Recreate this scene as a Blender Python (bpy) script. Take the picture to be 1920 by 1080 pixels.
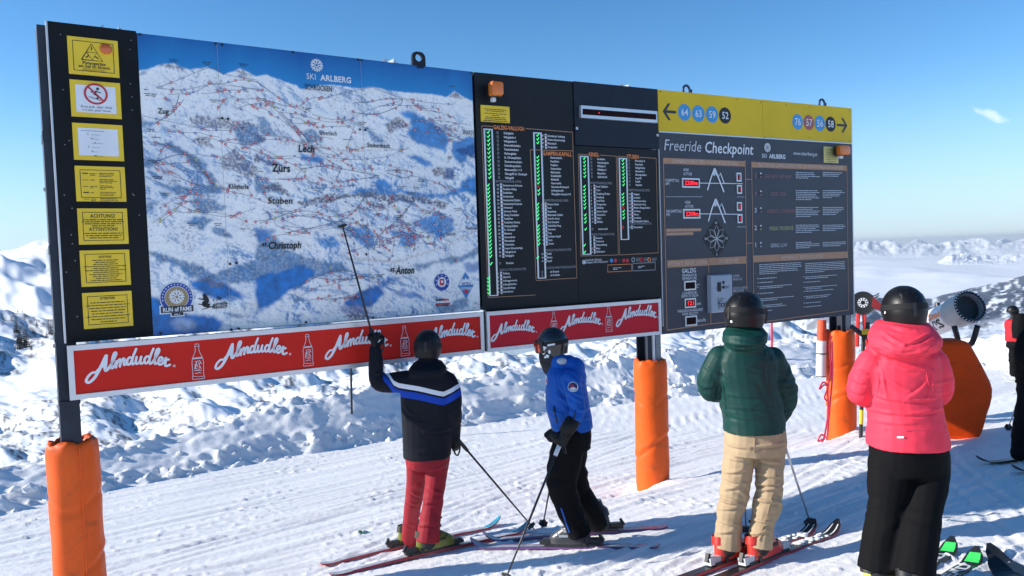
import bpy, math, random
import numpy as np
from mathutils import Vector, Matrix
random.seed(7); np.random.seed(7)
for o in list(bpy.data.objects): bpy.data.objects.remove(o)
SC = bpy.context.scene; COL = SC.collection
R = math.radians
# ------------------------------------------------------------------ camera
F, PT, RL, CZ = 1444.78, R(2.6161), R(1.8999), 2.53
_c, _s = math.cos(RL), math.sin(RL)
_rt = np.array([1, 0, 0.]); _up = np.array([0, math.sin(PT), math.cos(PT)]); FWD = np.array([0, math.cos(PT), -math.sin(PT)])
CR = _c*_rt - _s*_up; CU = _s*_rt + _c*_up
CAM0 = np.array([0, 0, CZ])
cam = bpy.data.cameras.new('camera'); co = bpy.data.objects.new('camera', cam); COL.objects.link(co)
m = Matrix.Identity(4)
for i in range(3): m[i][0] = CR[i]; m[i][1] = CU[i]; m[i][2] = -FWD[i]; m[i][3] = CAM0[i]
co.matrix_world = m
cam.sensor_width = 36; cam.lens = 36*F/1920; cam.clip_start = .05; cam.clip_end = 60000
SC.camera = co
# ------------------------------------------------------------------ sky, sun, exposure
SUN_AZ, SUN_EL = R(86), R(22)           # light travels towards +x, +y (azimuth from the view axis)
wd = bpy.data.worlds.new('World'); SC.world = wd; wd.use_nodes = True
nt = wd.node_tree; nt.nodes.clear()
wo = nt.nodes.new('ShaderNodeOutputWorld'); bg = nt.nodes.new('ShaderNodeBackground'); sky = nt.nodes.new('ShaderNodeTexSky')
sky.sky_type = 'NISHITA'; sky.sun_disc = False; sky.sun_elevation = SUN_EL
sky.sun_rotation = SUN_AZ + math.pi       # sun stands opposite to where the light travels
sky.altitude = 2200; sky.air_density = 1.0; sky.dust_density = 0.05; sky.ozone_density = 1.6
bg.inputs[1].default_value = 0.138
hsv = nt.nodes.new('ShaderNodeHueSaturation'); hsv.inputs['Saturation'].default_value = 1.30; nt.links.new(sky.outputs[0], hsv.inputs['Color']); 
def _n(t, **k):
    q = nt.nodes.new('ShaderNode'+t)
    for a, b in k.items(): setattr(q, a, b)
    return q
_tc = _n('TexCoord'); _sx = _n('SeparateXYZ'); nt.links.new(_tc.outputs['Generated'], _sx.inputs[0])
_mr = _n('MapRange', interpolation_type='SMOOTHSTEP'); _mr.inputs[1].default_value = -.02; _mr.inputs[2].default_value = .20; _mr.inputs[3].default_value = .80; _mr.inputs[4].default_value = 0
nt.links.new(_sx.outputs[2], _mr.inputs[0]); _mx = _n('MixRGB'); _mx.inputs[2].default_value = (2.3, 3.4, 4.7, 1)     # pale air low over the horizon, all round
nt.links.new(_mr.outputs[0], _mx.inputs[0]); nt.links.new(hsv.outputs[0], _mx.inputs[1])
# one small wisp of cloud
_d0 = FWD+CR*(1860-960)/F+CU*(540-218)/F; _d0 = _d0/np.linalg.norm(_d0); _a = CR*.84-CU*.54; _b = CR*.54+CU*.84
def _dot(v, k):
    q = _n('VectorMath', operation='DOT_PRODUCT'); nt.links.new(_tc.outputs['Generated'], q.inputs[0]); q.inputs[1].default_value = tuple(v); r = _n('Math', operation='SUBTRACT'); nt.links.new(q.outputs['Value'], r.inputs[0]); r.inputs[1].default_value = float(np.dot(v, _d0)); p = _n('Math', operation='MULTIPLY'); nt.links.new(r.outputs[0], p.inputs[0]); p.inputs[1].default_value = k; s2 = _n('Math', operation='POWER'); ab = _n('Math', operation='ABSOLUTE'); nt.links.new(p.outputs[0], ab.inputs[0]); nt.links.new(ab.outputs[0], s2.inputs[0]); s2.inputs[1].default_value = 2; return s2
_s2 = _n('Math', operation='ADD'); nt.links.new(_dot(_a, 55).outputs[0], _s2.inputs[0]); nt.links.new(_dot(_b, 190).outputs[0], _s2.inputs[1])
_nz = _n('TexNoise'); _nz.inputs['Scale'].default_value = 90; _nz.inputs['Detail'].default_value = 6; nt.links.new(_tc.outputs['Generated'], _nz.inputs['Vector'])
_ad = _n('Math', operation='MULTIPLY_ADD'); nt.links.new(_nz.outputs['Fac'], _ad.inputs[0]); _ad.inputs[1].default_value = -2.4; nt.links.new(_s2.outputs[0], _ad.inputs[2])
_m2 = _n('MapRange', interpolation_type='SMOOTHSTEP'); _m2.inputs[1].default_value = -.05; _m2.inputs[2].default_value = -1.3; _m2.inputs[3].default_value = 0; _m2.inputs[4].default_value = .5; nt.links.new(_ad.outputs[0], _m2.inputs[0])
_fr = _n('VectorMath', operation='DOT_PRODUCT'); nt.links.new(_tc.outputs['Generated'], _fr.inputs[0]); _fr.inputs[1].default_value = tuple(_d0); _gt = _n('Math', operation='GREATER_THAN'); nt.links.new(_fr.outputs['Value'], _gt.inputs[0]); _gt.inputs[1].default_value = .9
_mm = _n('Math', operation='MULTIPLY'); nt.links.new(_m2.outputs[0], _mm.inputs[0]); nt.links.new(_gt.outputs[0], _mm.inputs[1])
_mx2 = _n('MixRGB'); _mx2.inputs[2].default_value = (6, 6.4, 6.8, 1); nt.links.new(_mm.outputs[0], _mx2.inputs[0]); nt.links.new(_mx.outputs[0], _mx2.inputs[1]); nt.links.new(_mx2.outputs[0], bg.inputs[0]); nt.links.new(bg.outputs[0], wo.inputs[0])
sl = bpy.data.lights.new('sun', 'SUN'); sl.energy = 4.8; sl.angle = R(.53); sl.color = (1, .945, .86)
so = bpy.data.objects.new('sun', sl); COL.objects.link(so)
_tr = Vector((math.sin(SUN_AZ)*math.cos(SUN_EL), math.cos(SUN_AZ)*math.cos(SUN_EL), -math.sin(SUN_EL)))
so.rotation_euler = _tr.to_track_quat('-Z', 'Y').to_euler()
so.location = (-20, -6, 15)
vs = SC.view_settings; vs.view_transform = 'Standard'; vs.look = 'None'; vs.gamma = 1; vs.exposure = 0.50; vs.use_curve_mapping = False
# ------------------------------------------------------------------ numpy noise
_P = np.random.RandomState(3).permutation(256); _P = np.concatenate([_P, _P, _P])
_GA = np.random.RandomState(4).rand(256)*2*np.pi; _GX, _GY = np.cos(_GA), np.sin(_GA)
def pn(x, y, seed=0):
    x = np.asarray(x, float)+seed*17.31; y = np.asarray(y, float)-seed*9.77
    xi = np.floor(x).astype(int); yi = np.floor(y).astype(int); xf = x-xi; yf = y-yi
    u = xf*xf*xf*(xf*(xf*6-15)+10); v = yf*yf*yf*(yf*(yf*6-15)+10)
    def g(a, b, dx, dy):
        h = _P[(_P[a & 255]+b) & 255]; return _GX[h]*dx+_GY[h]*dy
    n00 = g(xi, yi, xf, yf); n10 = g(xi+1, yi, xf-1, yf); n01 = g(xi, yi+1, xf, yf-1); n11 = g(xi+1, yi+1, xf-1, yf-1)
    return (n00*(1-u)+n10*u)*(1-v)+(n01*(1-u)+n11*u)*v*1.0
def fbm(x, y, o=4, seed=0, gain=.5, ridged=False):
    a, t, f = 1., 0., 1.
    for i in range(o):
        n = pn(x*f, y*f, seed+i*3)
        t = t + a*((1-2.2*np.abs(n)) if ridged else n); a *= gain; f *= 2.03
    return t
def sstep(a, b, x):
    t = np.clip((np.asarray(x, float)-a)/(b-a), 0, 1); return t*t*(3-2*t)
# ------------------------------------------------------------------ photograph geometry: rays, board plane, ground
def ray(x, y):
    d = FWD+CR*(x-960)/F+CU*(540-y)/F; return d/d[1]
def Wd(x, y, dep):                         # world point on a sight line at depth dep
    return CAM0+ray(x, y)*dep
P0 = np.array([-2.9398, 5.05]); T1 = .9933; T2 = T1+.0636; S3 = 3.1944
def _dn(t): return np.array([math.sin(t), math.cos(t)]), np.array([math.cos(t), -math.sin(t)])
D1, N1 = _dn(T1); D2, N2 = _dn(T2); PS = P0+S3*D1
def BP(x, y, d=0.):                        # -> s along the board, v height over the camera, depth
    r = ray(x, y)
    for o, D, N, a in ((P0, D1, N1, 0), (PS, D2, N2, S3)):
        q = o+N*d; t = (q@N)/(r[:2]@N); h = r[:2]*t; s = (h-q)@D+a
        if a == 0 and s > S3: continue
        return s, r[2]*t, t
def B(s, v, d=0.):                         # board coordinates -> world
    if s <= S3: h = P0+s*D1+N1*d
    else: h = PS+(s-S3)*D2+N2*d
    return np.array([h[0], h[1], CZ+v])
def Bn(sv, d):                             # many points at once, (n,2)
    sv = np.asarray(sv, float); s = sv[:, 0:1]; l = s <= S3
    h = np.where(l, P0+s*D1+N1*d, PS+(s-S3)*D2+N2*d)
    return np.hstack([h, CZ+sv[:, 1:2]])
def gz0(x, y):                             # smooth ground height
    p = (np.asarray(x)-P0[0])*N1[0]+(np.asarray(y)-P0[1])*N1[1]
    return np.where(p > 0, .13*p, .035*p) + .14*sstep(-.1, .35, p)
def GH(x, y):                              # sight line -> ground point
    r = ray(x, y); lo, hi = 1., 60.
    for i in range(60):
        t = (lo+hi)/2; p = CAM0+r*t
        if p[2] > gz0(p[0], p[1]): lo = t
        else: hi = t
    return CAM0+r*t
# ------------------------------------------------------------------ objects
ORG = {}
def tag(o, label=None, cat=None, group=None, kind=None):
    if label: o['label'] = label
    if cat: o['category'] = cat
    if group: o['group'] = group
    if kind: o['kind'] = kind
    return o
def thing(name, label, cat, loc, group=None):
    o = bpy.data.objects.new(name, None); COL.objects.link(o); o.location = loc; o.empty_display_size = .1
    ORG[o.name] = np.array(loc, float); return tag(o, label, cat, group)
def mk(name, V, Fc, mat, parent=None, smooth=False, kind=None, loc=None, label=None, split=None):
    V = np.asarray(V, float).reshape(-1, 3)
    org = ORG[parent.name] if parent is not None else np.array(loc if loc is not None else (0, 0, 0), float)
    me = bpy.data.meshes.new(name); me.from_pydata((V-org).tolist(), [], [tuple(int(i) for i in f) for f in Fc]); me.update()
    o = bpy.data.objects.new(name, me); COL.objects.link(o)
    if parent is not None: o.parent = parent
    else: o.location = org
    ORG[o.name] = org
    if mat is not None: me.materials.append(mat)
    if smooth:
        me.polygons.foreach_set('use_smooth', [True]*len(me.polygons))
        if split:
            bm_smooth_by_angle(me, split)
    if kind: o['kind'] = kind
    if label: o['label'] = label
    return o
def bm_smooth_by_angle(me, ang):
    import bmesh
    b = bmesh.new(); b.from_mesh(me)
    for e in b.edges:
        if len(e.link_faces) == 2 and e.calc_face_angle(0) > ang: e.smooth = False
    b.to_mesh(me); b.free()
class MB:                                  # collects simple shapes into one mesh
    def __init__(s): s.v = []; s.f = []
    def add(s, V, Fc):
        n = len(s.v); s.v.extend([tuple(map(float, p)) for p in V]); s.f.extend([tuple(n+i for i in f) for f in Fc]); return s
    def box(s, c, hx, hy, hz, ax=None, ay=None, az=None):
        ax = np.array(ax if ax is not None else (1, 0, 0), float); ay = np.array(ay if ay is not None else (0, 1, 0), float); az = np.array(az if az is not None else (0, 0, 1), float)
        c = np.array(c, float); V = [c+i*hx*ax+j*hy*ay+k*hz*az for i in (-1, 1) for j in (-1, 1) for k in (-1, 1)]
        return s.add(V, [(0, 1, 3, 2), (4, 6, 7, 5), (0, 4, 5, 1), (2, 3, 7, 6), (0, 2, 6, 4), (1, 5, 7, 3)])
    def bb(s, s0, s1, v0, v1, d0, d1):     # box in board coordinates
        V = [B(a, b, c) for a in (s0, s1) for b in (v0, v1) for c in (d0, d1)]
        return s.add(V, [(0, 1, 3, 2), (4, 6, 7, 5), (0, 4, 5, 1), (2, 3, 7, 6), (0, 2, 6, 4), (1, 5, 7, 3)])
    def tube(s, path, rad, n=8, cap=True, flat=None):
        path = [np.array(p, float) for p in path]; rad = rad if hasattr(rad, '__len__') else [rad]*len(path)
        rings = []; up = None
        for i, p in enumerate(path):
            t = path[min(i+1, len(path)-1)]-path[max(i-1, 0)]; t = t/(np.linalg.norm(t)+1e-9)
            if up is None:
                up = np.array([0, 0, 1.]) if abs(t[2]) < .9 else np.array([1., 0, 0])
            a = np.cross(t, up); a /= np.linalg.norm(a)+1e-9; b = np.cross(a, t); up = b
            r = rad[i]; ra, rb = (r if hasattr(r, '__len__') else (r, r))
            rings.append([p+a*ra*math.cos(k*2*math.pi/n)+b*rb*math.sin(k*2*math.pi/n) for k in range(n)])
        return s.loft(rings, cap)
    def loft(s, rings, cap=True, closed=True):
        n = len(rings[0]); V = [p for r in rings for p in r]; Fc = []
        for i in range(len(rings)-1):
            for k in range(n if closed else n-1):
                k2 = (k+1) % n; Fc.append((i*n+k, i*n+k2, (i+1)*n+k2, (i+1)*n+k))
        if cap: Fc.append(tuple(range(n-1, -1, -1))); Fc.append(tuple((len(rings)-1)*n+k for k in range(n)))
        return s.add(V, Fc)
    def build(s, name, mat, parent=None, **k): return mk(name, s.v, s.f, mat, parent, **k)
# ------------------------------------------------------------------ materials
def node(nt, t, **k):
    n = nt.nodes.new('ShaderNode'+t)
    for a, b in k.items(): setattr(n, a, b)
    return n
MATS = {}
def mat(name, col, rough=.5, metal=0, var=.08, vscale=8., bump=0., bscale=60., spec=.5, emit=None, estr=0., coat=0., sheen=0., attr=None, wear=0.):
    if name in MATS: return MATS[name]
    M = bpy.data.materials.new(name); M.use_nodes = True; nt = M.node_tree; b = nt.nodes['Principled BSDF']; L = nt.links
    b.inputs['Roughness'].default_value = rough; b.inputs['Metallic'].default_value = metal
    b.inputs['Specular IOR Level'].default_value = spec; b.inputs['Coat Weight'].default_value = coat; b.inputs['Sheen Weight'].default_value = sheen
    if emit: b.inputs['Emission Color'].default_value = (*emit, 1); b.inputs['Emission Strength'].default_value = estr
    tc = node(nt, 'TexCoord'); nz = node(nt, 'TexNoise'); nz.inputs['Scale'].default_value = vscale; nz.inputs['Detail'].default_value = 5
    L.new(tc.outputs['Object'], nz.inputs['Vector'])
    hs = node(nt, 'HueSaturation'); mr = node(nt, 'MapRange')
    mr.inputs[1].default_value = .3; mr.inputs[2].default_value = .7; mr.inputs[3].default_value = 1-var; mr.inputs[4].default_value = 1+var
    L.new(nz.outputs['Fac'], mr.inputs[0]); L.new(mr.outputs[0], hs.inputs['Value'])
    if attr:
        at = node(nt, 'Attribute', attribute_name=attr); L.new(at.outputs['Color'], hs.inputs['Color'])
    else: hs.inputs['Color'].default_value = (*col, 1)
    if wear:                                # scuffs and grime with a shape of their own
        n3 = node(nt, 'TexNoise'); n3.inputs['Scale'].default_value = 7; n3.inputs['Detail'].default_value = 9; n3.inputs['Roughness'].default_value = .7; n3.inputs['Distortion'].default_value = .6; L.new(tc.outputs['Object'], n3.inputs['Vector'])
        m3 = node(nt, 'MapRange'); m3.inputs[1].default_value = .55; m3.inputs[2].default_value = .72; m3.inputs[3].default_value = 0; m3.inputs[4].default_value = wear; L.new(n3.outputs['Fac'], m3.inputs[0])
        mx = node(nt, 'MixRGB'); mx.inputs[2].default_value = (col[0]*.35, col[1]*.45+.01, col[2]*.5+.015, 1); L.new(m3.outputs[0], mx.inputs[0]); L.new(hs.outputs[0], mx.inputs[1]); L.new(mx.outputs[0], b.inputs['Base Color'])
    else: L.new(hs.outputs[0], b.inputs['Base Color'])
    rr = node(nt, 'MapRange'); rr.inputs[3].default_value = max(0, rough-.08); rr.inputs[4].default_value = min(1, rough+.08)
    L.new(nz.outputs['Fac'], rr.inputs[0]); L.new(rr.outputs[0], b.inputs['Roughness'])
    if bump:
        n2 = node(nt, 'TexNoise'); n2.inputs['Scale'].default_value = bscale; n2.inputs['Detail'].default_value = 6
        L.new(tc.outputs['Object'], n2.inputs['Vector']); bp = node(nt, 'Bump'); bp.inputs['Strength'].default_value = bump; bp.inputs['Distance'].default_value = .01
        L.new(n2.outputs['Fac'], bp.inputs['Height']); L.new(bp.outputs[0], b.inputs['Normal'])
    MATS[name] = M; return M
def rgb(r, g, b):                          # sRGB bytes -> linear
    return tuple(((c/255)/12.92 if c/255 < .04045 else ((c/255+.055)/1.055)**2.4) for c in (r, g, b))
# ================================================================== SETTING
def snow_mat(name, col, b1=(25., .35, .02), b2=(140., .3, .006), attr=None, rough=.6, sss=0.):
    M = bpy.data.materials.new(name); M.use_nodes = True; nt = M.node_tree; b = nt.nodes['Principled BSDF']; L = nt.links
    b.inputs['Roughness'].default_value = rough; b.inputs['Specular IOR Level'].default_value = .25; b.inputs['Base Color'].default_value = (*col, 1)
    tc = node(nt, 'TexCoord'); prev = None
    if attr:
        at = node(nt, 'Attribute', attribute_name=attr); L.new(at.outputs['Color'], b.inputs['Base Color'])
    for sc, st, ds in (b1, b2):
        nz = node(nt, 'TexNoise'); nz.inputs['Scale'].default_value = sc; nz.inputs['Detail'].default_value = 7; nz.inputs['Roughness'].default_value = .62
        L.new(tc.outputs['Object'], nz.inputs['Vector'])
        bp = node(nt, 'Bump'); bp.inputs['Strength'].default_value = st; bp.inputs['Distance'].default_value = ds
        L.new(nz.outputs['Fac'], bp.inputs['Height'])
        if prev: L.new(prev.outputs[0], bp.inputs['Normal'])
        prev = bp
    L.new(prev.outputs[0], b.inputs['Normal']); return M
M_PISTE = snow_mat('piste_snow', (.89, .88, .865), (16., .3, .03), (120., .55, .008))
M_BANK = snow_mat('bank_snow', (.89, .885, .875), (9., .15, .05), (55., .4, .010))
M_HILL = snow_mat('hill_snow', (.86, .88, .9), (.15, .08, 1.2), (2.5, .10, .08), attr='Col', rough=.75)
M_FARM = snow_mat('mountain_snow', (.86, .88, .9), (.004, .4, 60.), (.02, .4, 15.), attr='Col', rough=.8)
def grid_faces(nu, nv):
    i = np.arange(nu-1)[:, None]*nv+np.arange(nv-1)[None, :]; i = i.ravel()
    return np.stack([i, i+1, i+nv+1, i+nv], 1)
def grid_obj(name, V, nu, nv, M, kind=None, colr=None, flip=False, smooth=True):
    Fc = grid_faces(nu, nv)
    if flip: Fc = Fc[:, ::-1]
    me = bpy.data.meshes.new(name); V = np.ascontiguousarray(V.reshape(-1, 3), dtype=np.float32)
    me.vertices.add(len(V)); me.vertices.foreach_set('co', V.ravel())
    me.loops.add(Fc.size); me.loops.foreach_set('vertex_index', np.ascontiguousarray(Fc, dtype=np.int32).ravel())
    me.polygons.add(len(Fc)); me.polygons.foreach_set('loop_start', np.arange(0, Fc.size, 4, dtype=np.int32))
    me.polygons.foreach_set('use_smooth', np.full(len(Fc), smooth)); me.update(calc_edges=True); me.validate()
    if colr is not None:
        a = me.color_attributes.new('Col', 'FLOAT_COLOR', 'POINT'); c = np.ones((len(V), 4), np.float32); c[:, :3] = colr.reshape(-1, 3); a.data.foreach_set('color', c.ravel())
    me.materials.append(M); o = bpy.data.objects.new(name, me); COL.objects.link(o); ORG[o.name] = np.zeros(3)
    if kind: o['kind'] = kind
    return o
# ---- piste: ski tracks run roughly along the board, broken and uneven
_tA = R(54); _tx, _ty = math.sin(_tA), math.cos(_tA)
SKITR = [(-1.6, 6.0, R(30), .02), (-.6, 7.2, R(62), -.02), (.9, 5.0, R(78), .015), (2.2, 6.6, R(40), .0), (-2.2, 7.5, R(48), .01), (1.4, 9.0, R(66), -.01), (3.2, 4.6, R(15), .02), (5.5, 8.0, R(80), .01), (0., 4.2, R(70), -.02)]
def groundrel(x, y):
    u = x*_tx+y*_ty; w = x*_ty-y*_tx + .05*np.sin(u*.35) + .06*pn(u*.22, 0*u+w0(x, y)*.4, 5)
    h = .022*fbm(x*.35, y*.35, 3, 1)
    tr = .015*pn(u*.22, w*5.5, 2)+.011*pn(u*.3, w*12, 3)
    k = np.clip(pn(u*.35, w*2.2, 9)*2.2+.25, 0, 1)
    rid = (1-np.abs(pn(u*.16, w*8.5, 11))*2.2); h = h+tr+.021*np.clip(rid-.5, 0, 1)*2*k
    # a few diagonal slip marks
    a2 = R(18); w2 = x*math.cos(a2)-y*math.sin(a2); u2 = x*math.sin(a2)+y*math.cos(a2)
    k2 = np.clip(pn(u2*.5, w2*1.2, 21)*3-1.0, 0, 1); h = h - .006*k2*np.clip(1-np.abs(pn(u2*.1, w2*10, 23))*5, 0, 1)
    for (qx, qy, qa, cv) in SKITR:            # pairs of grooves left by skis
        ca, sa = math.cos(qa), math.sin(qa); uu = (x-qx)*sa+(y-qy)*ca; ww = (x-qx)*ca-(y-qy)*sa-cv*uu*uu
        for o in (-.13, .13):
            d_ = np.abs(ww-o-.02*np.sin(uu*1.7)); h = h-.007*np.exp(-(d_/.034)**4)+.005*np.exp(-((d_-.062)/.016)**2)
    for s_p in (.06, 5.27, 8.32):             # snow piled against the posts
        q = B(s_p, 0, -.165); rr_ = np.hypot(x-q[0], y-q[1]); h = h+.075*np.exp(-(np.clip(rr_-.12, 0, 9)/.16)**2)*(1+.5*pn(x*7, y*7, 45))
    # loose crumbs of snow
    cr = np.clip(pn(x*16, y*16, 31)-.22, 0, 1)*np.clip(pn(x*1.3, y*1.3, 33)*2+.35, 0, 1); h = h+.07*cr+.005*pn(x*30, y*30, 37)
    return h
def w0(x, y): return x*_ty-y*_tx
def gz(x, y):
    x = np.asarray(x, float); y = np.asarray(y, float)
    return gz0(x, y)+groundrel(x, y)
FOOT = [(-420, 1085), (-150, 1012), (0, 965), (191, 925), (372, 890), (513, 866), (672, 835), (780, 815), (870, 802), (1024, 776), (1112, 764), (1195, 755), (1258, 746), (1314, 741), (1500, 708), (1600, 700), (1750, 692), (1882, 690), (2100, 690), (2400, 690)]
CRST = [(-420, 930), (-150, 898), (0, 880), (191, 846), (372, 800), (513, 765), (672, 733), (780, 722), (870, 712), (960, 690), (1024, 682), (1112, 681), (1195, 671), (1258, 662), (1314, 655), (1500, 642), (1600, 643), (1750, 640), (1860, 638), (1920, 624), (2100, 615), (2400, 610)]
_bf = np.array([GH(*q)[:2] for q in FOOT]); _ba = np.arctan2(_bf[:, 0], _bf[:, 1]); _br = np.hypot(_bf[:, 0], _bf[:, 1])
az = np.concatenate([np.linspace(-180, -58, 14)[:-1], np.linspace(-58, 58, 660), np.linspace(58, 180, 14)[1:]])*math.pi/180
rr = np.concatenate([[.05, 1., 2.], np.geomspace(2.6, 11, 390), np.geomspace(11.05, 24, 60), [28, 34]])
A_, R_ = np.meshgrid(az, rr, indexing='ij'); X = R_*np.sin(A_); Y = R_*np.cos(A_)
Z = gz(X, Y)
rbk = np.interp(A_, _ba, _br); Z = Z-np.clip(R_-rbk-1.9, 0, 12)*.75*np.where(np.abs(A_) < 1.2, 1, 0)
tag(grid_obj('piste_snow', np.stack([X, Y, Z], -1), len(az), len(rr), M_PISTE, 'structure', flip=True))
# ---- snow bank pushed up behind the board
FOOT = [(-420, 1085), (-150, 1012), (0, 965), (191, 925), (372, 890), (513, 866), (672, 835), (780, 815), (870, 802), (1024, 776), (1112, 764), (1195, 755), (1258, 746), (1314, 741), (1500, 708), (1600, 700), (1750, 692), (1882, 690), (2100, 690), (2400, 690)]
CRST = [(-420, 930), (-150, 898), (0, 880), (191, 846), (372, 800), (513, 765), (672, 733), (780, 722), (870, 712), (960, 690), (1024, 682), (1112, 681), (1195, 671), (1258, 662), (1314, 655), (1500, 642), (1600, 643), (1750, 640), (1860, 638), (1920, 624), (2100, 615), (2400, 610)]
fx = np.array([GH(*q)[:2] for q in FOOT])
nb = 520; ti = np.linspace(0, len(fx)-1, nb)
def smooth_interp(ti, arr):
    a = np.interp(ti, range(len(arr)), arr); k = np.ones(25)/25; return np.convolve(np.pad(a, 12, mode='edge'), k, 'valid')
bxs = smooth_interp(ti, fx[:, 0]); bys = smooth_interp(ti, fx[:, 1])
tx = np.gradient(bxs); ty = np.gradient(bys); l = np.hypot(tx, ty); tx /= l; ty /= l
nxb, nyb = -ty, tx                                      # away from the camera
WB = 1.0
pxs = np.array([960+F*((x*CR[0]+y*CR[1])/(y*FWD[1]+(-2)*FWD[2])) for x, y in zip(bxs, bys)])
cz = []
for i in range(nb):
    cx, cy = bxs[i]+nxb[i]*WB, bys[i]+nyb[i]*WB
    px = 960+F*(cx*CR[0]+cy*CR[1]-1.6*CR[2])/(cx*FWD[0]+cy*FWD[1]-1.6*FWD[2]); py = np.interp(px, [c[0] for c in CRST], [c[1] for c in CRST])
    cz.append((CAM0+ray(px, py)*cy)[2])
cz = np.array(cz); cz = np.convolve(np.pad(cz, 6, mode='edge'), np.ones(13)/13, 'valid')
al = np.cumsum(np.hypot(np.gradient(bxs), np.gradient(bys)))
wv = np.concatenate([np.linspace(-.5, 2.6, 110), np.linspace(2.7, 9, 26)])
AL, WV = np.meshgrid(al, wv, indexing='ij')
wob = .22*pn(AL*.5, 0*AL, 41)+.1*pn(AL*1.6, 0*AL, 42)
Xb = bxs[:, None]+nxb[:, None]*WV; Yb = bys[:, None]+nyb[:, None]*WV
g0 = gz0(Xb, Yb); w_ = WV+wob
prof = sstep(-.08, .40, w_)*.38+.62*sstep(.15, WB, w_)
Zb = g0-.07*(w_ < -.1)-.02+(cz[:, None]-gz0(bxs+nxb*WB, bys+nyb*WB)[:, None])*prof
lump = fbm(AL*.8, WV*.8, 2, 51, .4)*.09+fbm(AL*7, WV*7, 4, 55, .6)*.014
chunk = (np.clip(pn(AL*5.2, WV*5.2, 61)-.14, 0, .22)*.40+np.clip(pn(AL*11, WV*11, 63)-.12, 0, .2)*.26)*(1-.85*sstep(.2, .45, w_))
env = sstep(-.12, .2, w_)
crestn = sstep(WB-.35, WB-.05, w_)*(1-sstep(WB+.3, WB+1.2, w_))
Zb = Zb+env*(lump+chunk)+crestn*(.14*np.abs(fbm(AL*2.6, WV*2.6, 3, 71, .5))+.09*np.clip(fbm(AL*8, WV*8, 3, 73, .55), -.1, 1)+.02*pn(AL*22, WV*22, 75))
Zb = Zb-(np.clip(w_-WB-.2, 0, 9)**1.1)*.62*(1+.3*pn(AL*.3, WV*.3, 77))
tag(grid_obj('snow_bank', np.stack([Xb, Yb, Zb], -1), nb, len(wv), M_BANK, 'structure', flip=True))
# clods broken off the bank
mb = MB(); rnd = random.Random(5)
ico = [(0, 0, 1), (.9, 0, .35), (.28, .85, .35), (-.72, .52, .35), (-.72, -.52, .35), (.28, -.85, .35), (.72, .52, -.4), (-.28, .85, -.4), (-.9, 0, -.4), (-.28, -.85, -.4), (.72, -.52, -.4)]
icf = [(0, 1, 2), (0, 2, 3), (0, 3, 4), (0, 4, 5), (0, 5, 1), (1, 6, 2), (2, 6, 7), (2, 7, 3), (3, 7, 8), (3, 8, 4), (4, 8, 9), (4, 9, 5), (5, 9, 10), (5, 10, 1), (1, 10, 6), (6, 10, 9, 8, 7)]
for k in range(330):
    i = rnd.randrange(20, nb-20); w = abs(rnd.gauss(.05, .22))-.12 if rnd.random() < .7 else rnd.uniform(.2, 1.5)
    s = .012+.085*rnd.random()**3.4
    x, y = bxs[i]+nxb[i]*w, bys[i]+nyb[i]*w; j = min(range(len(wv)), key=lambda q: abs(wv[q]-w)); z = Zb[i, j]
    an = rnd.random()*6.28; ca, sa = math.cos(an), math.sin(an); sx, sy, sz = s*rnd.uniform(.7, 1.5), s*rnd.uniform(.6, 1.1), s*rnd.uniform(.5, .95)
    mb.add([(x+(px*sx*ca-py*sy*sa)*(1+rnd.uniform(-.2, .2)), y+(px*sx*sa+py*sy*ca), z+pz*sz+s*.15) for px, py, pz in ico], icf)
tag(mb.build('snow_clods', M_BANK, kind='stuff'), 'crumbled snow clods along the foot of the snow bank', 'snow')
# ---- hillside and valley seen past the bank
SKY = [(-900, 500), (-300, 474), (0, 466), (40, 461), (70, 451), (88, 447), (150, 436), (260, 432), (420, 470), (560, 560), (650, 640), (760, 662), (860, 668), (1000, 662), (1120, 640), (1240, 600), (1400, 575), (1560, 562), (1620, 556), (1700, 566), (1760, 556), (1820, 540), (1880, 528), (1960, 505), (2300, 470), (2900, 450)]
RAD = [(-900, 1500), (0, 1300), (300, 1000), (560, 600), (760, 200), (1000, 160), (1200, 260), (1500, 900), (1700, 2200), (1920, 2400), (2900, 2400)]
BOT = [(-900, 1010), (0, 930), (190, 890), (513, 800), (760, 740), (960, 712), (1200, 695), (1500, 668), (1750, 662), (1920, 655), (2900, 640)]
pxg = np.linspace(-900, 2900, 900); nt_ = 330; tt = np.linspace(0, 1, nt_)
sy_ = np.interp(pxg, *zip(*SKY)); ry_ = np.interp(pxg, *zip(*RAD)); by_ = np.interp(pxg, *zip(*BOT))
ry_ = np.convolve(np.pad(ry_, 20, mode='edge'), np.ones(41)/41, 'valid')
sy_ = sy_+ (2.2*fbm(pxg*.035, 0*pxg, 4, 81))*np.where(pxg < 560, 1, .8)
rs = np.array([ray(a, b) for a, b in zip(pxg, sy_)]); rb = np.array([ray(a, b) for a, b in zip(pxg, by_)])
hs = np.hypot(rs[:, 0], 1); es = rs[:, 2]/hs; hb = np.hypot(rb[:, 0], 1); eb = rb[:, 2]/hb; azg = np.arctan2(rs[:, 0], 1)
r0 = (np.interp(azg, _ba, _br)+6.5)[:, None]; r0[:] = np.convolve(np.pad(r0[:, 0], 15, mode='edge'), np.ones(31)/31, 'valid')[:, None]
RR = r0*(ry_[:, None]/r0)**tt[None, :]
bend = tt[None, :]**np.where(pxg < 700, .85, 1.0)[:, None]
EE = eb[:, None]+(es-eb)[:, None]*bend
XH = RR*np.sin(azg)[:, None]; YH = RR*np.cos(azg)[:, None]
LR = np.log(RR)*9; AZ = azg[:, None]*26+0*RR
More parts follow.
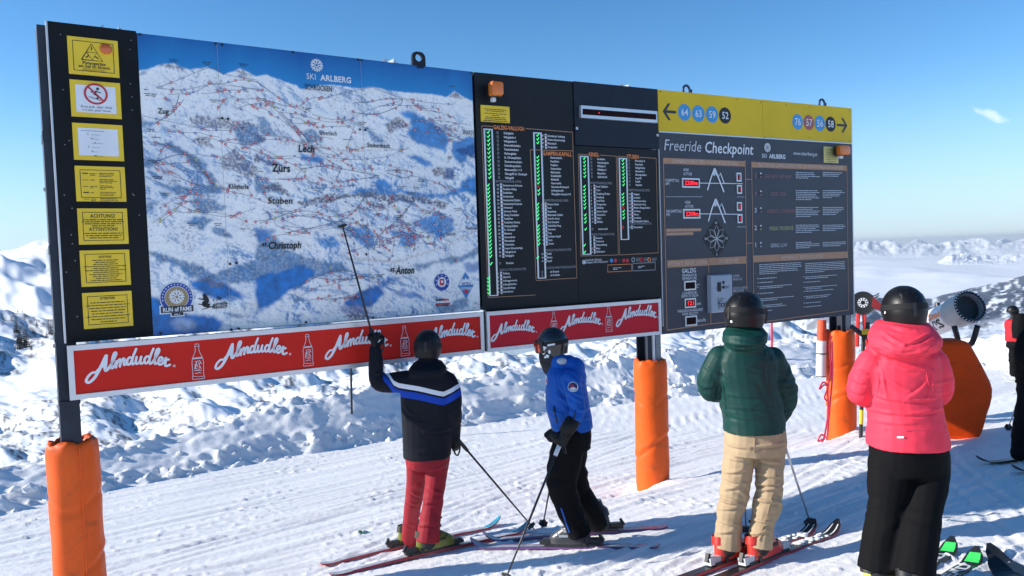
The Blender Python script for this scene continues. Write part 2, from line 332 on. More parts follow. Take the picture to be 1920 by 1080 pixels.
w1 = fbm(AZ*.42+.12*LR, LR*.17-.1*AZ, 4, 91, .42); w2 = fbm(AZ*1.7, LR*1.5, 5, 95, .58)
fade = sstep(0, .02, tt)[None, :]*(1-.75*sstep(.93, 1., tt))[None, :]
left = (1-sstep(450, 750, pxg))[:, None]; right = sstep(1450, 1650, pxg)[:, None]
PYh = by_[:, None]+(sy_-by_)[:, None]*bend; PXh = pxg[:, None]+0*PYh
lob = 14*fbm(PXh/60, PYh/40, 3, 97)+.10*PXh                   # bands of smooth snow and broken ground follow the slope
bandL = np.interp(PYh+lob, [430, 500, 560, 580, 690, 715, 745, 775, 900], [.10, .10, .16, .75, .80, .15, .15, .9, .8])
rough_zone = np.clip(np.where(PXh < 150, bandL, np.where(PXh < 900, .8, .6))+.5*pn(PXh/90, PYh/45, 99), .06, 1)
ZH = CZ+RR*EE+RR*fade*(.042*w1*(1-.85*right)+.0013*w2*rough_zone*(1-.6*right)+.0005*fbm(PXh/13, PYh/7, 4, 101, .6)*rough_zone)
streak = fbm(PXh/26+PYh/30, PYh/8-PXh/34, 5, 105, .64); clump = fbm(PXh/70, PYh/30, 3, 107)
rockm = np.clip((rough_zone-.30)*2.4, 0, 1)*sstep(.05, .22, streak+.6*clump)
rockm = np.clip(rockm*(.35+.65*sstep(-.2, .25, fbm(PXh/7, PYh/4, 3, 109, .6))), 0, 1)*.95
# dark wooded, rocky flank on the far right side of the valley
forest = right*sstep(-.10, .12, fbm(PXh/22+PYh/18, PYh/16-PXh/40, 5, 113, .6)+.16)*sstep(.38, .55, tt+.05*np.sin(pxg/40)[:, None]*1.)
colr = np.array([.80, .825, .86])[None, None]*(1-rockm[..., None])+np.array([.06, .065, .08])[None, None]*rockm[..., None]
colr = colr*(1-forest[..., None]*.92)+np.array([.028, .040, .075])[None, None]*forest[..., None]*.92
# smooth groomed run on the hillside
run = np.exp(-((pxg[:, None]-372-30*np.sin(tt*9)[None, :])/38.)**2)*(sstep(.0, .05, tt)*(1-sstep(.30, .42, tt)))[None, :]
colr = colr*(1-run[..., None])+np.array([.88, .89, .92])*run[..., None]
HV = np.stack([XH, YH, ZH], -1)
tag(grid_obj('hillside_terrain', HV, len(pxg), nt_, M_HILL, 'structure', colr=colr, flip=True))
def hill_point(px, py):                   # where a sight line meets the hillside
    i = int(np.argmin(abs(pxg-px))); r = ray(px, py); e = r[2]/np.hypot(r[0], 1)
    ev = (ZH[i]-CZ)/RR[i]; j = int(np.argmin(abs(ev-e))); return HV[i, j]
# ---- sea of cloud filling the valley
azc = np.linspace(-1.1, 1.15, 360); rc = np.geomspace(1400, 20000, 150); AC, RC = np.meshgrid(azc, rc, indexing='ij')
XC = RC*np.sin(AC); YC = RC*np.cos(AC)
ZC = -200+32*fbm(XC/1500, YC/2600, 5, 121, .55)+np.clip(fbm(XC/700, YC/1500, 4, 127), 0, 1)*38
M_CLOUD = bpy.data.materials.new('cloud_white'); M_CLOUD.use_nodes = True; nt = M_CLOUD.node_tree; b = nt.nodes['Principled BSDF']
b.inputs['Base Color'].default_value = (.86, .88, .92, 1); b.inputs['Roughness'].default_value = 1; b.inputs['Specular IOR Level'].default_value = 0
at = node(nt, 'Attribute', attribute_name='Col'); nt.links.new(at.outputs['Fac'], b.inputs['Alpha'])
edge = sstep(1500, 3300, RC+900*fbm(XC/500, YC/800, 4, 131, .55))
tag(grid_obj('cloud_sea', np.stack([XC, YC, ZC], -1), len(azc), len(rc), M_CLOUD, 'stuff', colr=np.repeat(edge[..., None], 3, -1), flip=True), 'sea of white cloud filling the valley below the peaks', 'cloud')
# ---- distant snow peaks standing out of the cloud
def range_mesh(name, label, r0, r1, base, height, seed, a0=.1, a1=1.0, jag=1.0, pts=None):
    aa = np.linspace(a0, a1, 620); rr = np.linspace(r0, r1, 60); A, Rr = np.meshgrid(aa, rr, indexing='ij')
    t = (Rr-r0)/(r1-r0); ridge = np.clip(fbm(A*26, t*1.6, 5, seed, .52, True)*.38+.34*pn(A*11, 0*A, seed+7)+.20*pn(A*31, 0*A, seed+9)+.30, .0, 1.3)
    hp = np.interp(A, *zip(*pts)) if pts else 1.
    Zr = base+height*hp*ridge*np.sin(np.clip(t, 0, 1)*math.pi)**.8
    X, Y = Rr*np.sin(A), Rr*np.cos(A)
    rk = sstep(.05, .5, fbm(A*140, t*14, 4, seed+31, .6))*sstep(base, base+height*.5, Zr)*.75
    c = np.array([.84, .87, .91])*(1-rk[..., None])+np.array([.25, .27, .32])*rk[..., None]
    return tag(grid_obj(name, np.stack([X, Y, Zr], -1), len(aa), len(rr), M_FARM, None, colr=c, flip=True), label, 'mountain range')
tag(range_mesh('mountain_range', 'jagged snowy mountain range along the horizon above the cloud sea', 9500, 12000, -205, 205, 141), kind='structure')
tag(range_mesh('mountain_range', 'lower white peaks rising out of the cloud sea', 6800, 7900, -222, 215, 161, .50, .72, pts=[(.50, 0), (.52, .5), (.60, .35), (.62, .75), (.66, .9), (.69, .5), (.72, 0)]), kind='structure')
# ---- air: even haze round the whole place
hb_ = MB(); hb_.box((4000, 12000, -380), 16000, 14500, 425); hz = hb_.build('haze', None, kind='stuff')
tag(hz, 'thin blue haze in the air over the valley', 'haze')
M_HZ = bpy.data.materials.new('haze_air'); M_HZ.use_nodes = True; nt = M_HZ.node_tree; nt.nodes.remove(nt.nodes['Principled BSDF'])
pv = node(nt, 'VolumePrincipled'); pv.inputs['Color'].default_value = (.93, .965, 1., 1); pv.inputs['Density'].default_value = 8.5e-5; pv.inputs['Anisotropy'].default_value = .2
nt.links.new(pv.outputs[0], nt.nodes['Material Output'].inputs['Volume']); hz.data.materials.append(M_HZ)
# ---- conifers scattered over the hillside
M_CON = mat('conifer_needles', (.028, .04, .034), .9, var=.3, vscale=1.)
M_BARK = mat('conifer_bark', (.06, .045, .035), .9)
def conifer(p, h, seed):
    r = random.Random(seed); t = thing('pine_tree', '', 'tree', tuple(p), 'dark conifers on the snowy hillside'); c = MB(); p = np.array(p)
    tr = MB().tube([p-(0, 0, .3), p+(0, 0, h*.5), p+(0, 0, h*.96)], [h*.03, h*.02, h*.004], 6); tr.build('trunk', M_BARK, t)
    nl = 9
    for k in range(nl):
        f = k/(nl-1); zb = h*(.08+.84*f); rad = h*(.24*(1-f)**.8+.02); nbr = max(5, int(11*(1-f)+5))
        for q in range(nbr):
            a = q/nbr*6.283+r.uniform(-.3, .3)+k; L = rad*r.uniform(.65, 1.15); w = L*.34; d = np.array([math.cos(a), math.sin(a), 0]); s_ = np.array([-d[1], d[0], 0])
            b0 = p+np.array([0, 0, zb+h*.05]); b1 = b0+d*L-np.array([0, 0, L*.45]); mid = b0+d*L*.6-np.array([0, 0, L*.12])
            c.add([b0, mid+s_*w, b1, mid-s_*w, mid+np.array([0, 0, -L*.25])], [(0, 1, 2, 3), (0, 4, 1), (1, 4, 2), (2, 4, 3), (3, 4, 0)])
    c.build('crown', M_CON, t); return t
TREES = [(14, 601, 9, 'leftmost dark conifer on the hillside, alone at the picture edge'), (25, 598, 12, 'conifer second from the left edge on the hillside'), (38, 605, 9, 'small conifer above the dense tree clump'), (20, 618, 13, 'conifer just left of the dense clump'), (24, 634, 10, 'conifer at the lower left of the dense clump'), (36, 600, 11, 'slim conifer near the top of the tree group'), (23, 690-40, 11, 'conifer on the left flank of the clump'), (26, 640, 12, 'tall conifer in the left of the dense clump'), (33, 640, 14, 'tallest conifer in the middle of the dense clump'), (30, 647, 12, 'front conifer of the dense clump'), (39, 645, 12, 'conifer on the right flank of the dense clump'), (86, 620, 11, 'lone conifer close to the board post'), (99, 640, 10, 'conifer half beside the board post'), (78, 632, 7, 'little conifer left of the lone one by the board'), (45, 655, 6, 'tiny conifer below the dense clump'), (60, 608, 5, 'tiny conifer between the clump and the lone tree')]
for k, (x, y, hpx, lab) in enumerate(TREES):
    p = hill_point(x, y+hpx*.6); d = math.hypot(p[0], p[1]); t = conifer(p, hpx*2.0*d/F, k); t['label'] = lab
# ---- lift pylon and fence stakes beyond the bank
M_STEEL = mat('galvanised_steel', (.42, .43, .45), .45, .8)
def pylon(px, ytop, ybot, dist, label):
    a, b = Wd(px, ytop, dist), Wd(px, ybot, dist); h = a[2]-b[2]; t = thing('lift_pylon', label, 'pylon', tuple(b)); w = h*.16
    for sx in (-1, 1):
        for sy in (-1, 1):
            MB().tube([b+(sx*w, sy*w, 0), a+(sx*w*.4, sy*w*.4, 0)], h*.014, 5).build('leg', M_STEEL, t)
    br = MB(); n = 7
    for k in range(n):
        f0, f1 = k/n, (k+1)/n; w0_, w1_ = w*(1-.6*f0), w*(1-.6*f1)
        for (sx, sy, ex, ey) in ((-1, -1, 1, -1), (1, -1, 1, 1), (1, 1, -1, 1), (-1, 1, -1, -1)):
            br.tube([b+(sx*w0_, sy*w0_, h*f0), b+(ex*w1_, ey*w1_, h*f1)], h*.008, 4); br.tube([b+(ex*w0_, ey*w0_, h*f0), b+(sx*w1_, sy*w1_, h*f1)], h*.008, 4)
    br.build('bracing', M_STEEL, t)
    MB().box(a+(0, 0, h*.02), w*2, w*.25, h*.03).build('crossarm', M_STEEL, t)
pylon(913, 640, 688, 150, 'small grey lattice pylon far behind the board, below the red banner')
# ================================================================== LETTERING AND FLAT SHAPES ON THE BOARD
_GC = {}; _CAP = None
def _tmesh(st, bold):
    cu = bpy.data.curves.new('t', 'FONT'); cu.body = st; cu.size = 1; cu.resolution_u = 2; cu.offset = bold
    o = bpy.data.objects.new('t', cu); COL.objects.link(o); dg = bpy.context.evaluated_depsgraph_get(); dg.update()
    me = bpy.data.meshes.new_from_object(o.evaluated_get(dg)); V = np.array([v.co[:2] for v in me.vertices]).reshape(-1, 2); Fc = [tuple(p.vertices) for p in me.polygons]
    bpy.data.objects.remove(o); bpy.data.curves.remove(cu); bpy.data.meshes.remove(me); return V, Fc
def glyph(c, bold=0.):
    k = (c, bold)
    if k not in _GC:
        V, Fc = _tmesh(c, bold) if c != ' ' else (np.zeros((0, 2)), [])
        a = _tmesh('|'+c+'|', 0)[0][:, 0].max()-_tmesh('||', 0)[0][:, 0].max(); _GC[k] = (V, Fc, a)
    return _GC[k]
CAPH = _tmesh('H', 0)[0][:, 1].max()
class TX:                                   # flat print in board coordinates
    def __init__(s): s.p = []; s.f = []; s.dd = []; s.k = 0
    def add(s, P, Fc, lay=None):
        n = len(s.p); s.p.extend([tuple(q) for q in P]); s.f.extend([tuple(n+i for i in f) for f in Fc]); s.dd.extend([0. if lay is None else lay]*len(P))
    def text(s, st, s0, v0, h, w=None, bold=0., shear=0., align='l', xs=1., rot=0., arch=None):
        sc = h/CAPH; x = 0; P = []; Fc = []
        for c in st:
            V, f, a = glyph(c, bold); n = len(P); P.extend([(p[0]+x, p[1]) for p in V]); Fc.extend([tuple(n+i for i in q) for q in f]); x += a+bold*.6
        if not P: return x*sc
        P = np.array(P); wid = x*sc*xs
        if w: xs = w/(x*sc); wid = w
        X = (P[:, 0]*xs+P[:, 1]*shear)*sc; Yv = P[:, 1]*sc
        if align == 'c': X -= wid/2
        if align == 'r': X -= wid
        if rot: X, Yv = X*math.cos(rot)-Yv*math.sin(rot), X*math.sin(rot)+Yv*math.cos(rot)
        s.add(np.stack([X+s0, Yv+v0], 1), Fc); return wid
    def rect(s, s0, v0, s1, v1, lay=None): s.add([(s0, v0), (s1, v0), (s1, v1), (s0, v1)], [(0, 1, 2, 3)], lay)
    def frame(s, s0, v0, s1, v1, w):
        s.rect(s0, v0, s1, v0+w); s.rect(s0, v1-w, s1, v1); s.rect(s0, v0+w, s0+w, v1-w); s.rect(s1-w, v0+w, s1, v1-w)
    def poly(s, pts, lay=None): s.add(pts, [tuple(range(len(pts)))], lay)
    def disc(s, c, v, r, n=14, ry=None): s.poly([(c+r*math.cos(k*2*math.pi/n), v+(ry or r)*math.sin(k*2*math.pi/n)) for k in range(n)])
    def ring(s, c, v, r0, r1, n=24):
        P = [(c+r*math.cos(k*2*math.pi/n), v+r*math.sin(k*2*math.pi/n)) for r in (r0, r1) for k in range(n)]; s.add(P, [(k, (k+1) % n, n+(k+1) % n, n+k) for k in range(n)])
    def line(s, pts, w, lay=None):          # ribbon with per-point width
        pts = np.asarray(pts, float); n = len(pts); w = np.broadcast_to(w, (n,)); t = np.gradient(pts, axis=0); t /= np.linalg.norm(t, axis=1)[:, None]+1e-12
        nn = np.stack([-t[:, 1], t[:, 0]], 1)*w[:, None]/2; s.k += 1
        s.add(np.vstack([pts+nn, pts-nn]), [(i, n+i, n+i+1, i+1) for i in range(n-1)], lay if lay is not None else (s.k % 9)*.00035)
    def T(s, st, x, y, hp, x1=None, d=0., **k):   # photograph coordinates of the baseline start
        a, v, dep = BP(x, y, d); h = hp*dep/F
        if x1 is not None: k['w'] = BP(x1, y, d)[0]-a
        return s.text(st, a, v, h, **k)
    def build(s, name, M, parent, d, **k):
        P = np.array(s.p, float).reshape(-1, 2); l = P[:, 0:1] <= S3; dd = (d+np.array(s.dd))[:, None]
        h = np.where(l, P0+P[:, 0:1]*D1+N1*dd, PS+(P[:, 0:1]-S3)*D2+N2*dd)
        k.setdefault('kind', 'stuff' if len(s.f) > 6 else None); return mk(name, np.hstack([h, CZ+P[:, 1:2]]), s.f, M, parent, **k)
def crom(pts, n=7):                         # smooth curve through points
    P = np.array(pts, float); P = np.vstack([2*P[0]-P[1], P, 2*P[-1]-P[-2]]); out = []
    for i in range(1, len(P)-2):
        for t in np.linspace(0, 1, n, endpoint=False):
            a, b, c, d = P[i-1], P[i], P[i+1], P[i+2]
            out.append(.5*((2*b)+(c-a)*t+(2*a-5*b+4*c-d)*t*t+(3*b-a-3*c+d)*t**3))
    return np.array(out+[P[-2]])
_gr = random.Random(11)
def greek(tx, s0, s1, v, h, gap, n, ragged=.35, center=False, dens=.62):   # lines of print too small to read
    for k in range(n):
        L = (s1-s0)*(1-ragged*_gr.random()**1.5 if k < n-1 else _gr.uniform(.3, .8)); a = s0+((s1-s0)-L)/2 if center else s0; e = a+L; vv = v-k*gap
        while a < e:
            w = min(h*_gr.uniform(1.2, 5), e-a); tx.rect(a, vv, a+w, vv+h*dens); a += w+h*.55
# ------------------------------------------------------------------ board materials
MK = dict(
 frame=mat('dark_board_frame', (.012, .016, .026), .5, 0, var=.2, spec=.25), black=mat('black_panel', (.010, .011, .013), .5, spec=.15, var=.25, vscale=3),
 lblack=mat('list_panel_black', (.012, .013, .016), .42, spec=.22, var=.25, vscale=2.), navy=mat('navy_panel', (.012, .016, .03), .45, spec=.25, var=.15),
 yel=mat('notice_yellow', (.88, .58, .025), .5, var=.05), ink=mat('print_black', (.012, .012, .012), .55), white=mat('print_white', (.8, .81, .84), .5, var=.04),
 red=mat('banner_red', (.66, .022, .014), .5, spec=.15, var=.06, vscale=2), alu=mat('aluminium_frame', (.62, .63, .66), .35, .55, var=.06), grey=mat('print_grey', (.34, .35, .38), .6),
 lgrey=mat('print_light_grey', (.62, .64, .68), .6), copper=mat('print_copper', (.48, .25, .14), .55), orange=mat('print_orange', (.80, .25, .07), .55), blue=mat('print_blue', (.03, .27, .66), .5),
 dkred=mat('print_dark_red', (.33, .04, .045), .5), hdr=mat('sign_yellow', (.80, .52, .025), .5, spec=.2, var=.07, vscale=2.), slate=mat('freeride_slate', (.058, .060, .078), .42, spec=.3, var=.12, vscale=2),
 tick=mat('led_green', (.05, .6, .15), .5, emit=(.06, .9, .22), estr=.75), led=mat('led_red', (.7, .02, .03), .5, emit=(1, .02, .04), estr=.9), ledoff=mat('led_window', (.016, .002, .004), .5, spec=.1), xred=mat('led_cross', (.4, .02, .02), .5, emit=(.8, .03, .03), estr=.25),
 gold=mat('print_gold', (.36, .26, .12), .5), rblue=mat('print_royal_blue', (.02, .06, .35), .5), pred=mat('print_red', (.6, .02, .04), .5), dark=mat('print_dark', (.03, .03, .035), .5), green=mat('print_green', (.3, .5, .05), .5), salmon=mat('print_salmon', (.36, .17, .18), .5), limey=mat('print_lime', (.5, .5, .2), .5), bolt=mat('zinc_bolt', (.5, .5, .5), .35, .9))
# ================================================================== BOARD STRUCTURE
ZT, ZB, ZM = 1.583, -.879, -.497
def beam(name, s0, s1, v0, v1, d0, d1, parent, M):   # H-section post
    b = MB(); t = .014
    b.bb(s0, s1, v0, v1, d1-t, d1); b.bb(s0, s1, v0, v1, d0, d0+t); sm = (s0+s1)/2; b.bb(sm-.006, sm+.006, v0, v1, d0+t+.001, d1-t-.001); return b.build(name, M, parent)
brd = thing('piste_map_board', 'huge roofless piste map board on steel posts with black notice panel and mountain panorama', 'board', B(1.6, -2.53, -.1))
M_POST = mat('post_steel', (.022, .03, .048), .5, 0, spec=.3, var=.25, vscale=5)
M_POSTG = mat('post_grey', (.24, .26, .28), .5, .3, var=.1)
ps0, ps1 = BP(117, 790, -.05)[0], BP(158, 790, -.05)[0]
p_ = MB().bb(ps0-.012, ps1-.02, -2.75, ZT-.006, -.24, -.048); p_.build('post', M_POST, brd)
# stiffener plates along the post
for v in (.86, .12, -.46): MB().bb(ps0-.016, ps0+.03, v-.03, v+.03, -.245, -.044).build('stiffener', M_POST, brd)
for v in (.52, -.52): MB().bb(ps0-.026, ps0-.012, v-.012, v+.012, -.15, -.125).build('bolt', MK['bolt'], brd)
sB = BP(256, 61)[0]
MB().bb(0, sB-.003, ZM, ZT+.01, -.04, .004).build('notice_panel', MK['black'], brd)
MB().bb(-.012, -.001, ZM, ZT+.012, -.042, .008).build('edge_strip', MK['alu'], brd)
MB().bb(.1, 3.19, ZM+.02, ZT-.02, -.10, -.043).build('back_frame', MK['frame'], brd)
MB().bb(sB, 3.168, ZM-.002, ZT, -.042, -.002).build('map_backing', MK['frame'], brd)
mb = MB()
for k in range(46): 
    a, b_ = _gr.uniform(.02, sB-.04), _gr.uniform(ZM+.05, ZT-.05)
    if not .09 < a < .43: mb.bb(a, a+.006, b_, b_+.004, .0042, .0062)
mb.build('rivets', MK['bolt'], brd, kind='stuff')
# ---- yellow notices
SG = [(125.1, 67.7, 129.5, 138.6), (130.2, 149.2, 134.7, 218.4), (135, 230.4, 139.5, 299.6), (140, 311, 144.3, 377.7), (144.8, 391, 148.5, 458.9), (149.6, 470, 153.3, 538), (153.3, 549.6, 157, 617)]
sg0 = BP(125.1, 67.7)[0]; sg1 = BP(220, 79)[0]
DN = .014
for i, (x, y, xb, yb) in enumerate(SG):
    v1 = BP(x, y)[1]; v0 = BP(xb, yb)[1]; n_ = MB().bb(sg0, sg1, v0, v1, .0045, DN).build('notice_sign', MK['yel'], brd)
    d = DN+.0022; h = v1-v0; w = sg1-sg0; cx = (sg0+sg1)/2; tx = TX()
    if i not in (1, 2): tx.frame(sg0+.028, v0+.024, sg1-.028, v1-.024, .0035)
    if i == 0:
        tx.text('Pistengeräte', cx, v0+.070, .019, w=w*.46, bold=.02, align='c'); tx.text('am Seil im Einsatz', cx, v0+.048, .018, w=w*.62, bold=.02, align='c')
        tx.text('Beware of the winch!', cx, v0+.036, .009, w=w*.42, align='c'); tx.text('Snow vehicle is running!', cx, v0+.027, .008, w=w*.48, align='c')
        a, b_ = cx-.01, v0+.098; q = .062
        tx.line([(a-q, b_), (a+q, b_), (a, b_+q*1.75), (a-q, b_)], .006, 0); tx.line([(a-q*.5, b_+q*.85), (a+q*.5, b_+q*.85), (a, b_+.004), (a-q*.5, b_+q*.85)], .004, .0003)
        tx.rect(a-.003, b_+q*1.1, a+.003, b_+q*1.45); tx.line([(a-q*.6, b_+.015), (a-q*.3, b_+.03)], .007); tx.line([(a+q*.25, b_+.03), (a+q*.6, b_+.014)], .007)
    if i in (1, 2):
        wp = TX(); wp.rect(sg0+.03, v0+.03, sg1-.03, v1-.03); wp.build('white_sheet', MK['white'], n_, DN+.0018); d = DN+.004
    if i == 1:
        a, b_ = cx, v0+.155; rg = TX(); rg.ring(a, b_, .058, .070, 32); rg.line([(a-.045, b_+.045), (a+.045, b_-.045)], .010, .0006); rg.build('prohibition_ring', MK['pred'], n_, DN+.0052)
        tx.disc(a+.012, b_+.034, .009); tx.line([(a+.006, b_+.02), (a-.012, b_), (a+.014, b_-.016), (a+.004, b_-.036)], .011); tx.line([(a-.04, b_-.02), (a+.03, b_-.042)], .004); tx.line([(a-.004, b_+.012), (a-.03, b_+.01)], .006); tx.line([(a+.008, b_+.014), (a+.03, b_+.01)], .006)
        tx.text('Es ist auch „dein“ Wald', cx, v0+.062, .014, w=w*.62, align='c'); tx.text('It is also „your“ forest', cx, v0+.041, .013, w=w*.56, align='c')
    if i == 2:
        greek(tx, cx-.10, cx+.10, v1-.05, .004, .02, 1, 0)
        for k in range(6): tx.disc(cx-.06+.02*(k % 3), v1-.07-.028*k, .004, 6); greek(tx, cx-.04, cx+.05+.02*(k % 2), v1-.075-.028*k, .003, .01, 1, .6)
    if i == 3:
        for k in range(5):
            b_ = v1-.052-.042*k; tx.rect(sg0+.042, b_, sg0+.075, b_+(.007 if k in (0, 3) else .003)); greek(tx, sg0+.085, sg0+.13, b_, .006, .01, 1 if k % 2 else 2); greek(tx, sg0+.14, sg1-.045, b_+.004, .006, .0105, 3)
    if i == 4:
        tx.text('ACHTUNG!', cx, v1-.062, .024, w=w*.5, bold=.015, align='c'); tx.text('ATTENTION!', cx, v0+.090, .022, w=w*.58, bold=.015, align='c')
        greek(tx, cx-.125, cx+.125, v1-.078, .009, .0135, 4, .25, True); greek(tx, cx-.125, cx+.125, v0+.070, .009, .015, 3, .25, True)
    if i == 5:
        tx.text('ACHTUNG', cx, v1-.052, .014, w=w*.26, bold=.02, align='c'); greek(tx, cx-.13, cx+.13, v1-.07, .0075, .0135, 11, .55, True)
    if i == 6:
        tx.text('ATTENTION', cx, v1-.050, .016, w=w*.3, bold=.02, align='c'); greek(tx, cx-.13, cx+.13, v1-.072, .0085, .0185, 8, .3, True)
    tx.build('lettering', MK['ink'], n_, d)
    if i == 0:
        a, b_ = BP(198, 93)[:2]
        db = MB()
        rings = []
        for r_, dd in ((.036, .0), (.036, .008), (.031, .013), (.018, .019), (.003, .021)):
            rings.append([B(a+r_*math.cos(k*math.pi/9), b_+r_*math.sin(k*math.pi/9), DN+.0005+dd) for k in range(18)])
        db.loft(rings).build('warning_lamp', mat('amber_lens', (.62, .13, .02), .25, var=.1, coat=.3), n_, smooth=True)
# ================================================================== THE PANORAMA PRINT
ms0, ms1 = sB+.002, 3.166
NU, NV = 470, 370
US, VS = np.meshgrid(np.linspace(ms0, ms1, NU), np.linspace(ZM+.002, ZT-.002, NV), indexing='ij')
def c1(p): return (p[0]/2.919+60, p[1]/2.919+30)
def c2(p): return (p[0]/2.7+60, p[1]/2.7+380)
def c3(p): return (p[0]/3.6+480, p[1]/3.6+60)
def c4(p): return (p[0]/3.6+480, p[1]/3.6+340)
def sv(pts): return np.array([BP(*p)[:2] for p in pts])
WX = .030*fbm(US*7, VS*9, 5, 201, .6)+.012*pn(US*45, VS*45, 203); WY = .030*fbm(US*9, VS*12, 5, 205, .6)+.012*pn(US*45, VS*45, 207)
def inside(P, warp=1.):
    x = US+WX*warp; y = VS+WY*warp; r = np.zeros(x.shape, bool); n = len(P)
    for i in range(n):
        (x0, y0), (x1, y1) = P[i], P[(i+1) % n]
        if y0 == y1: continue
        r ^= ((y0 > y) != (y1 > y)) & (x < (x1-x0)*(y-y0)/(y1-y0)+x0)
    return r.astype(float)
def blur(a, k):
    ker = np.hanning(2*k+3)[1:-1]; ker /= ker.sum()
    a = np.apply_along_axis(lambda m: np.convolve(np.pad(m, k, mode='edge'), ker, 'valid'), 0, a)
    return np.apply_along_axis(lambda m: np.convolve(np.pad(m, k, mode='edge'), ker, 'valid'), 1, a)
mcol = np.zeros((NU, NV, 3)); WHT = np.array([.95, .93, .90])
def slope_of(h): return np.gradient(h, axis=0)*NU/(ms1-ms0), np.gradient(h, axis=1)*NV/(ZT-ZM)
wu, wv2 = .10*fbm(US*2.2, VS*3, 3, 217), .07*fbm(US*2.2+5, VS*3, 3, 219)
relief = fbm((US+wu)*2.3+.5*VS, (VS+wv2)*4.4, 6, 211, .50, True)*.055; gx, gy = slope_of(relief); shade = np.clip(gx*1.5+gy*.55, -1, 1)
mcol[:] = WHT; zone_ = np.clip(fbm(US*1.7, VS*2.7, 3, 221)*1.6+.62, .12, 1)*(1-.45*sstep(.35, 1.1, VS)); sh = (np.clip(shade-.05, 0, 1)*zone_)[..., None]; sh = np.clip(sh*1.25, 0, 1)
mcol = mcol*(1-.72*sh)+np.array([.04, .30, .66])*.74*sh
dk = (np.clip(shade-.55, 0, 1)*zone_)[..., None]; mcol = mcol*(1-.9*dk)+np.array([.02, .07, .20])*.9*dk
rel2 = fbm(US*9+2*VS, VS*13, 5, 213, .58, True)*.014; g2, h2 = slope_of(rel2); s2_ = (np.clip(g2*1.2+h2*.5, 0, 1)*zone_)[..., None]; mcol = mcol*(1-.5*s2_)+np.array([.09, .22, .44])*.5*s2_
big = np.clip(fbm(US*1.5, VS*2.6, 4, 221)*1.5-.06, 0, 1)[..., None]; mcol = mcol*(1-.22*big)+np.array([.22, .37, .58])*.22*big
hatch = fbm(US*55+VS*30, VS*46-US*14, 3, 231, .6); fine = fbm(US*90, VS*70, 2, 235)
def patch(polys, col, conv, amt=.85, soft=3, tex=0., warp=1.):
    global mcol
    for P in polys:
        m = blur(inside(sv([conv(p) for p in P]), warp), soft)
        if tex: m = m*np.clip(1-tex+tex*2.2*np.clip(hatch+.35, 0, 1), 0, 1)
        g = (.82+.4*fbm(US*14, VS*14, 3, 239))[..., None]; m = np.clip(m*amt*1.15, 0, 1)[..., None]; mcol = mcol*(1-m)+np.array(col)*g*m
BL = (.006, .20, .60); BD = (.006, .08, .30); BM = (.018, .26, .66); BG = (.05, .21, .44)
patch([[(960, 540), (1040, 520), (1150, 590), (1260, 650), (1300, 720), (1280, 810), (1180, 770), (1080, 760), (1020, 700), (1060, 640), (1030, 590)], [(1330, 740), (1480, 700), (1490, 800), (1400, 880), (1320, 850)], [(290, 810), (380, 840), (470, 860), (440, 890), (330, 870)], [(1000, 820), (1100, 830), (1200, 900), (1130, 915), (1060, 870)], [(820, 990), (920, 1020), (930, 1060), (800, 1060)], [(1400, 1000), (1490, 960), (1490, 1090), (1380, 1090)]], BM, c3, .8)
patch([[(0, 690), (80, 715), (60, 745), (0, 745)], [(0, 815), (120, 885), (210, 900), (100, 905), (0, 855)], [(1280, 905), (1340, 925), (1330, 1000), (1260, 985)], [(1340, 800), (1480, 760), (1490, 850), (1400, 830)]], BD, c3, .8, 2, .3)
patch([[(720, 650), (800, 680), (880, 745), (800, 745)], [(310, 680), (400, 650), (440, 750), (340, 745)], [(0, 560), (60, 580), (140, 700), (40, 690)], [(0, 960), (90, 1000), (180, 1080), (0, 1080)]], BG, c3, .75, 2, .5)
patch([[(870, 620), (930, 580), (1000, 600), (1030, 655), (960, 640), (900, 690)], [(1180, 930), (1260, 910), (1290, 960), (1200, 975)], [(1290, 440), (1340, 398), (1400, 440), (1340, 455)], [(1290, 820), (1320, 850), (1290, 880)], [(0, 810), (40, 850), (20, 880), (0, 880)]], (.20, .14, .18), c3, .8, 1, .8)
patch([[(620, 70), (700, 40), (900, 50), (1090, 70), (1230, 100), (1330, 60), (1400, 40), (1510, 60), (1500, 120), (1420, 70), (1240, 118), (1000, 85), (850, 95), (700, 95)], [(870, 340), (960, 330), (1080, 350), (1060, 430), (960, 450), (980, 390)], [(1130, 240), (1250, 210), (1330, 250), (1340, 320), (1250, 385), (1160, 345), (1040, 270)], [(420, 390), (520, 370), (560, 440), (500, 455), (430, 430)], [(600, 320), (760, 300), (800, 400), (770, 465), (660, 400)]], BM, c4, .8, 2, .35)
patch([[(0, 320), (150, 380), (230, 470), (330, 500), (440, 540), (580, 560), (640, 600), (420, 650), (200, 690), (100, 700), (0, 720)], [(1080, 600), (1200, 560), (1400, 545), (1540, 470), (1540, 410), (1400, 500), (1200, 540), (1060, 570)], [(1180, 850), (1440, 780), (1440, 850), (1250, 895)]], BG, c4, .75, 3, .35)
patch([[(0, 650), (250, 590), (330, 575), (400, 605), (360, 665), (230, 735), (130, 825), (0, 875)], [(720, 735), (820, 710), (870, 760), (800, 830), (700, 850), (600, 830), (640, 780)]], BL, c4, .92, 3)
patch([[(560, 840), (680, 825), (760, 870), (700, 905), (590, 890)], [(600, 780), (720, 760), (640, 810)]], (.20, .21, .40), c4, .7, 3, .5)
patch([[(0, 310), (140, 330), (60, 420), (0, 400)], [(0, 870), (90, 840), (40, 890), (0, 900)], [(830, 680), (900, 650), (990, 640), (900, 700), (830, 745)], [(930, 740), (1060, 750), (1150, 800), (1050, 785), (940, 768)], [(1400, 560), (1540, 520), (1540, 600), (1450, 620)]], BL, c4, .6, 3)
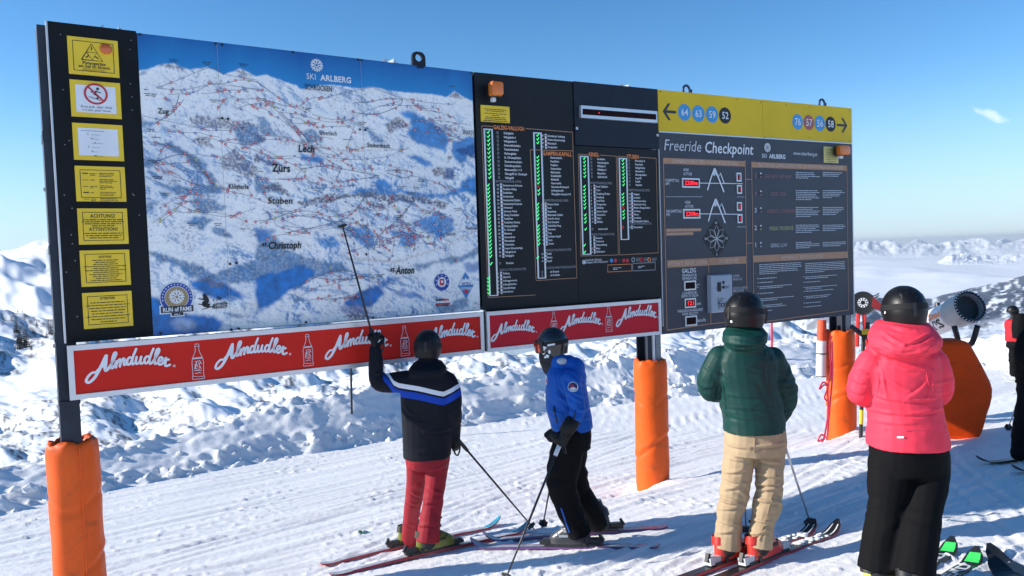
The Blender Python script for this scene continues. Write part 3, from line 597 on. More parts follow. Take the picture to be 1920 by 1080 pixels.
patch([[(260, 135), (420, 108), (520, 82), (600, 90), (700, 80), (745, 52), (880, 100), (1000, 95), (1100, 85), (1200, 125), (1310, 150), (1260, 185), (1100, 135), (900, 140), (740, 110), (600, 120), (420, 150), (300, 160)], [(700, 130), (790, 170), (890, 190), (860, 145)], [(60, 40), (150, 10), (240, 95), (130, 85)], [(590, 910), (690, 890), (760, 915), (640, 940)], [(600, 790), (660, 760), (700, 790)]], (.15, .14, .20), c4, .85, 1, .85)
patch([[(1090, 610), (1240, 590), (1240, 705), (1150, 695)], [(590, 560), (680, 590), (650, 612), (590, 592)], [(660, 690), (780, 700), (880, 760), (960, 830), (1020, 900), (990, 930), (900, 830), (800, 752), (700, 712)], [(690, 920), (900, 930), (1030, 920), (1050, 965), (880, 978), (760, 972)], [(610, 760), (700, 800), (610, 835)], [(860, 1010), (960, 1000), (1080, 1050), (900, 1085)], [(630, 1020), (700, 1010), (670, 1085), (618, 1085)], [(580, 310), (650, 290), (640, 300), (585, 325)]], (.10, .24, .45), c1, .8, 2, .45)
patch([[(1030, 780), (1110, 740), (1240, 830), (1240, 890), (1140, 870), (1060, 840)], [(850, 560), (1000, 540), (1240, 600), (1100, 610), (900, 600)], [(690, 270), (770, 258), (860, 295), (770, 290)], [(1110, 305), (1145, 285), (1226, 335), (1140, 318)], [(870, 680), (960, 660), (1010, 720), (920, 710)]], (.20, .17, .22), c1, .7, 1, .85)
patch([[(590, 250), (700, 270), (850, 320), (920, 370), (870, 405), (700, 305), (600, 285)], [(860, 385), (960, 340), (1140, 290), (1140, 395), (1000, 405)], [(760, 90), (860, 70), (930, 90), (860, 132)], [(900, 130), (1000, 140), (1020, 172), (940, 172)]], BG, c2, .8, 2, .4)
patch([[(595, 485), (680, 500), (800, 565), (870, 560), (960, 600), (950, 665), (600, 690)], [(800, 410), (900, 380), (1000, 420), (1090, 475), (980, 485), (860, 475)], [(600, 480), (640, 490), (650, 600), (600, 640)]], BL, c2, .92, 4)
patch([[(1000, 540), (1134, 500), (1134, 560), (1040, 600)], [(690, 600), (800, 580), (830, 640), (740, 650)]], WHT, c2, .35, 5)
patch([[(820, 400), (900, 380), (990, 420), (900, 425)]], (.22, .18, .17), c2, .7, 1, .8)
# dark ink-like rock strokes everywhere on steep relief
ink = np.clip(np.abs(shade)-.38, 0, 1)*np.clip(hatch+.1, 0, 1)*2.2*np.clip(fbm(US*3, VS*3, 3, 251)*2.5+.25, 0, 1); ink = np.clip(ink*1.2, 0, .7)[..., None]
mcol = mcol*(1-ink)+np.array([.08, .12, .22])*ink
mcol *= (1+.16*fine+.14*hatch)[..., None]
# villages and valley road
def stroke_mask(pts, w, conv):
    P = sv([conv(p) for p in pts]); d = np.full(US.shape, 9.)
    for a, b in zip(P[:-1], P[1:]):
        ab = b-a; t = np.clip(((US-a[0])*ab[0]+(VS-a[1])*ab[1])/(ab@ab), 0, 1); d = np.minimum(d, np.hypot(US-a[0]-t*ab[0], VS-a[1]-t*ab[1]))
    return np.clip(1-d/w, 0, 1)
for pts, w, cv in (([(620, 520), (780, 530), (920, 545), (1080, 500), (1280, 440), (1370, 390), (1510, 320)], .020, c4), ([(150, 740), (300, 760), (420, 780), (560, 790)], .024, c3), ([(560, 800), (830, 800), (1020, 790)], .012, c3), ([(1440, 900), (1530, 790)], .03, c4), ([(250, 920), (340, 925)], .02, c3)):
    m_ = (stroke_mask(pts, w, cv)*np.clip(fbm(US*60, VS*60, 2, 255)*2+.5, 0, 1)*.6)[..., None]; mcol = mcol*(1-m_)+np.array([.36, .24, .20])*m_
SKL = [(250, 134), (259, 133), (279, 129), (300, 121), (324, 119), (355, 131), (389, 126), (420, 140), (440, 133), (450, 128), (480, 143), (499, 140), (530, 152), (555, 160), (563, 167), (572, 166), (599, 160), (624, 159), (674, 166), (697, 163), (744, 172), (813, 177), (838, 182), (852, 171), (869, 182), (891, 192), (900, 194)]
sk = sv(SKL); skv = np.interp(US[:, 0], sk[:, 0], sk[:, 1])[:, None]+.006*fbm(US*22, 0*US, 4, 261)
sm = sstep(-.008, .008, VS-skv)[..., None]; tv = np.clip((VS-skv)/.3, 0, 1)[..., None]
mcol = mcol*(1-sm)+(np.array([.02, .25, .58])*(1-tv)+np.array([.001, .07, .30])*tv)*sm
M_MAP = mat('panorama_print', (1, 1, 1), .35, var=.02, attr='Col')
MV = Bn(np.stack([US.ravel(), VS.ravel()], 1), 0.)
mo = grid_obj('panorama_print', MV-ORG[brd.name], NU, NV, M_MAP, colr=np.clip(mcol, 0, 1), flip=False, smooth=False); mo.parent = brd; ORG[mo.name] = ORG[brd.name]
# ---- ski lifts, runs and their number dots
rl = random.Random(21); lines = TX(); dots_r = TX(); dots_b = TX(); dots_w = TX(); dots_y = TX()
FIX = [(c3, [(0, 330), (120, 420), (260, 515)]), (c3, [(0, 430), (150, 540), (300, 680), (430, 810), (520, 850), (700, 860), (880, 840), (1030, 780)]), (c3, [(160, 540), (300, 560), (470, 605), (600, 600), (690, 560), (780, 520), (990, 460)]), (c3, [(660, 480), (780, 470), (880, 450), (990, 455)]), (c3, [(420, 460), (560, 420), (700, 390), (780, 372)]), (c3, [(780, 372), (900, 420), (1000, 450), (1180, 480), (1330, 490)]), (c3, [(990, 455), (960, 500), (820, 555), (700, 550), (640, 540)]), (c3, [(610, 805), (665, 625)]), (c3, [(150, 545), (240, 640), (340, 750)]), (c3, [(165, 540), (290, 660), (360, 750)]), (c3, [(120, 610), (200, 715), (340, 750)]), (c3, [(310, 925), (180, 860), (30, 780)]), (c3, [(310, 925), (480, 900), (560, 920), (800, 970), (640, 1000), (545, 1010), (580, 910)]), (c3, [(310, 925), (260, 1000), (290, 1070)]), (c3, [(310, 925), (380, 1050), (430, 1080)]), (c3, [(870, 940), (960, 930), (1055, 950), (1000, 985), (880, 950)]), (c3, [(1110, 595), (1250, 600), (1450, 630)]), (c3, [(1160, 650), (1280, 690), (1420, 740)]), (c3, [(1110, 595), (1200, 640), (1340, 710), (1400, 725)]), (c3, [(1000, 455), (1120, 510), (1240, 550)]), (c3, [(640, 1040), (500, 1050), (330, 1060)]),
 (c4, [(745, 75), (690, 170), (600, 250), (440, 300), (190, 350)]), (c4, [(745, 75), (500, 130), (330, 170), (120, 250), (0, 270)]), (c4, [(580, 270), (700, 380), (830, 480), (900, 520)]), (c4, [(1050, 150), (940, 270), (830, 370), (790, 470)]), (c4, [(930, 300), (930, 420), (910, 520)]), (c4, [(1050, 150), (1130, 190), (1215, 210)]), (c4, [(930, 300), (1060, 340), (1160, 420), (1230, 430)]), (c4, [(580, 270), (400, 320), (190, 300)]), (c4, [(580, 270), (750, 310), (750, 400)]), (c4, [(250, 735), (420, 640), (580, 600), (730, 650), (520, 660), (420, 655)]), (c4, [(250, 735), (300, 800), (440, 790), (620, 750)]), (c4, [(260, 805), (400, 720), (540, 690), (680, 620)]), (c4, [(745, 75), (760, 150), (860, 180)]), (c4, [(440, 220), (320, 200), (180, 230), (40, 280)]), (c4, [(590, 280), (640, 330), (560, 310), (440, 330)]), (c4, [(1040, 160), (990, 250), (1040, 330), (1070, 420), (1060, 480)]), (c4, [(930, 300), (860, 340), (830, 430)]), (c4, [(420, 790), (520, 800), (630, 770)]), (c4, [(1390, 200), (1440, 260), (1480, 300)]),
 (c1, [(680, 395), (800, 350), (970, 285), (1060, 320), (1226, 350)]), (c1, [(680, 395), (830, 405), (1000, 375), (1226, 400)]), (c1, [(805, 435), (775, 520), (720, 560), (670, 590)]), (c1, [(995, 400), (1100, 440), (1226, 500)]), (c1, [(600, 545), (760, 580), (900, 605), (1100, 615)]), (c1, [(660, 690), (800, 730), (920, 830), (1010, 930)]), (c1, [(670, 830), (760, 870), (900, 920), (1010, 945)]), (c1, [(730, 700), (690, 780), (670, 830)]), (c1, [(700, 790), (800, 760), (880, 780), (960, 880), (1000, 930)]), (c1, [(730, 1030), (850, 980), (990, 990)]), (c1, [(980, 670), (1060, 690), (1215, 710)]), (c1, [(745, 430), (880, 420), (960, 380)]), (c2, [(605, 105), (680, 60), (760, 10)]), (c2, [(720, 0), (820, 40), (980, 70), (1130, 30)]), (c2, [(640, 100), (730, 40), (740, 5)])]
curves = []
for cv, pts in FIX: curves.append(crom(sv([cv(p) for p in pts]), 6))
def okay(p): return p[1] < np.interp(p[0], sk[:, 0], sk[:, 1])-.03 and p[1] > -.36+.12*(p[0] < 1.6) and ms0+.02 < p[0] < ms1-.03
while len(curves) < 170:
    b_ = curves[rl.randrange(len(FIX))]; q = b_[rl.randrange(len(b_))]+np.array([rl.uniform(-.03, .03), rl.uniform(-.03, .03)])
    a = rl.uniform(-.9, .3)+(math.pi if rl.random() < .5 else 0); pts = [q]
    for k in range(rl.randint(3, 6)): a += rl.uniform(-.5, .5); pts.append(pts[-1]+np.array([math.cos(a)*.07, math.sin(a)*.045]))
    if all(okay(p) for p in pts): curves.append(crom(pts, 4))
for i, c in enumerate(curves):
    lines.line(c, 0.0042 if i < 50 and i % 3 == 0 else .0026)
    for k in range(max(1, len(c)//4)):
        p = c[rl.randrange(len(c))]+np.array([rl.uniform(-.012, .012), rl.uniform(-.012, .012)])
        if not okay(p): continue
        z = rl.random(); r_ = .0105
        if z < .52: dots_r.poly([(p[0]-r_*1.1, p[1]), (p[0], p[1]-r_*1.1), (p[0]+r_*1.1, p[1]), (p[0], p[1]+r_*1.1)])
        elif z < .93: dots_b.disc(*p, r_*.85, 8)
        else: dots_y.disc(*p, r_*.9, 6)
        if z < .93: dots_w.rect(p[0]-r_*.55, p[1]-r_*.22, p[0]+r_*.55, p[1]+r_*.22)
lines.build('run_lines', mat('print_line', (.16, .18, .24), .6), brd, .0022)
dots_r.build('run_number_dots', MK['pred'], brd, .0065, label='small red diamond run markers on the map'); dots_b.build('run_number_dots', mat('print_dot_blue', (.03, .12, .42), .5), brd, .0065, label='small blue round run markers on the map'); dots_y.build('lift_number_dots', MK['limey'], brd, .0065); dots_w.build('run_numerals', MK['white'], brd, .0085)
# ---- place names
nm = TX(); gn = TX()
for st, x, y, h, x1, k in (('Zug', 296, 213, 9, 314, dict(bold=.015)), ('Lech', 558, 285, 12, 587, dict(bold=.02, shear=.15)), ('Zürs', 510, 322, 13, 542, dict(bold=.02)), ('Oberlech', 597, 253, 7.5, 629, dict(shear=.1)), ('Stubenbach', 687, 276, 7.5, 728, dict(shear=.1, bold=.008)), ('Stuben', 501, 382, 11, 546, dict(shear=.15, bold=.01)), ('Klösterle', 428, 354, 8, 464, dict(bold=.015)), ('SCHRÖCKEN', 571, 168, 9, 620, dict(bold=.01)), ('WARTH', 866, 253, 8, 888, {}), ('st.', 490, 462, 8, 501, dict(shear=.15, bold=.02)), ('Christoph', 502, 467, 12, 562, dict(shear=.15, bold=.02)), ('st.', 730, 509, 8, 740, dict(shear=.15, bold=.02)), ('Anton', 741, 514, 12, 774, dict(shear=.2, bold=.025)), ('St. Jakob', 825, 442, 5.5, 852, {}), ('Pettneu', 872, 431, 5.5, 895, {})):
    k['bold'] = k.get('bold', 0)+.007; nm.T(st, x, y, h*1.08, x1+2, **k)
for x, y in ((312, 112), (378, 117), (443, 120), (262, 168), (266, 176), (390, 188), (272, 243), (280, 258), (362, 262), (452, 232), (276, 302), (282, 332), (318, 340), (300, 363), (565, 203), (668, 230), (700, 330), (735, 321), (838, 162), (690, 348), (745, 350), (772, 352), (700, 402), (735, 405), (843, 330), (863, 350), (780, 338), (350, 420), (400, 420), (448, 430), (700, 516), (650, 536), (660, 560), (850, 392), (870, 340), (760, 362), (820, 402), (650, 348), (478, 322), (640, 262)):
    s_, v_, dp = BP(x, y); greek(gn, s_, s_+.06+.05*rl.random(), v_, .010, .013, rl.choice((1, 2, 2)), .4, True, .45)
nm.build('place_names', MK['ink'], brd, .0115); gn.build('summit_names', MK['dark'], brd, .0115)
# ---- logos printed on the map
def snowflake(tx, s, v, r, w):
    for k in range(8):
        a = k*math.pi/4+math.pi/8*0; ca, sa = math.cos(a), math.sin(a); tx.line([(s+ca*r*.18, v+sa*r*.18), (s+ca*r*.95, v+sa*r*.95)], w, (k % 4)*.0003)
        for q in (-1, 1):
            b_ = a+q*.42; tx.line([(s+ca*r*.45, v+sa*r*.45), (s+math.cos(a+q*.34)*r*.9, v+math.sin(a+q*.34)*r*.9)], w*.85, .0012+(k % 4)*.0003)
def ski_arlberg(tx, x, y, k):
    s_, v_, dp = BP(x, y); m_ = dp/F*k
    snowflake(tx, s_+20*m_*1.05, v_+27*m_, 13*m_, 1.9*m_); tx.text('SKI', s_, v_, 10.5*m_, w=18*m_*1.05); tx.text('ARLBERG', s_+26*m_*1.05, v_-.2*m_, 10.5*m_, w=58*m_*1.05, bold=.03)
lg = TX(); ski_arlberg(lg, 574, 148, 1.0); lg.build('ski_arlberg_lettering', MK['white'], brd, .0045)
def BPm(x, y): a = BP(x, y); return a[0], a[1], a[2]/F
s_, v_, m_ = BPm(331, 558); r_ = 29*m_
a1 = TX(); a1.disc(s_, v_, r_*1.02, 30); a1.rect(s_-r_*1.06, v_-r_*1.02, s_+r_*1.06, v_-r_*.46, .0003); a1.rect(s_-r_*.42, v_-r_*1.22, s_+r_*.42, v_-r_*1.02, .0003); em = thing  # round badge
bad = a1.build('run_of_fame_badge', MK['white'], brd, .0045)
a2 = TX(); a2.ring(s_, v_, r_*.74, r_*.97, 30); a2.build('badge_ring', MK['rblue'], bad, .0068)
a3 = TX(); a3.disc(s_, v_, r_*.70, 28); a3.build('badge_disc', MK['gold'], bad, .0068)
a4 = TX(); snowflake(a4, s_, v_+r_*.05, r_*.5, r_*.08); 
for k in range(16):
    an = math.pi*(1.05-k/15*1.1); a4.rect(s_+math.cos(an)*r_*.86-.003, v_+math.sin(an)*r_*.86-.004, s_+math.cos(an)*r_*.86+.004, v_+math.sin(an)*r_*.86+.004)
a4.build('badge_star', MK['white'], bad, .0090)
a5 = TX(); a5.rect(s_-r_*.98, v_-r_*.95, s_+r_*.98, v_-r_*.53); a5.rect(s_-r_*.36, v_-r_*1.16, s_+r_*.36, v_-r_*.96); a5.build('badge_plate', MK['dark'], bad, .0072)
a6 = TX(); a6.text('RUN of FAME', s_, v_-r_*.88, r_*.26, w=r_*1.75, bold=.03, align='c'); greek(a6, s_-r_*.2, s_+r_*.25, v_-r_*1.1, r_*.08, .01, 1, 0); a6.build('badge_lettering', MK['white'], bad, .0098)
# skier drawing with handwriting
s_, v_, m_ = BPm(386, 568); a7 = TX()
a7.line(crom([(s_-2*m_, v_+12*m_), (s_+2*m_, v_+4*m_), (s_-4*m_, v_-2*m_), (s_+6*m_, v_-6*m_)], 4), [8*m_]*13, 0); a7.line([(s_-14*m_, v_-1*m_), (s_+16*m_, v_-10*m_)], 1.5*m_); a7.line([(s_-13*m_, v_+9*m_), (s_-2*m_, v_+6*m_)], 2*m_); a7.line([(s_-8*m_, v_-12*m_), (s_+18*m_, v_-6*m_), (s_+12*m_, v_+6*m_)], 1.2*m_); a7.disc(s_-2*m_, v_+14*m_, 3.5*m_)
a7.T('Der', 405, 563, 7, 415, shear=.3, bold=.02); a7.T('weiße', 404, 572, 6, 426, shear=.3, bold=.02); a7.T('Rausch', 397, 579, 8, 426, shear=.3, bold=.02); a7.build('skier_sketch', MK['ink'], brd, .0045)
# quality seals at the lower right
s_, v_, m_ = BPm(828, 529); r_ = 16*m_
b1 = TX(); b1.ring(s_, v_, r_*.60, r_, 26); sl1 = b1.build('vorarlberg_seal', MK['rblue'], brd, .0045)
b2 = TX(); b2.disc(s_, v_, r_*.58, 20); b2.build('seal_disc', MK['white'], sl1, .0048)
b2 = TX(); b2.poly([(s_-r_*.3, v_+r_*.38), (s_-r_*.3, v_-r_*.25), (s_, v_-r_*.45), (s_+r_*.3, v_-r_*.25), (s_+r_*.3, v_+r_*.38)]); b2.build('seal_shield', MK['pred'], sl1, .0068)
b3 = TX()
for k in range(7): an = math.pi*(1.1-k/6*1.2); b3.disc(s_+math.cos(an)*r_*.8, v_+math.sin(an)*r_*.8, r_*.09, 5)
b3.rect(s_-r_*.14, v_-.1*r_, s_+r_*.14, v_+.2*r_); b3.T('Vorarlberger', 817, 551, 4, 843); b3.T('Pistengütesiegel', 815, 557, 4, 845); b3.build('seal_lettering', MK['white'], sl1, .0090)
b4 = TX(); b4.T('Respek', 817, 564.5, 5, 831, bold=.04); b4.T('deine Grenzen', 817, 575, 4, 842, bold=.03); b4.build('respect_lettering', MK['ink'], brd, .0045)
b4 = TX(); b4.T('tiere', 831, 564, 5, 841, bold=.04); a, b_, c_ = BPm(816, 568); b4.rect(a, b_-4*c_, a+31*c_, b_-1*c_)
b4.build('respect_stripes', MK['pred'], brd, .0045)
s_, v_, m_ = BPm(873, 535); w_, h_ = 17*m_, 25*m_
b5 = TX(); b5.poly([(s_-w_, v_), (s_, v_-h_), (s_+w_, v_), (s_, v_+h_)]); se2 = b5.build('piste_seal', mat('print_seal_blue', (.04, .22, .52), .5), brd, .0045)
b6 = TX(); b6.poly([(s_-w_*.93, v_+h_*.02), (s_-w_*.42, v_+h_*.54), (s_-w_*.2, v_+h_*.4), (s_, v_+h_*.62), (s_+w_*.2, v_+h_*.4), (s_+w_*.42, v_+h_*.54), (s_+w_*.93, v_+h_*.02)]); b6.T('GÜTESIEGEL', 861, 544.5, 5, 885, bold=.02); b6.build('seal_mountains', MK['white'], se2, .0068)
b7 = TX(); b7.T('PISTEN', 865, 536, 6, 882, bold=.01); b7.build('seal_lettering', MK['rblue'], se2, .0090)
b8 = TX(); b8.rect(s_-w_*.22, v_-h_*.62, s_+w_*.25, v_-h_*.3); b8.build('seal_emblem', MK['pred'], se2, .0068)
# screws through the print, and the vertical joints of the map sheets
sc_ = TX()
for x, y in ((404, 82), (416, 84), (549, 98), (671, 112), (677, 113), (785, 127), (884, 137), (301, 625), (433, 618), (447, 616), (416, 222), (427, 223), (431, 495), (443, 493), (573, 604), (699, 595), (674, 243), (684, 244), (903, 577), (686, 477), (262, 65)):
    sc_.disc(*BP(x, y)[:2], .010, 8)
sc_.build('screw_heads', MK['ink'], brd, .0105)
for x in (417, 683): jn = TX(); a = BP(x, 300)[0]; jn.rect(a-.0012, ZM+.01, a+.0012, ZT-.01); jn.build('sheet_joint', MK['grey'], brd, .0075)
# ================================================================== STATUS PANELS
st_ = thing('run_status_board', 'black status board listing lifts and runs with green tick lights', 'board', B(4.2, -2.53, -.1))
sp1 = BP(1074, 152)[0]; sp2 = BP(1232, 168)[0]
MB().bb(3.19, sp1-.004, ZM, ZT, -.04, 0).build('list_panel', MK['lblack'], st_)
MB().bb(sp1, sp2-.012, ZM, .985, -.04, 0).build('list_panel', MK['lblack'], st_)
MB().bb(sp1, sp2-.008, .992, ZT+.002, -.04, .012).build('display_panel', MK['navy'], st_)
MB().bb(sp2-.007, sp2-.001, ZM-.3, .99, -.04, .012).build('edge_strip', MK['alu'], st_)
MB().bb(3.25, sp2-.05, ZM-.3, ZT-.03, -.10, -.043).build('back_frame', MK['frame'], st_)
# LED text display
l0, v1 = BP(1084, 199)[:2]; l1 = BP(1227, 212)[0]; v0 = BP(1085, 222)[1]
dp = MB().bb(l0, l1, v0, v1, .0125, .045).build('led_display', MK['alu'], st_)
MB().bb(l0+.018, l1-.018, v0+.03, v1-.03, .0452, .0475).build('led_window', MK['ledoff'], dp)
MB().bb(l0+.20, l0+.212, v0+.05, v0+.06, .0477, .0492).build('led_dot', MK['led'], dp)
for x, y in ((1081, 241), (1232, 254)):
    a, b_ = BP(x, y)[:2]; c_ = TX(); c_.ring(a-.004, b_, .005, .013, 12); c_.build('bolt', MK['white'], st_, .0135)
DT = .0022
cols = [
 dict(x0=908, x1=921, yt=241, yb=556, tx=940, nx=931, head=('GALZIG-VALLUGA', 925, 241, 983), fr=(903, 236, 994, 558)),
 dict(x0=1001, x1=1013, yt=248, yb=523, tx=1028, nx=1015, head=('GAMPEN-KAPALL', 1017, 290, 1072), fr=None),
 dict(x0=1088, x1=1101, yt=292, yb=478, tx=1116, nx=1107, head=('RENDL', 1104, 292, 1123), fr=None),
 dict(x0=1161, x1=1173, yt=296, yb=450, tx=1187, nx=1178, head=('STUBEN', 1175, 296, 1198), fr=None)]
G = TX(); Wt = TX(); Or = TX(); Gy = TX(); Fr = TX(); Rd = TX(); Bd = TX(); Kd = TX(); Wb = TX(); Xr = TX(); St = TX()
ticks = []
def tick(s, v, w, k=0):
    ticks.append([(s-w*.5, v+w*.1), (s-w*.12, v-w*.38), (s+w*.55, v+w*.5)])
def rows(ci, y, pitch, items, numbered=True, cross=()):
    c = cols[ci]
    s_t = (BP(c['x0'], y)[0]+BP(c['x1'], y)[0])/2
    _, vv, dp_ = BP(c['x0'], y); ph = pitch*dp_/F; sN = BP(c['nx'], y)[0]; sT = BP(c['tx'], y)[0]; hh = ph*.56
    for k, it in enumerate(items):
        v = vv-k*ph; mark = True
        if it is None: continue
        nn, nme, colr = it[0], it[1], it[2] if len(it) > 2 else None
        if len(it) > 3: mark = it[3]
        if mark == 1: tick(s_t, v, ph*.82)
        elif mark == 'x':
            Xr.line([(s_t-.012, v-.012), (s_t+.012, v+.014)], .006, 0); Xr.line([(s_t-.012, v+.014), (s_t+.012, v-.012)], .006, .0005)
        if nn is not None and numbered: Wt.text(str(nn), sN, v-hh*.45, hh*.92, xs=.85, bold=.01)
        if nn is None: Gy.frame(sN, v-hh*.55, sN+hh*.9, v+hh*.55, .0025); Gy.line([(sN+.004, v-.004), (sN+hh*.6, v+hh*.3)], .0025)
        if colr:
            a = sN+hh*2.4; Wb.rect(a-hh*.5, v-ph*.5, a+hh*.5, v+ph*.5)
            {'b': Bd, 'r': Rd, 'k': Kd}[colr].disc(a, v, hh*.36, 8)
            Wt.text(nme, a+hh*.85, v-hh*.45, hh*.95, xs=.80, bold=.018)
        else: Wt.text(nme, sT+.02, v-hh*.45, hh*.95, xs=.82, bold=.018)
def L(names, off=()): return [(None, n, None, 'x' if n in off else 1) for n in names]
rows(0, 247.5, 7.65, L(['Galzigbahn', 'Vallugabahn I', 'Vallugabahn II', 'Arlenmähderbahn', 'Tanzbödenbahn', 'Osthangbahn', 'St. Christophbahn', 'Zammermoosbahn', 'Schindlergratbahn', 'Maienseelifte I + II', 'Übungslift St. Christoph', 'Vallugalift']))
rows(0, 347, 7.0, [(50, 'Zammermoos-St.Anton', 'b'), (52, 'Kandahar-Galzig', 'k'), (53, 'Seichböden', 'b'), (55, 'Steissbachtal', 'b'), (56, 'Steissbachtal Zufahrt', 'b'), (57, 'Steissbachtal Arlenrain', 'r'), (58, 'Arlensattel', 'k'), (59, 'Schwarze Wand', 'b'), (60, 'Skiweg Tanzböden', 'b'), (61, 'Tanzböden', 'b'), (62, 'Tanzböden Direkte', 'r'), (63, 'Osthang Einfahrt', 'b'), (64, 'St. Christoph', 'b'), (65, 'Maiensee', 'b'), (76, 'Arlenmähder', 'b'), (77, 'Pfannenbach', 'r'), (78, 'Ulmerhütte', 'b'), (80, 'Innere Schweinströge', 'b'), (85, 'Vallugahrjoch', 'r'), (92, 'Vallugagrat', 'r'), None, (None, 'Funslope')])
rows(0, 514.5, 7.0, [(51, 'Osthang', 'r', 0), (54, 'Oberloch', 'r'), (66, 'Arlbergpassroute', 'r'), (75, 'Arlbergfilmrinne', 'r'), (79, 'Schindlerhänge', 'r'), (86, 'Schindlerkar', 'r')])
rows(1, 253.5, 6.9, [(87, 'Schindlerkar Steilhang', 'k'), (88, 'Untere Schweinströge', 'r'), (90, 'Mattunjoch', 'r'), (91, 'Knoppenkar', 'k', 0)])
rows(1, 294.5, 6.85, L(['Nassereinbahn', 'Kapallbahn', 'Fangbahn', 'Gampenbahn', 'Mattunbahn', 'Kindlisfeldlift', 'Muldenlift', 'Nassereinlift', 'Nasserein-Kinderpark', 'Schöngrabenlift', 'Übungslifte Gampen I+II'], ('Nasserein-Kinderpark',)))
rows(1, 383, 6.75, [(25, 'Hinterer Stock', 'r'), (26, 'Stock', 'b'), (27, 'Hoppelweg', 'b'), (28, 'Mattunbahn Zufahrt', 'b'), (29, 'Grün-St. Anton', 'r'), (30, 'Platti Standard', 'k', 0), (31, 'Stallmähder-Fang', 'b'), (33, 'Nasserein', 'r'), (34, 'Fang', 'k'), (42, 'Kandahar-Kapall', 'k'), (43, 'Fasch', 'b'), (44, 'Ostern', 'r')])
rows(1, 477, 6.7, [(32, 'Einfall', 'k', 0), (40, 'Mattun', 'r'), (41, 'Kapall', 'k', 0)])
rows(1, 511, 6.7, [(None, 'ab Gampen', None, 0), (None, 'ab Rodelalm', None, 0)])
rows(2, 297, 6.7, L(['Rendlbahn', 'Gampbergbahn', 'Riffelbahn I', 'Riffelbahn II', 'Maassbahn', 'Salzbödenlift']))
rows(2, 349.5, 6.65, [(1, 'Rendl Talabfahrt', 'r'), (2, 'Tobel', 'r'), (5, 'Gampberg Direkte', 'k'), (6, 'Gampberg', 'r'), (8, 'Rendl Race', 'r'), (9, 'Übungswiese', 'b'), (11, 'Salzböden', 'b'), (12, 'Stanton Speed', 'r', 0), (13, 'Wasserloch', 'b'), (14, 'Riffel 1', 'b'), (15, 'Riffelkar', 'b'), None, (None, 'stanton park')])
rows(2, 447, 6.5, [(3, 'Bsuneute', 'k', 0), (4, 'Tobelroute', 'k', 0), (7, 'Restauranthang', 'r'), (10, 'Maass', 'r', 0), (16, 'Riffelscharte', 'r')])
rows(3, 300.5, 6.5, L(['Albonabahn II', 'Flexenbahn', 'Valfagehrbahn', 'Albonabahn I', 'Albonagratbahn', 'Angerlift', 'Rastlift', 'Walchlift']))
rows(3, 364, 6.35, [(100, 'Valfagehr', 'b'), (102, 'Rauztobel', 'b'), (103, 'Mittelstation-Rauz', 'b'), (103, 'Mittelstation-Rauz', 'r'), (104, 'Mittelst.-Passage-Stuben', 'r', 'x'), (105, 'Sonnhang', 'r'), (106, 'Albona', 'r'), (107, 'Sonnleiten', 'r'), (108, 'Direktzufahrt Albona', 'r', 0)])
rows(3, 426.5, 6.4, [(101, 'Pfannenköpfe', 'k', 'x')])
for c in cols:
    Or.T(c['head'][0], c['head'][1], c['head'][2]+1, 7, c['head'][3], bold=.03)
    a0, vt, dq = BP(c['x0']-.5, c['yt']); a1 = BP(c['x1']+1, c['yt'])[0]; vb = BP(c['x0'], c['yb'])[1]
    for a in (a0, a1): Fr.rect(a-.008, vb, a+.008, vt)
    Fr.rect(a0+.008, vt-.012, a1-.008, vt); Fr.rect(a0+.008, vb, a1-.008, vb+.008)
for st, x, y, x1 in (('SKIPISTEN/SKISLOPES:', 929, 342, 978), ('SKIROUTEN/SKIROUTES', 936, 508.5, 987), ('SKIPISTEN/SKISLOPES:', 1020, 378, 1066), ('SKIROUTEN/SKIROUTES', 1023, 471.5, 1071), ('RODELBAHNEN/TOBOGGAN RUN', 1024, 504.5, 1080), ('SKIPISTEN/SKISLOPES', 1106, 345, 1147), ('SKIROUTEN/SKIROUTES', 1109, 442, 1152), ('SKIPISTEN/SKISLOPES', 1178, 358.5, 1218), ('SKIROUTEN/SKIROUTES', 1180, 421.5, 1221)):
    Gy.T(st, x, y, 4.2, x1)
# thin copper borders round each table
def border(pts, w=.006):
    P = sv(pts); St.line(np.array(P), w, 0)
for pts in ([(924, 237), (903, 236), (915, 558), (1004, 553)], [(985, 241), (1073, 248), (1074, 283)], [(994, 281), (1074, 283), (1081, 521), (1005, 526), (994, 281)], [(1103, 290), (1084, 289), (1089, 480), (1159, 478), (1155, 293), (1124, 291)], [(1174, 294), (1157, 293), (1161, 478), (1234, 474), (1230, 297), (1199, 295)]): 
    for a, b_ in zip(pts[:-1], pts[1:]): St.line(sv([a, b_]), .0055)
# legend under the right-hand tables
Wt.T('beschneite Skipisten', 1098, 489.5, 4.2, 1128); Wt.T('skislopes with artificial snow', 1098, 494, 4.2, 1140); snowflake(Wt, *BP(1094.5, 491.5)[:2], .022, .005)
for x, T_ in ((1146, Bd), (1153.5, Rd), (1161, Kd), (1169, Rd), (1176, Rd)): T_.disc(*BP(x, 488.5)[:2], .02, 12)
for x0, x1, y0, y1, T_ in ((1139, 1184, 497, 510, Or), (1186, 1228, 494, 508, Gy)):
    for p, q in (((x0, y0), (x1, y0-2)), ((x1, y0-2), (x1, y1-2)), ((x1, y1-2), (x0, y1)), ((x0, y1), (x0, y0))): T_.line(sv([p, q]), .006)
    a, b_, m_ = BPm(x0+10, y0+6); greek(Wt, a, a+.10, b_, .008, .014, 2, .2)
for x, T_ in ((1187, Gy), (1202, Rd), (1217, Or)): 
    a, b_, m_ = BPm(x, 487); T_.ring(a, b_, .014, .024, 12); greek(Gy, a+.035, a+.10, b_+.012, .008, .014, 3, .2)
G2 = TX()
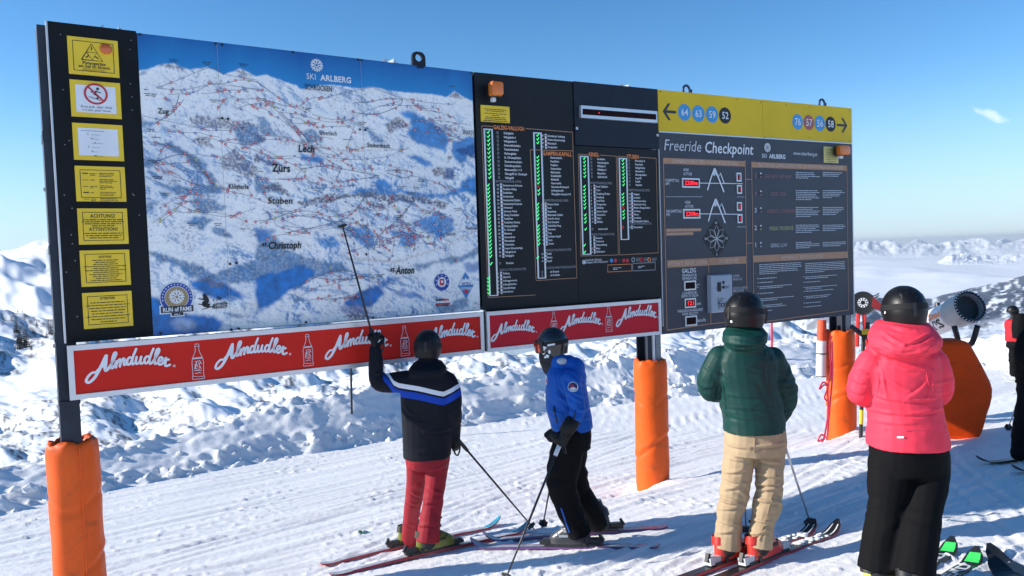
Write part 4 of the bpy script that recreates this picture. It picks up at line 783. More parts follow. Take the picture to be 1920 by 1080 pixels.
for P in ticks: G2.line(np.array(P), [.006, .011, .007])
G2.build('tick_lights', MK['tick'], st_, DT+.004, label='glowing green tick lights in columns')
Wt.build('white_lettering', MK['white'], st_, DT+.001); Or.build('orange_headings', MK['orange'], st_, DT); Gy.build('grey_lettering', MK['grey'], st_, DT); Fr.build('tick_frames', MK['alu'], st_, DT+.002); Wb.build('colour_strips', MK['white'], st_, DT); Rd.build('red_dots', MK['pred'], st_, DT+.0025); Bd.build('blue_dots', MK['blue'], st_, DT+.0025); Kd.build('black_dots', MK['ink'], st_, DT+.0025); Xr.build('cross_lights', MK['xred'], st_, DT+.004, kind='stuff'); St.build('table_borders', MK['copper'], st_, DT)
# ================================================================== YELLOW HEADER AND FREERIDE PANEL
fb = thing('freeride_checkpoint_board', 'slate grey freeride information board with yellow direction strip on top', 'board', B(6.7, -2.53, -.1))
yb_ = 1.172; ysp = BP(1428, 187)[0]; s_e = 8.203
MB().bb(sp2, ysp-.002, yb_, ZT, -.04, .01).build('direction_panel', MK['hdr'], fb); MB().bb(ysp+.002, s_e, yb_, ZT, -.04, .01).build('direction_panel', MK['hdr'], fb)
MB().bb(sp2, s_e+.004, yb_-.014, yb_-.002, -.04, .014).build('edge_strip', MK['alu'], fb)
MB().bb(sp2+.002, s_e+.002, ZB, yb_-.016, -.04, .004).build('freeride_panel', MK['slate'], fb)
MB().bb(s_e+.006, s_e+.02, ZB, ZT, -.05, .006).build('edge_strip', MK['alu'], fb)
MB().bb(sp2+.05, s_e-.03, ZB+.02, ZT-.03, -.10, -.043).build('back_frame', MK['frame'], fb)
YD = .0125; yk = TX(); yw = TX(); yb2 = {k: TX() for k in 'bkrg'}
def arrow(tx, x0, x1, y, hpx, dirn):
    a, v, m_ = BPm(x0, y); e = BP(x1, y)[0]; w = e-a; h = hpx*m_/2; t = h*.30
    P = [(0, 0), (h*.85, h), (h*.85+t*1.35, h), (t*1.9, t*.55), (w, t*.55), (w, -t*.55), (t*1.9, -t*.55), (h*.85+t*1.35, -h), (h*.85, -h)]
    tx.poly([(a+p[0], v+p[1]) if dirn < 0 else (e-p[0], v+p[1]) for p in P])
arrow(yk, 1241, 1266, 209, 31, -1); yk.build('direction_arrow', MK['dark'], fb, YD); yk = TX(); arrow(yk, 1568, 1587, 234.5, 27, 1); yk.build('direction_arrow', MK['dark'], fb, YD)
for st, x, y, cl, r_ in (('64', 1281.8, 211, 'b', 15.4), ('63', 1308, 213.5, 'b', 15.4), ('59', 1333.7, 215.2, 'b', 15.2), ('52', 1358, 217, 'k', 15), ('76', 1494, 228.8, 'b', 14.2), ('57', 1515, 230.2, 'r', 14.2), ('56', 1535.5, 231.7, 'b', 14.2), ('58', 1555.8, 233, 'k', 14)):
    a, v, m_ = BPm(x, y); t_ = TX(); t_.disc(a, v, r_*m_, 28); dsc = t_.build('run_number_disc', {'b': mat('disc_blue', (.05, .31, .62), .4), 'k': MK['ink'], 'r': mat('disc_red', (.42, .09, .08), .4)}[cl], fb, YD)
    t_ = TX(); t_.text(st, a, v-6.2*m_, 12.5*m_, w=17*m_, bold=.012, align='c'); t_.build('run_number', MK['white'], dsc, YD+.003)
sc_ = TX()
for x, y in ((1236, 172), (1380, 187), (1425, 192), (1472, 197), (1516, 201), (1592, 208), (1516, 258), (1592, 264), (1432, 258)): sc_.disc(*BP(x, y)[:2], .007, 6)
sc_.build('screw_heads', MK['ink'], fb, YD+.002)
FD = .0065; fw = TX(); fl = TX(); fc = TX(); fct = TX(); fs = TX(); fy = TX(); fbk = TX()
fl.T('Freeride', 1243, 281.5, 20, 1314, shear=.18, d=.005); fw.T('Checkpoint', 1320, 286, 20, 1411, shear=.12, bold=.012, d=.005)
ski_arlberg(fw, 1427, 296, .72); fw.T('www.skiarlberg.at', 1486, 290.5, 6.5, 1531)
def bar(x0, y0, x1, y1, text, tx0, tx1):
    a, v1 = BP(x0, y0)[:2]; b_ = BP(x1, y0)[0]; v0 = BP(x0, y1)[1]; fc.rect(a, v0, b_, v1); vt = v0+(v1-v0)*.22; t0 = BP(tx0, (y0+y1)/2)[0]; t1 = BP(tx1, (y0+y1)/2)[0]
    fct.text(text, t0, vt, (v1-v0)*.58, w=t1-t0)
bar(1243, 296, 1396, 307, 'LAWINENGEFAHRENSTUFEN / AVALANCHE DANGER LEVEL', 1259, 1381); bar(1408, 303.5, 1587, 314, 'ERLÄUTERUNGEN LAWINENGEFAHRENSTUFEN / DESCRIPTION OF AVALANCHE DANGER LEVEL', 1420, 1580)
bar(1248, 429, 1314, 435, 'GEFÄHRLICHE HANGEXPOSITION', 1249, 1313); bar(1248, 436, 1299, 442, 'DANGEROUS EXPOSITION', 1249, 1298)
bar(1250, 488.5, 1327, 502, 'WETTERWERTE / WEATHER CONDITIONS', 1251, 1325); bar(1328, 484.5, 1399, 497.5, 'LVS CHECKPOINT', 1346, 1383); bar(1411, 480.5, 1589, 492, 'FREERIDEREGELN / FREERIDE REGULATIONS', 1464, 1542)
for pts in ([(1243, 297), (1250, 619), (1332, 607), (1400, 600), (1396, 300)], [(1327, 489), (1332, 608)], [(1249, 489), (1400, 481)], [(1408, 304), (1413, 606), (1590, 581), (1587, 310)], [(1411, 480), (1589, 472)], [(1397, 336), (1408, 336.5)], [(1399, 456), (1410, 456)], [(1399, 530), (1400, 600)]):
    for a, b_ in zip(pts[:-1], pts[1:]): fc.line(sv([a, b_]), .009)
fw.T('HÖHE', 1280, 321, 5, 1290); fw.T('ALTITUDE', 1280, 328.5, 5, 1296); fw.T('VORMITTAG', 1246, 341, 5.5, 1272); fw.T('AM', 1246, 347, 5, 1254); fw.T('HÖHE', 1283, 382, 5, 1293); fw.T('ALTITUDE', 1283, 389.5, 5, 1299); fw.T('NACHMITTAG', 1248, 399, 5.5, 1277); fw.T('PM', 1248, 405.5, 5, 1255)
def mtn(x, y0, y1, sc):                      # mountain pictogram
    a, vb, m_ = BPm(x, y1); vt = BP(x, y0)[1]; h = vt-vb
    fl.poly([(a-.02*h, vb+h), (a-.22*h, vb+.60*h), (a-.09*h, vb+.70*h), (a, vb+.64*h), (a+.08*h, vb+.74*h), (a+.15*h, vb+.62*h), (a+.05*h, vb+h*.98)])
    fw.line([(a-.46*h, vb), (a-.22*h, vb+.58*h), (a, vb+h)], .016, .0004); fw.line([(a+.02*h, vb+h), (a+.3*h, vb+.45*h), (a+.56*h, vb-.08*h)], .018, .0008); fw.line([(a+.22*h, vb+.6*h), (a+.36*h, vb+.8*h), (a+.6*h, vb+.3*h)], .014, .0012)
mtn(1339, 316, 357, 1); mtn(1341, 373, 415, 1)
for y, x in ((343.5, 1310), (401, 1312)): fw.line(sv([(x, y), (1391, y+1)]), .008, 0)
for y, xa, xb in ((369, 1247, 1316), (369.5, 1380, 1395), (425.5, 1381, 1397)): fl.line(sv([(xa, y), (xb, y)]), .004, 0)
def led(x0, y0, x1, y1, txt, on, par=fb):
    a, v1 = BP(x0, y0)[:2]; b_ = BP(x1, y0)[0]; v0 = BP(x0, y1)[1]; f_ = MB().bb(a, b_, v0, v1, .0045, .016).build('led_display', MK['alu'], par); q = .016
    MB().bb(a+q, b_-q, v0+q, v1-q, .0162, .018).build('led_window', MK['ledoff'], f_)
    if on: t_ = TX(); t_.text(txt, (a+b_)/2, v0+q+.012, (v1-v0-2*q-.024), w=(b_-a-2*q)*(.88 if len(txt) > 1 else .4), align='c', bold=.03); t_.build('led_digits', MK['led'], f_, .0215)
led(1277, 334, 1310, 352, '2200m', 1); led(1279, 392, 1311, 410, '2200m', 1)
for (x, y), tx_ in (((1379, 324), '2'), ((1380, 347), '1'), ((1380, 379), '2'), ((1381, 402), '1')): led(x, y, x+9, y+16.5, tx_, 1)
led(1281, 527, 1303, 545, '', 0); led(1282, 560, 1303, 578, '121', 1); led(1283, 593, 1305, 612, '', 0)
fw.T('GALZIG', 1277, 512, 8, 1304, bold=.012); fw.T('TEMPERATUR', 1277, 519.5, 5, 1305); fw.T('TEMPERATURE', 1277, 525.5, 5, 1305); fw.T('C°', 1304, 539.5, 6.5, 1311); fw.T('SCHNEEHÖHE', 1278, 552.5, 5, 1305); fw.T('DEPTH OF SNOW', 1276, 558.5, 5, 1308); fw.T('cm', 1305, 572, 6, 1313); fw.T('WINDGESCHWINDIGKEIT', 1269, 586.5, 5, 1317); fw.T('WIND VELOCITY', 1278, 592, 5, 1308); fw.T('km/h', 1306, 604, 6.5, 1322)
# compass rose
a, v, m_ = BPm(1342, 447.5); w_, h_ = .235, .215
fbk.poly([(a-w_*.83, v), (a, v-h_), (a+w_*.83, v), (a, v+h_)])
for k in range(8):
    an = k*math.pi/4; r1, r2 = .075*1.3, .135*1.02; q = .32
    fl.line([(a, v), (a+math.cos(an-q)*r1, v+math.sin(an-q)*r1), (a+math.cos(an)*r2, v+math.sin(an)*r2), (a+math.cos(an+q)*r1, v+math.sin(an+q)*r1), (a, v)], .0045, .0025+(k % 4)*.0004)
for st, dx, dy in (('N', 0, .155), ('S', 0, -.18), ('W', -.15, -.012), ('O', .15, -.012)): fw.text(st, a+dx, v+dy, .026, align='c')
for k, (y, txt, x0, x1, T_) in enumerate(((332, 'SEHR GROSS / VERY HIGH', 1432, 1481, 'r'), (365.5, 'GROSS / HIGH', 1443, 1472, 'r'), (397, 'ERHEBLICH / CONSIDERABLE', 1437, 1490, 'o'), (430, 'MÄSSIG / MODERATE', 1441, 1486, 'y'), (462, 'GERING / LOW', 1443, 1474, 'g'))):
    T2 = {'r': fs, 'o': fs, 'y': fy, 'g': fl}[T_]; T2.T(txt, x0, y+2, 7, x1, shear=.1); (fs if T_ == 'r' else fw).T(str(5-k), 1413, y+1.5, 8.5, 1418)
    b_, v, m_ = BPm(1425, y-3); dq_ = TX(); dq_.poly([(b_-.03, v), (b_, v-.035), (b_+.03, v), (b_, v+.035)]); dq_.build('danger_symbol', MK['dark'], fb, FD); T2.poly([(b_-.016, v-.012), (b_, v-.03), (b_+.016, v-.012)], .002); fw.poly([(b_-.018, v+.014), (b_, v+.035), (b_+.018, v+.014)], .002)
    for x0_, x1_ in ((1490.5, 1536), (1541, 1585)):
        q0, vv, _ = BPm(x0_, y-8+k*.4); q1 = BP(x1_, y)[0]; greek(fl, q0, q1, vv, .013, .0205, (4, 6, 6, 5, 4)[k] if x0_ < 1500 else (3, 5, 5, 4, 3)[k], .4)
for x0_, x1_, y, n in ((1422, 1502, 497, 6), (1508, 1584, 495, 6)):
    q0, vv, _ = BPm(x0_, y); q1 = BP(x1_, y)[0]; greek(fl, q0, q1, vv, .012, .0205, n, .12)
    v = vv-.0205*n-.03
    while v > -.74:
        fw.rect(q0-.03, v+.001, q0-.018, v+.010); greek(fl, q0, q0+(q1-q0)*.86, v, .012, .019, _gr.choice((1, 2, 2)), .45); v -= _gr.choice((.045, .06, .075))
for a_, M_, n_ in ((fw, 'white', 'white_lettering'), (fl, 'lgrey', 'light_grey_print'), (fs, 'salmon', 'salmon_lettering'), (fy, 'limey', 'yellow_lettering')): a_.build(n_, MK[M_], fb, FD+.0045)
fc.build('copper_bars', MK['copper'], fb, FD); fct.build('bar_lettering', mat('print_pale_copper', (.72, .55, .45), .5), fb, FD+.004); fbk.build('compass_rose', MK['ink'], fb, FD)
# ================================================================== AVALANCHE BEACON CHECK BOX
c0, v1 = BP(1332, 516, .06)[:2]; c1_ = BP(1372, 516, .06)[0]; v0 = -.70
lv = thing('transceiver_check_box', 'light grey avalanche transceiver check box mounted on the freeride board', 'box', B((c0+c1_)/2, v0, .05))
M_LV = mat('box_grey', (.36, .40, .47), .45, var=.05); 
b = MB(); e_ = .012
rings = [[B(p, q, d) for p, q in ((c0+o, v0+o), (c1_-o, v0+o), (c1_-o, v1-o), (c0+o, v1-o))] for d, o in ((.0065, .0), (.062, 0), (.074, e_), (.0742, e_+.02))]
b.loft(rings).build('housing', M_LV, lv)
t_ = TX(); cx = (c0+c1_)/2; t_.text('LVS', cx, v1-.10, .022, align='c'); t_.text('CHECKPOINT', cx, v1-.15, .028, w=.2, align='c')
vy = v1-.32
for r_ in (.028, .046, .064):
    for a0 in (-.7, math.pi-.7): t_.line([(cx+r_*math.cos(a0+k*.2), vy+r_*math.sin(a0+k*.2)) for k in range(8)], .008, 0)
t_.ring(cx, vy, .014, .024, 14); t_.build('lettering', MK['dark'], lv, .0765)
t_ = TX(); t_.rect(cx-.075, v0+.22, cx-.02, v0+.32); t_.rect(cx+.0, v0+.30, cx+.03, v0+.33); t_.rect(cx+.0, v0+.25, cx+.03, v0+.28); greek(t_, cx-.08, cx+.02, v0+.14, .012, .022, 3); t_.build('pictograms', MK['ink'], lv, .0765)
q = TX(); q.T('NOTRUF', 1372.5, 520, 4.5, 1385); q.T('EMERGENCY CALL', 1372.5, 526, 4.5, 1390); q.T('LEISTUNG ST. ANTON', 1373, 543, 4.5, 1400); q.T('DISPATCH ANTON', 1373, 548, 4.5, 1393); q.build('emergency_lettering', MK['lgrey'], fb, FD+.005)
# ================================================================== RED BANNERS
def almdudler(tx, s0, v0, wid):              # brush-script word drawn as strokes
    S = [[(.80, .32), (.35, .52), (-.12, .25), (-.25, -.25), (.15, -.62), (.75, -.35), (1.25, .55), (1.85, 2.05)], [(1.85, 2.05), (1.92, 1.2), (1.95, .35), (2.08, .02), (2.38, .2)], [(.80, .32), (1.3, .66), (1.95, .8)],
         [(2.38, .2), (2.8, 1.0), (3.08, 1.8), (2.98, 2.1), (2.76, 1.85), (2.68, .7), (2.78, .05), (3.1, .25)],
         [(3.1, .25), (3.28, .9), (3.32, .5), (3.30, .0)], [(3.32, .45), (3.6, .98), (3.78, .75), (3.78, 0)], [(3.80, .45), (4.08, .98), (4.26, .75), (4.26, .12), (4.5, .12)]]
    def dd(x): return [[(x+.55, .82), (x+.25, 1.0), (x-.02, .6), (x+.08, .08), (x+.38, .1), (x+.6, .6)], [(x+.9, 2.05), (x+.66, 1.1), (x+.60, .3), (x+.74, 0), (x+.98, .15)]]
    S += dd(4.62)+[[(5.72, .95), (5.70, .3), (5.88, .0), (6.16, .25), (6.3, .95)], [(6.3, .95), (6.26, .25), (6.42, 0), (6.65, .15)]]+dd(6.78)
    S += [[(7.75, .15), (8.15, 1.0), (8.42, 1.8), (8.32, 2.1), (8.1, 1.85), (8.02, .7), (8.12, .05), (8.42, .2)], [(8.42, .3), (8.85, .55), (8.95, .9), (8.7, 1.02), (8.5, .55), (8.62, .05), (8.95, .1), (9.2, .45)], [(9.2, .45), (9.38, 1.1), (9.45, .85), (9.75, .9)], [(9.42, .85), (9.40, .3), (9.45, .0), (9.7, .02), (9.98, .25)]]
    k = wid/10.2
    for i, pts in enumerate(S):
        c = crom(pts, 5); y = c[:, 1]*1.0; x = c[:, 0]; arch = -.042*(x-5.6)**2+1.15
        y = y+arch; x = x+.18*c[:, 1]; w = np.full(len(c), .31)
        if i in (0, 1): w = np.linspace(.28, .42, len(c)) if i == 0 else np.full(len(c), .40)
        tx.line(np.stack([s0+x*k, v0+y*k], 1), w*k, .0005*i)
        for e in (0, -1): tx.disc2(s0+x[e]*k, v0+y[e]*k, w[e]*k/2, .0005*i)
    tx.ring(s0+10.6*k, v0+.35*k, .10*k, .17*k, 10)
def disc2(s, c, v, r, lay): s.add([(c+r*math.cos(k*.6283), v+r*math.sin(k*.6283)) for k in range(10)], [tuple(range(10))], lay+.0002)
TX.disc2 = disc2
def bottle(tx, s, v0, h):
    r = h*.16; P = [(.30, 1), (.30, .955), (.36, .95), (.36, .915), (.30, .91), (.32, .80), (.62, .68), (.88, .58), (.96, .48), (.90, .10), (1.02, .06), (1.02, .012), (.9, 0)]
    out = [(s+a*r, v0+b_*h) for a, b_ in P]+[(s-a*r, v0+b_*h) for a, b_ in reversed(P)]; out.append(out[0]); tx.line(out, h*.016, 0)
    tx.rect(s-r*.88, v0+h*.575, s+r*.88, v0+h*.62); tx.line([(s-r*.34, v0+h*.93), (s+r*.34, v0+h*.93)], h*.012); tx.line([(s-r*.85, v0+h*.09), (s+r*.85, v0+h*.06)], h*.014)
    for a in ([(-.5, .50), (.3, .52), (.6, .42)], [(-.2, .50), (-.5, .33), (-.1, .28)], [(.1, .48), (.3, .36), (.1, .25)], [(.5, .5), (.2, .40), (.55, .28)], [(-.6, .42), (-.1, .40), (.0, .33)], [(-.55, .18), (-.25, .16), (.1, .19), (.5, .16)], [(-.7, .27), (-.4, .25), (.3, .25), (.6, .23)]): tx.line([(s+p*r, v0+q_*h) for p, q_ in a], h*.018)
    tx.line([(s-r*.55, v0+h*.3), (s-r*.2, v0+h*.46)], h*.04)
RD = .10
def banner(s0, s1, label, items, M):
    t = thing('advertising_banner', label, 'banner', B((s0+s1)/2, ZB, RD/2), 'red light boxes under the board'); fwid = .034; v0, v1 = -.862, -.507
    MB().bb(s0+.004, s1-.004, v0+.004, v1-.004, .006, RD-.012).build('light_box', MK['frame'], t)
    MB().bb(s0+fwid+.001, s1-fwid-.001, v0+fwid+.001, v1-fwid-.001, RD-.011, RD-.003).build('red_face', M, t)
    def bar_(sa, sb, va, vb, cut):            # mitred frame bar
        mb = MB(); c = fwid if cut else 0
        if abs(sb-sa) > abs(vb-va): q = [(sa, va if vb > va else va), (sb, va), (sb-fwid, vb), (sa+fwid, vb)]
        else: q = [(sa, va), (sb, va+fwid), (sb, vb-fwid), (sa, vb)]
        mb.add([B(a, b_, RD-.014) for a, b_ in q]+[B(a, b_, RD+.006) for a, b_ in q], [(3, 2, 1, 0), (4, 5, 6, 7), (0, 1, 5, 4), (1, 2, 6, 5), (2, 3, 7, 6), (3, 0, 4, 7)]); mb.build('frame_bar', MK['alu'], t)
    bar_(s0, s1, v0, v0+fwid, 1); bar_(s0, s1, v1, v1-fwid, 1); bar_(s0, s0+fwid, v0, v1, 1); bar_(s1, s1-fwid, v0, v1, 1)
    for kind, x0, x1, y in items:
        g = TX()
        if kind == 'a':
            a, v, m_ = BPm2(x0, y); e = BP(x1, y, RD)[0]; almdudler(g, a, v, (e-a)); g.build('brand_lettering', MK['white'], t, RD-.001)
        else:
            a, v, m_ = BPm2(x0, y); h = v-BP(x0, x1, RD)[1]; bottle(g, a, v-h, h); g.build('bottle_drawing', MK['lgrey'], t, RD-.001)
def BPm2(x, y): a = BP(x, y, RD); return a[0], a[1], a[2]/F
MK['red2'] = mat('banner_crimson', (.62, .020, .035), .5, spec=.15, var=.05, vscale=2)
banner(-.004, 3.135, 'long red drink banner under the map with five white script words and bottles', [('a', 166, 322, 707), ('b', 369, 711, 645), ('a', 408, 540, 682), ('b', 576, 686, 627), ('a', 614, 729, 664), ('b', 758, 667, 611), ('a', 798, 892, 645)], MK['red'])
banner(3.168, 5.136, 'shorter crimson drink banner under the run lists, beside the middle post', [('a', 924, 1003, 633), ('b', 1038, 628, 585), ('a', 1052, 1127, 618), ('b', 1141, 622, 575), ('a', 1158, 1231, 605)], MK['red2'])
# ================================================================== LIFTING EYES AND BRACKETS ON TOP
def lug(x, y, parent, M, r=.062, base=.05):
    a = BP(x, y, -.03)[0]; b = MB(); v = ZT; n = 16; hole = r*.5; cx_, cv = a, v+base+r*.25
    out = [(a-r, v-.02), (a+r, v-.02), (a+r, v+base+r*.55), (a+r*.55, v+base+r*1.05), (a-r*.55, v+base+r*1.05), (a-r, v+base+r*.55)]
    # outline resampled to n points round the hole
    P = []
    for k in range(n):
        an = k*2*math.pi/n; d_ = np.array([math.cos(an), math.sin(an)]); best = 9
        for i in range(6):
            p, q = np.array(out[i])-(cx_, cv), np.array(out[(i+1) % 6])-(cx_, cv); e = q-p; den = d_[0]*e[1]-d_[1]*e[0]
            if abs(den) < 1e-9: continue
            t = (p[0]*e[1]-p[1]*e[0])/den; u = (p[0]*d_[1]-p[1]*d_[0])/den
            if t > 0 and -1e-6 <= u <= 1+1e-6: best = min(best, t)
        P.append((cx_+d_[0]*best, cv+d_[1]*best))
    H = [(cx_+hole*math.cos(k*2*math.pi/n), cv+hole*math.sin(k*2*math.pi/n)) for k in range(n)]
    V = [B(*p, d) for d in (-.025, .0) for L_ in (P, H) for p in L_]; Fc = []
    for k in range(n):
        k2 = (k+1) % n; Fc += [(2*n+k, 2*n+k2, 3*n+k2, 3*n+k), (k2, k, n+k, n+k2), (k, k2, 2*n+k2, 2*n+k), (n+k2, n+k, 3*n+k, 3*n+k2)]
    mk('lifting_eye', V, Fc, M, parent)
lug(783, 128, brd, MK['frame'])
def shackle(x, y, parent):
    a = BP(x, y, -.05)[0]; pts = [B(a-.03+.0*k, ZT-.02, -.05) for k in range(1)]+[B(a+.045*math.cos(t), ZT+.035+.05*math.sin(t), -.05) for t in np.linspace(math.pi*1.1, -.1*math.pi, 9)]+[B(a+.045, ZT-.02, -.05)]
    MB().tube(pts, .013, 7).build('lifting_shackle', mat('shackle_navy', (.03, .05, .11), .35, .5), parent, smooth=True); MB().bb(a+.06, a+.075, ZT-.01, ZT+.05, -.06, -.045).build('shackle_pin', MK['frame'], parent)
shackle(1287, 173, fb); shackle(1541, 197, fb)
def gusset(x, y, w, h, parent, flip=1):
    a = BP(x, y, -.06)[0]; V = [B(a, ZT-.03, d) for d in (-.20, -.055)]+[B(a+flip*w, ZT-.03, d) for d in (-.20, -.055)]+[B(a, ZT+h, d) for d in (-.20, -.055)]
    mk('bracket_plate', V, [(0, 2, 4), (1, 5, 3), (0, 1, 3, 2), (2, 3, 5, 4), (4, 5, 1, 0)], MK['bolt'], parent)
gusset(194, 48, .09, .045, brd, -1); gusset(222, 50, .09, .045, brd, 1); gusset(725, 112, .07, .05, brd, -1); gusset(738, 113, .08, .05, brd, 1); gusset(1168, 158, .07, .04, st_, -1); gusset(1178, 158, .08, .04, st_, 1)
# ================================================================== BEACONS
M_AMB = mat('beacon_amber', (.75, .17, .01), .25, var=.1, coat=.4); M_BLK = mat('black_plastic', (.012, .012, .013), .45); M_WPL = mat('white_plastic', (.75, .76, .78), .4)
def beacon(x0, y0, x1, y1, d0, d1, label, wide=1.):
    a, v1, m_ = (lambda q: (q[0], q[1], q[2]/F))(BP(x0, y0, d1)); e = BP(x1, y0, d1)[0]; v0 = BP(x0, y1, d1)[1]
    t = thing('warning_beacon', label, 'beacon', B((a+e)/2, v0, (d0+d1)/2), 'amber warning beacons on the board'); c = (a+e)/2; w = (e-a)/2; vm = (v0+v1)/2; hh = (v1-v0)/2
    def rr(k, d): return [B(c+w*k*max(-1, min(1, 1.35*math.cos(q*math.pi/8+.2))), vm+hh*k*max(-1, min(1, 1.35*math.sin(q*math.pi/8+.2))), d) for q in range(16)]
    MB().loft([rr(.98, d0+.02), rr(1.0, (d0+d1)/2)]).build('housing', M_BLK, t); MB().loft([rr(.97, (d0+d1)/2+.001), rr(.97, d1-.02), rr(.9, d1-.005), rr(.7, d1)]).build('lens', M_AMB, t, smooth=True, split=.6)
    MB().bb(c-w*.25, c+w*.3, v0-hh*.55, v0-hh*.04, d0+.02, d0+.06).build('bracket', M_WPL, t); MB().bb(c-w*.7, c+w*.6, v0-hh*.03, v0+hh*.12, d0+.02, d1-.03).build('base', M_BLK, t)
beacon(922, 150, 945, 178, .03, .17, 'amber beacon on the black list panel above its small yellow notice')
beacon(1576, 271, 1596, 290, .03, .15, 'amber beacon at the right end of the freeride board')
a, v1 = BP(900, 197)[:2]; e = BP(954, 202)[0]; v0 = BP(902, 228)[1]
ny = MB().bb(a, e, v0, v1, .002, .012).build('notice_sign', MK['yel'], st_); t_ = TX()
greek(t_, a+.02, e-.02, v1-.035, .009, .0155, 2, .2, True); greek(t_, a+.03, e-.03, v1-.072, .009, .0155, 2, .2, True); greek(t_, a+.02, e-.02, v1-.105, .009, .0155, 4, .2, True); t_.build('lettering', MK['ink'], ny, .0145)
a, v1 = BP(1543, 275)[:2]; e = BP(1570, 276)[0]; v0 = BP(1543, 305)[1]
ny = MB().bb(a, e, v0, v1, .006, .013).build('notice_sign', mat('notice_pale_yellow', (.72, .62, .22), .5), fb); t_ = TX(); greek(t_, a+.02, e-.02, v1-.03, .008, .02, 9, .3, True); t_.build('lettering', MK['ink'], ny, .0155)
# ================================================================== MIDDLE AND RIGHT POSTS, ORANGE PADS
mp0, mp1 = BP(1197, 650, -.05)[0], BP(1240, 650, -.05)[0]
mc = (mp0+mp1)/2+.075; beam('post', mc-.085, mc+.085, -2.75, ZM+.05, -.26, -.075, st_, M_POST)
MB().bb(mc-.03, mc-.005, -1.5, ZB+.0, -.074, -.055).build('conduit', M_WPL, st_); MB().bb(mc+.012, mc+.08, -1.5, ZB+.1, -.074, -.064).build('cover_plate', M_POSTG, st_)
rp0, rp1 = BP(1560, 600, -.05)[0], BP(1600, 600, -.05)[0]
rc_ = (rp0+rp1)/2+.10; beam('post', rc_-.085, rc_+.085, -2.75, ZB+.06, -.26, -.075, fb, M_POST); MB().bb(rc_-.03, rc_+.06, -1.5, ZB+.05, -.074, -.06).build('cover_plate', M_POSTG, fb)
MB().bb(ps0-.014, ps1-.016, ZB-.03, ZB-.008, -.246, -.03).build('foot_bracket', M_POST, brd)
M_PAD = mat('orange_vinyl', (.80, .105, .006), .48, var=.08, vscale=3, bump=.3, bscale=14, spec=.3, wear=.6)
def pad(s, xl, xr, ytop, label, seed, zbot):
    c = B(s, 0, -.165); rad = .172 if seed > 1 else .160; vt = BP((xl+xr)/2, ytop, -.05)[1]+CZ; t = thing('post_pad', label, 'post pad', (c[0], c[1], zbot), 'orange crash pads round the posts'); n, m_ = 72, 70; V = []
    rg = np.random.RandomState(seed)
    for i in range(m_):
        f = i/(m_-1); z = zbot-.12+(vt-zbot+.12)*f
        for k in range(n):
            an = k*2*math.pi/n; w = .010*float(pn(an*1.2+seed, z*3.2, seed))+.013*float(pn(z*1.6, seed*3.3, seed+2))*math.cos(an-seed)
            w += -.012*math.exp(-((z-zbot-.45-.13*math.sin(an+seed))/.022)**2)+.006*math.exp(-((z-zbot-.50-.13*math.sin(an+seed))/.03)**2)-.009*math.exp(-((z-zbot-.95-.05*math.sin(2*an+seed))/.02)**2)
            if f > .95: w -= .02*((f-.95)/.05)**2+.008*math.sin(an*7+seed)*((f-.95)/.05)
            zz = z+(.012*math.sin(an*5+seed*2)+.012*float(pn(an*2, seed, 3)) if i == m_-1 else 0)
            V.append((c[0]+(rad+w)*math.cos(an), c[1]+(rad+w)*math.sin(an), zz))
    Fc = [(i*n+k, i*n+(k+1) % n, (i+1)*n+(k+1) % n, (i+1)*n+k) for i in range(m_-1) for k in range(n)]
    nb_ = len(V)
    for k in range(n):                       # gathered top folded inwards
        an = k*2*math.pi/n; V.append((c[0]+(rad*.72+.006*math.sin(an*9))*math.cos(an), c[1]+rad*.72*math.sin(an), vt-.012+.014*math.sin(an*11+seed)))
    for k in range(n): an = k*2*math.pi/n; V.append((c[0]+rad*.55*math.cos(an), c[1]+rad*.55*math.sin(an), vt-.06))
    Fc += [((m_-1)*n+k, (m_-1)*n+(k+1) % n, nb_+(k+1) % n, nb_+k) for k in range(n)]+[(nb_+k, nb_+(k+1) % n, nb_+n+(k+1) % n, nb_+n+k) for k in range(n)]
    mk('pad_cover', V, Fc, M_PAD, t, smooth=True)
    sm_ = [(c[0]+(rad+.004)*math.cos(seed*1.3+4.2), c[1]+(rad+.004)*math.sin(seed*1.3+4.2), zbot+(vt-zbot)*f) for f in np.linspace(-.05, .97, 12)]
    MB().tube(sm_, .006, 5).build('seam', M_PAD, t); return t
pad((ps0+ps1)/2-.01, 82, 188, 829, 'leftmost orange post pad, cut off by the bottom of the picture', 1, gz0(*B(.05, 0, -.16)[:2]))
pad(mc+.015, 1195, 1256, 676, 'middle orange post pad below the end of the red banner', 2, float(gz0(*B(5.2, 0, -.16)[:2]))+.02)
pad(rc_, 1557, 1613, 620, 'orange post pad under the right end of the board, beside the pink jacket', 3, float(gz0(*B(8.2, 0, -.16)[:2])))
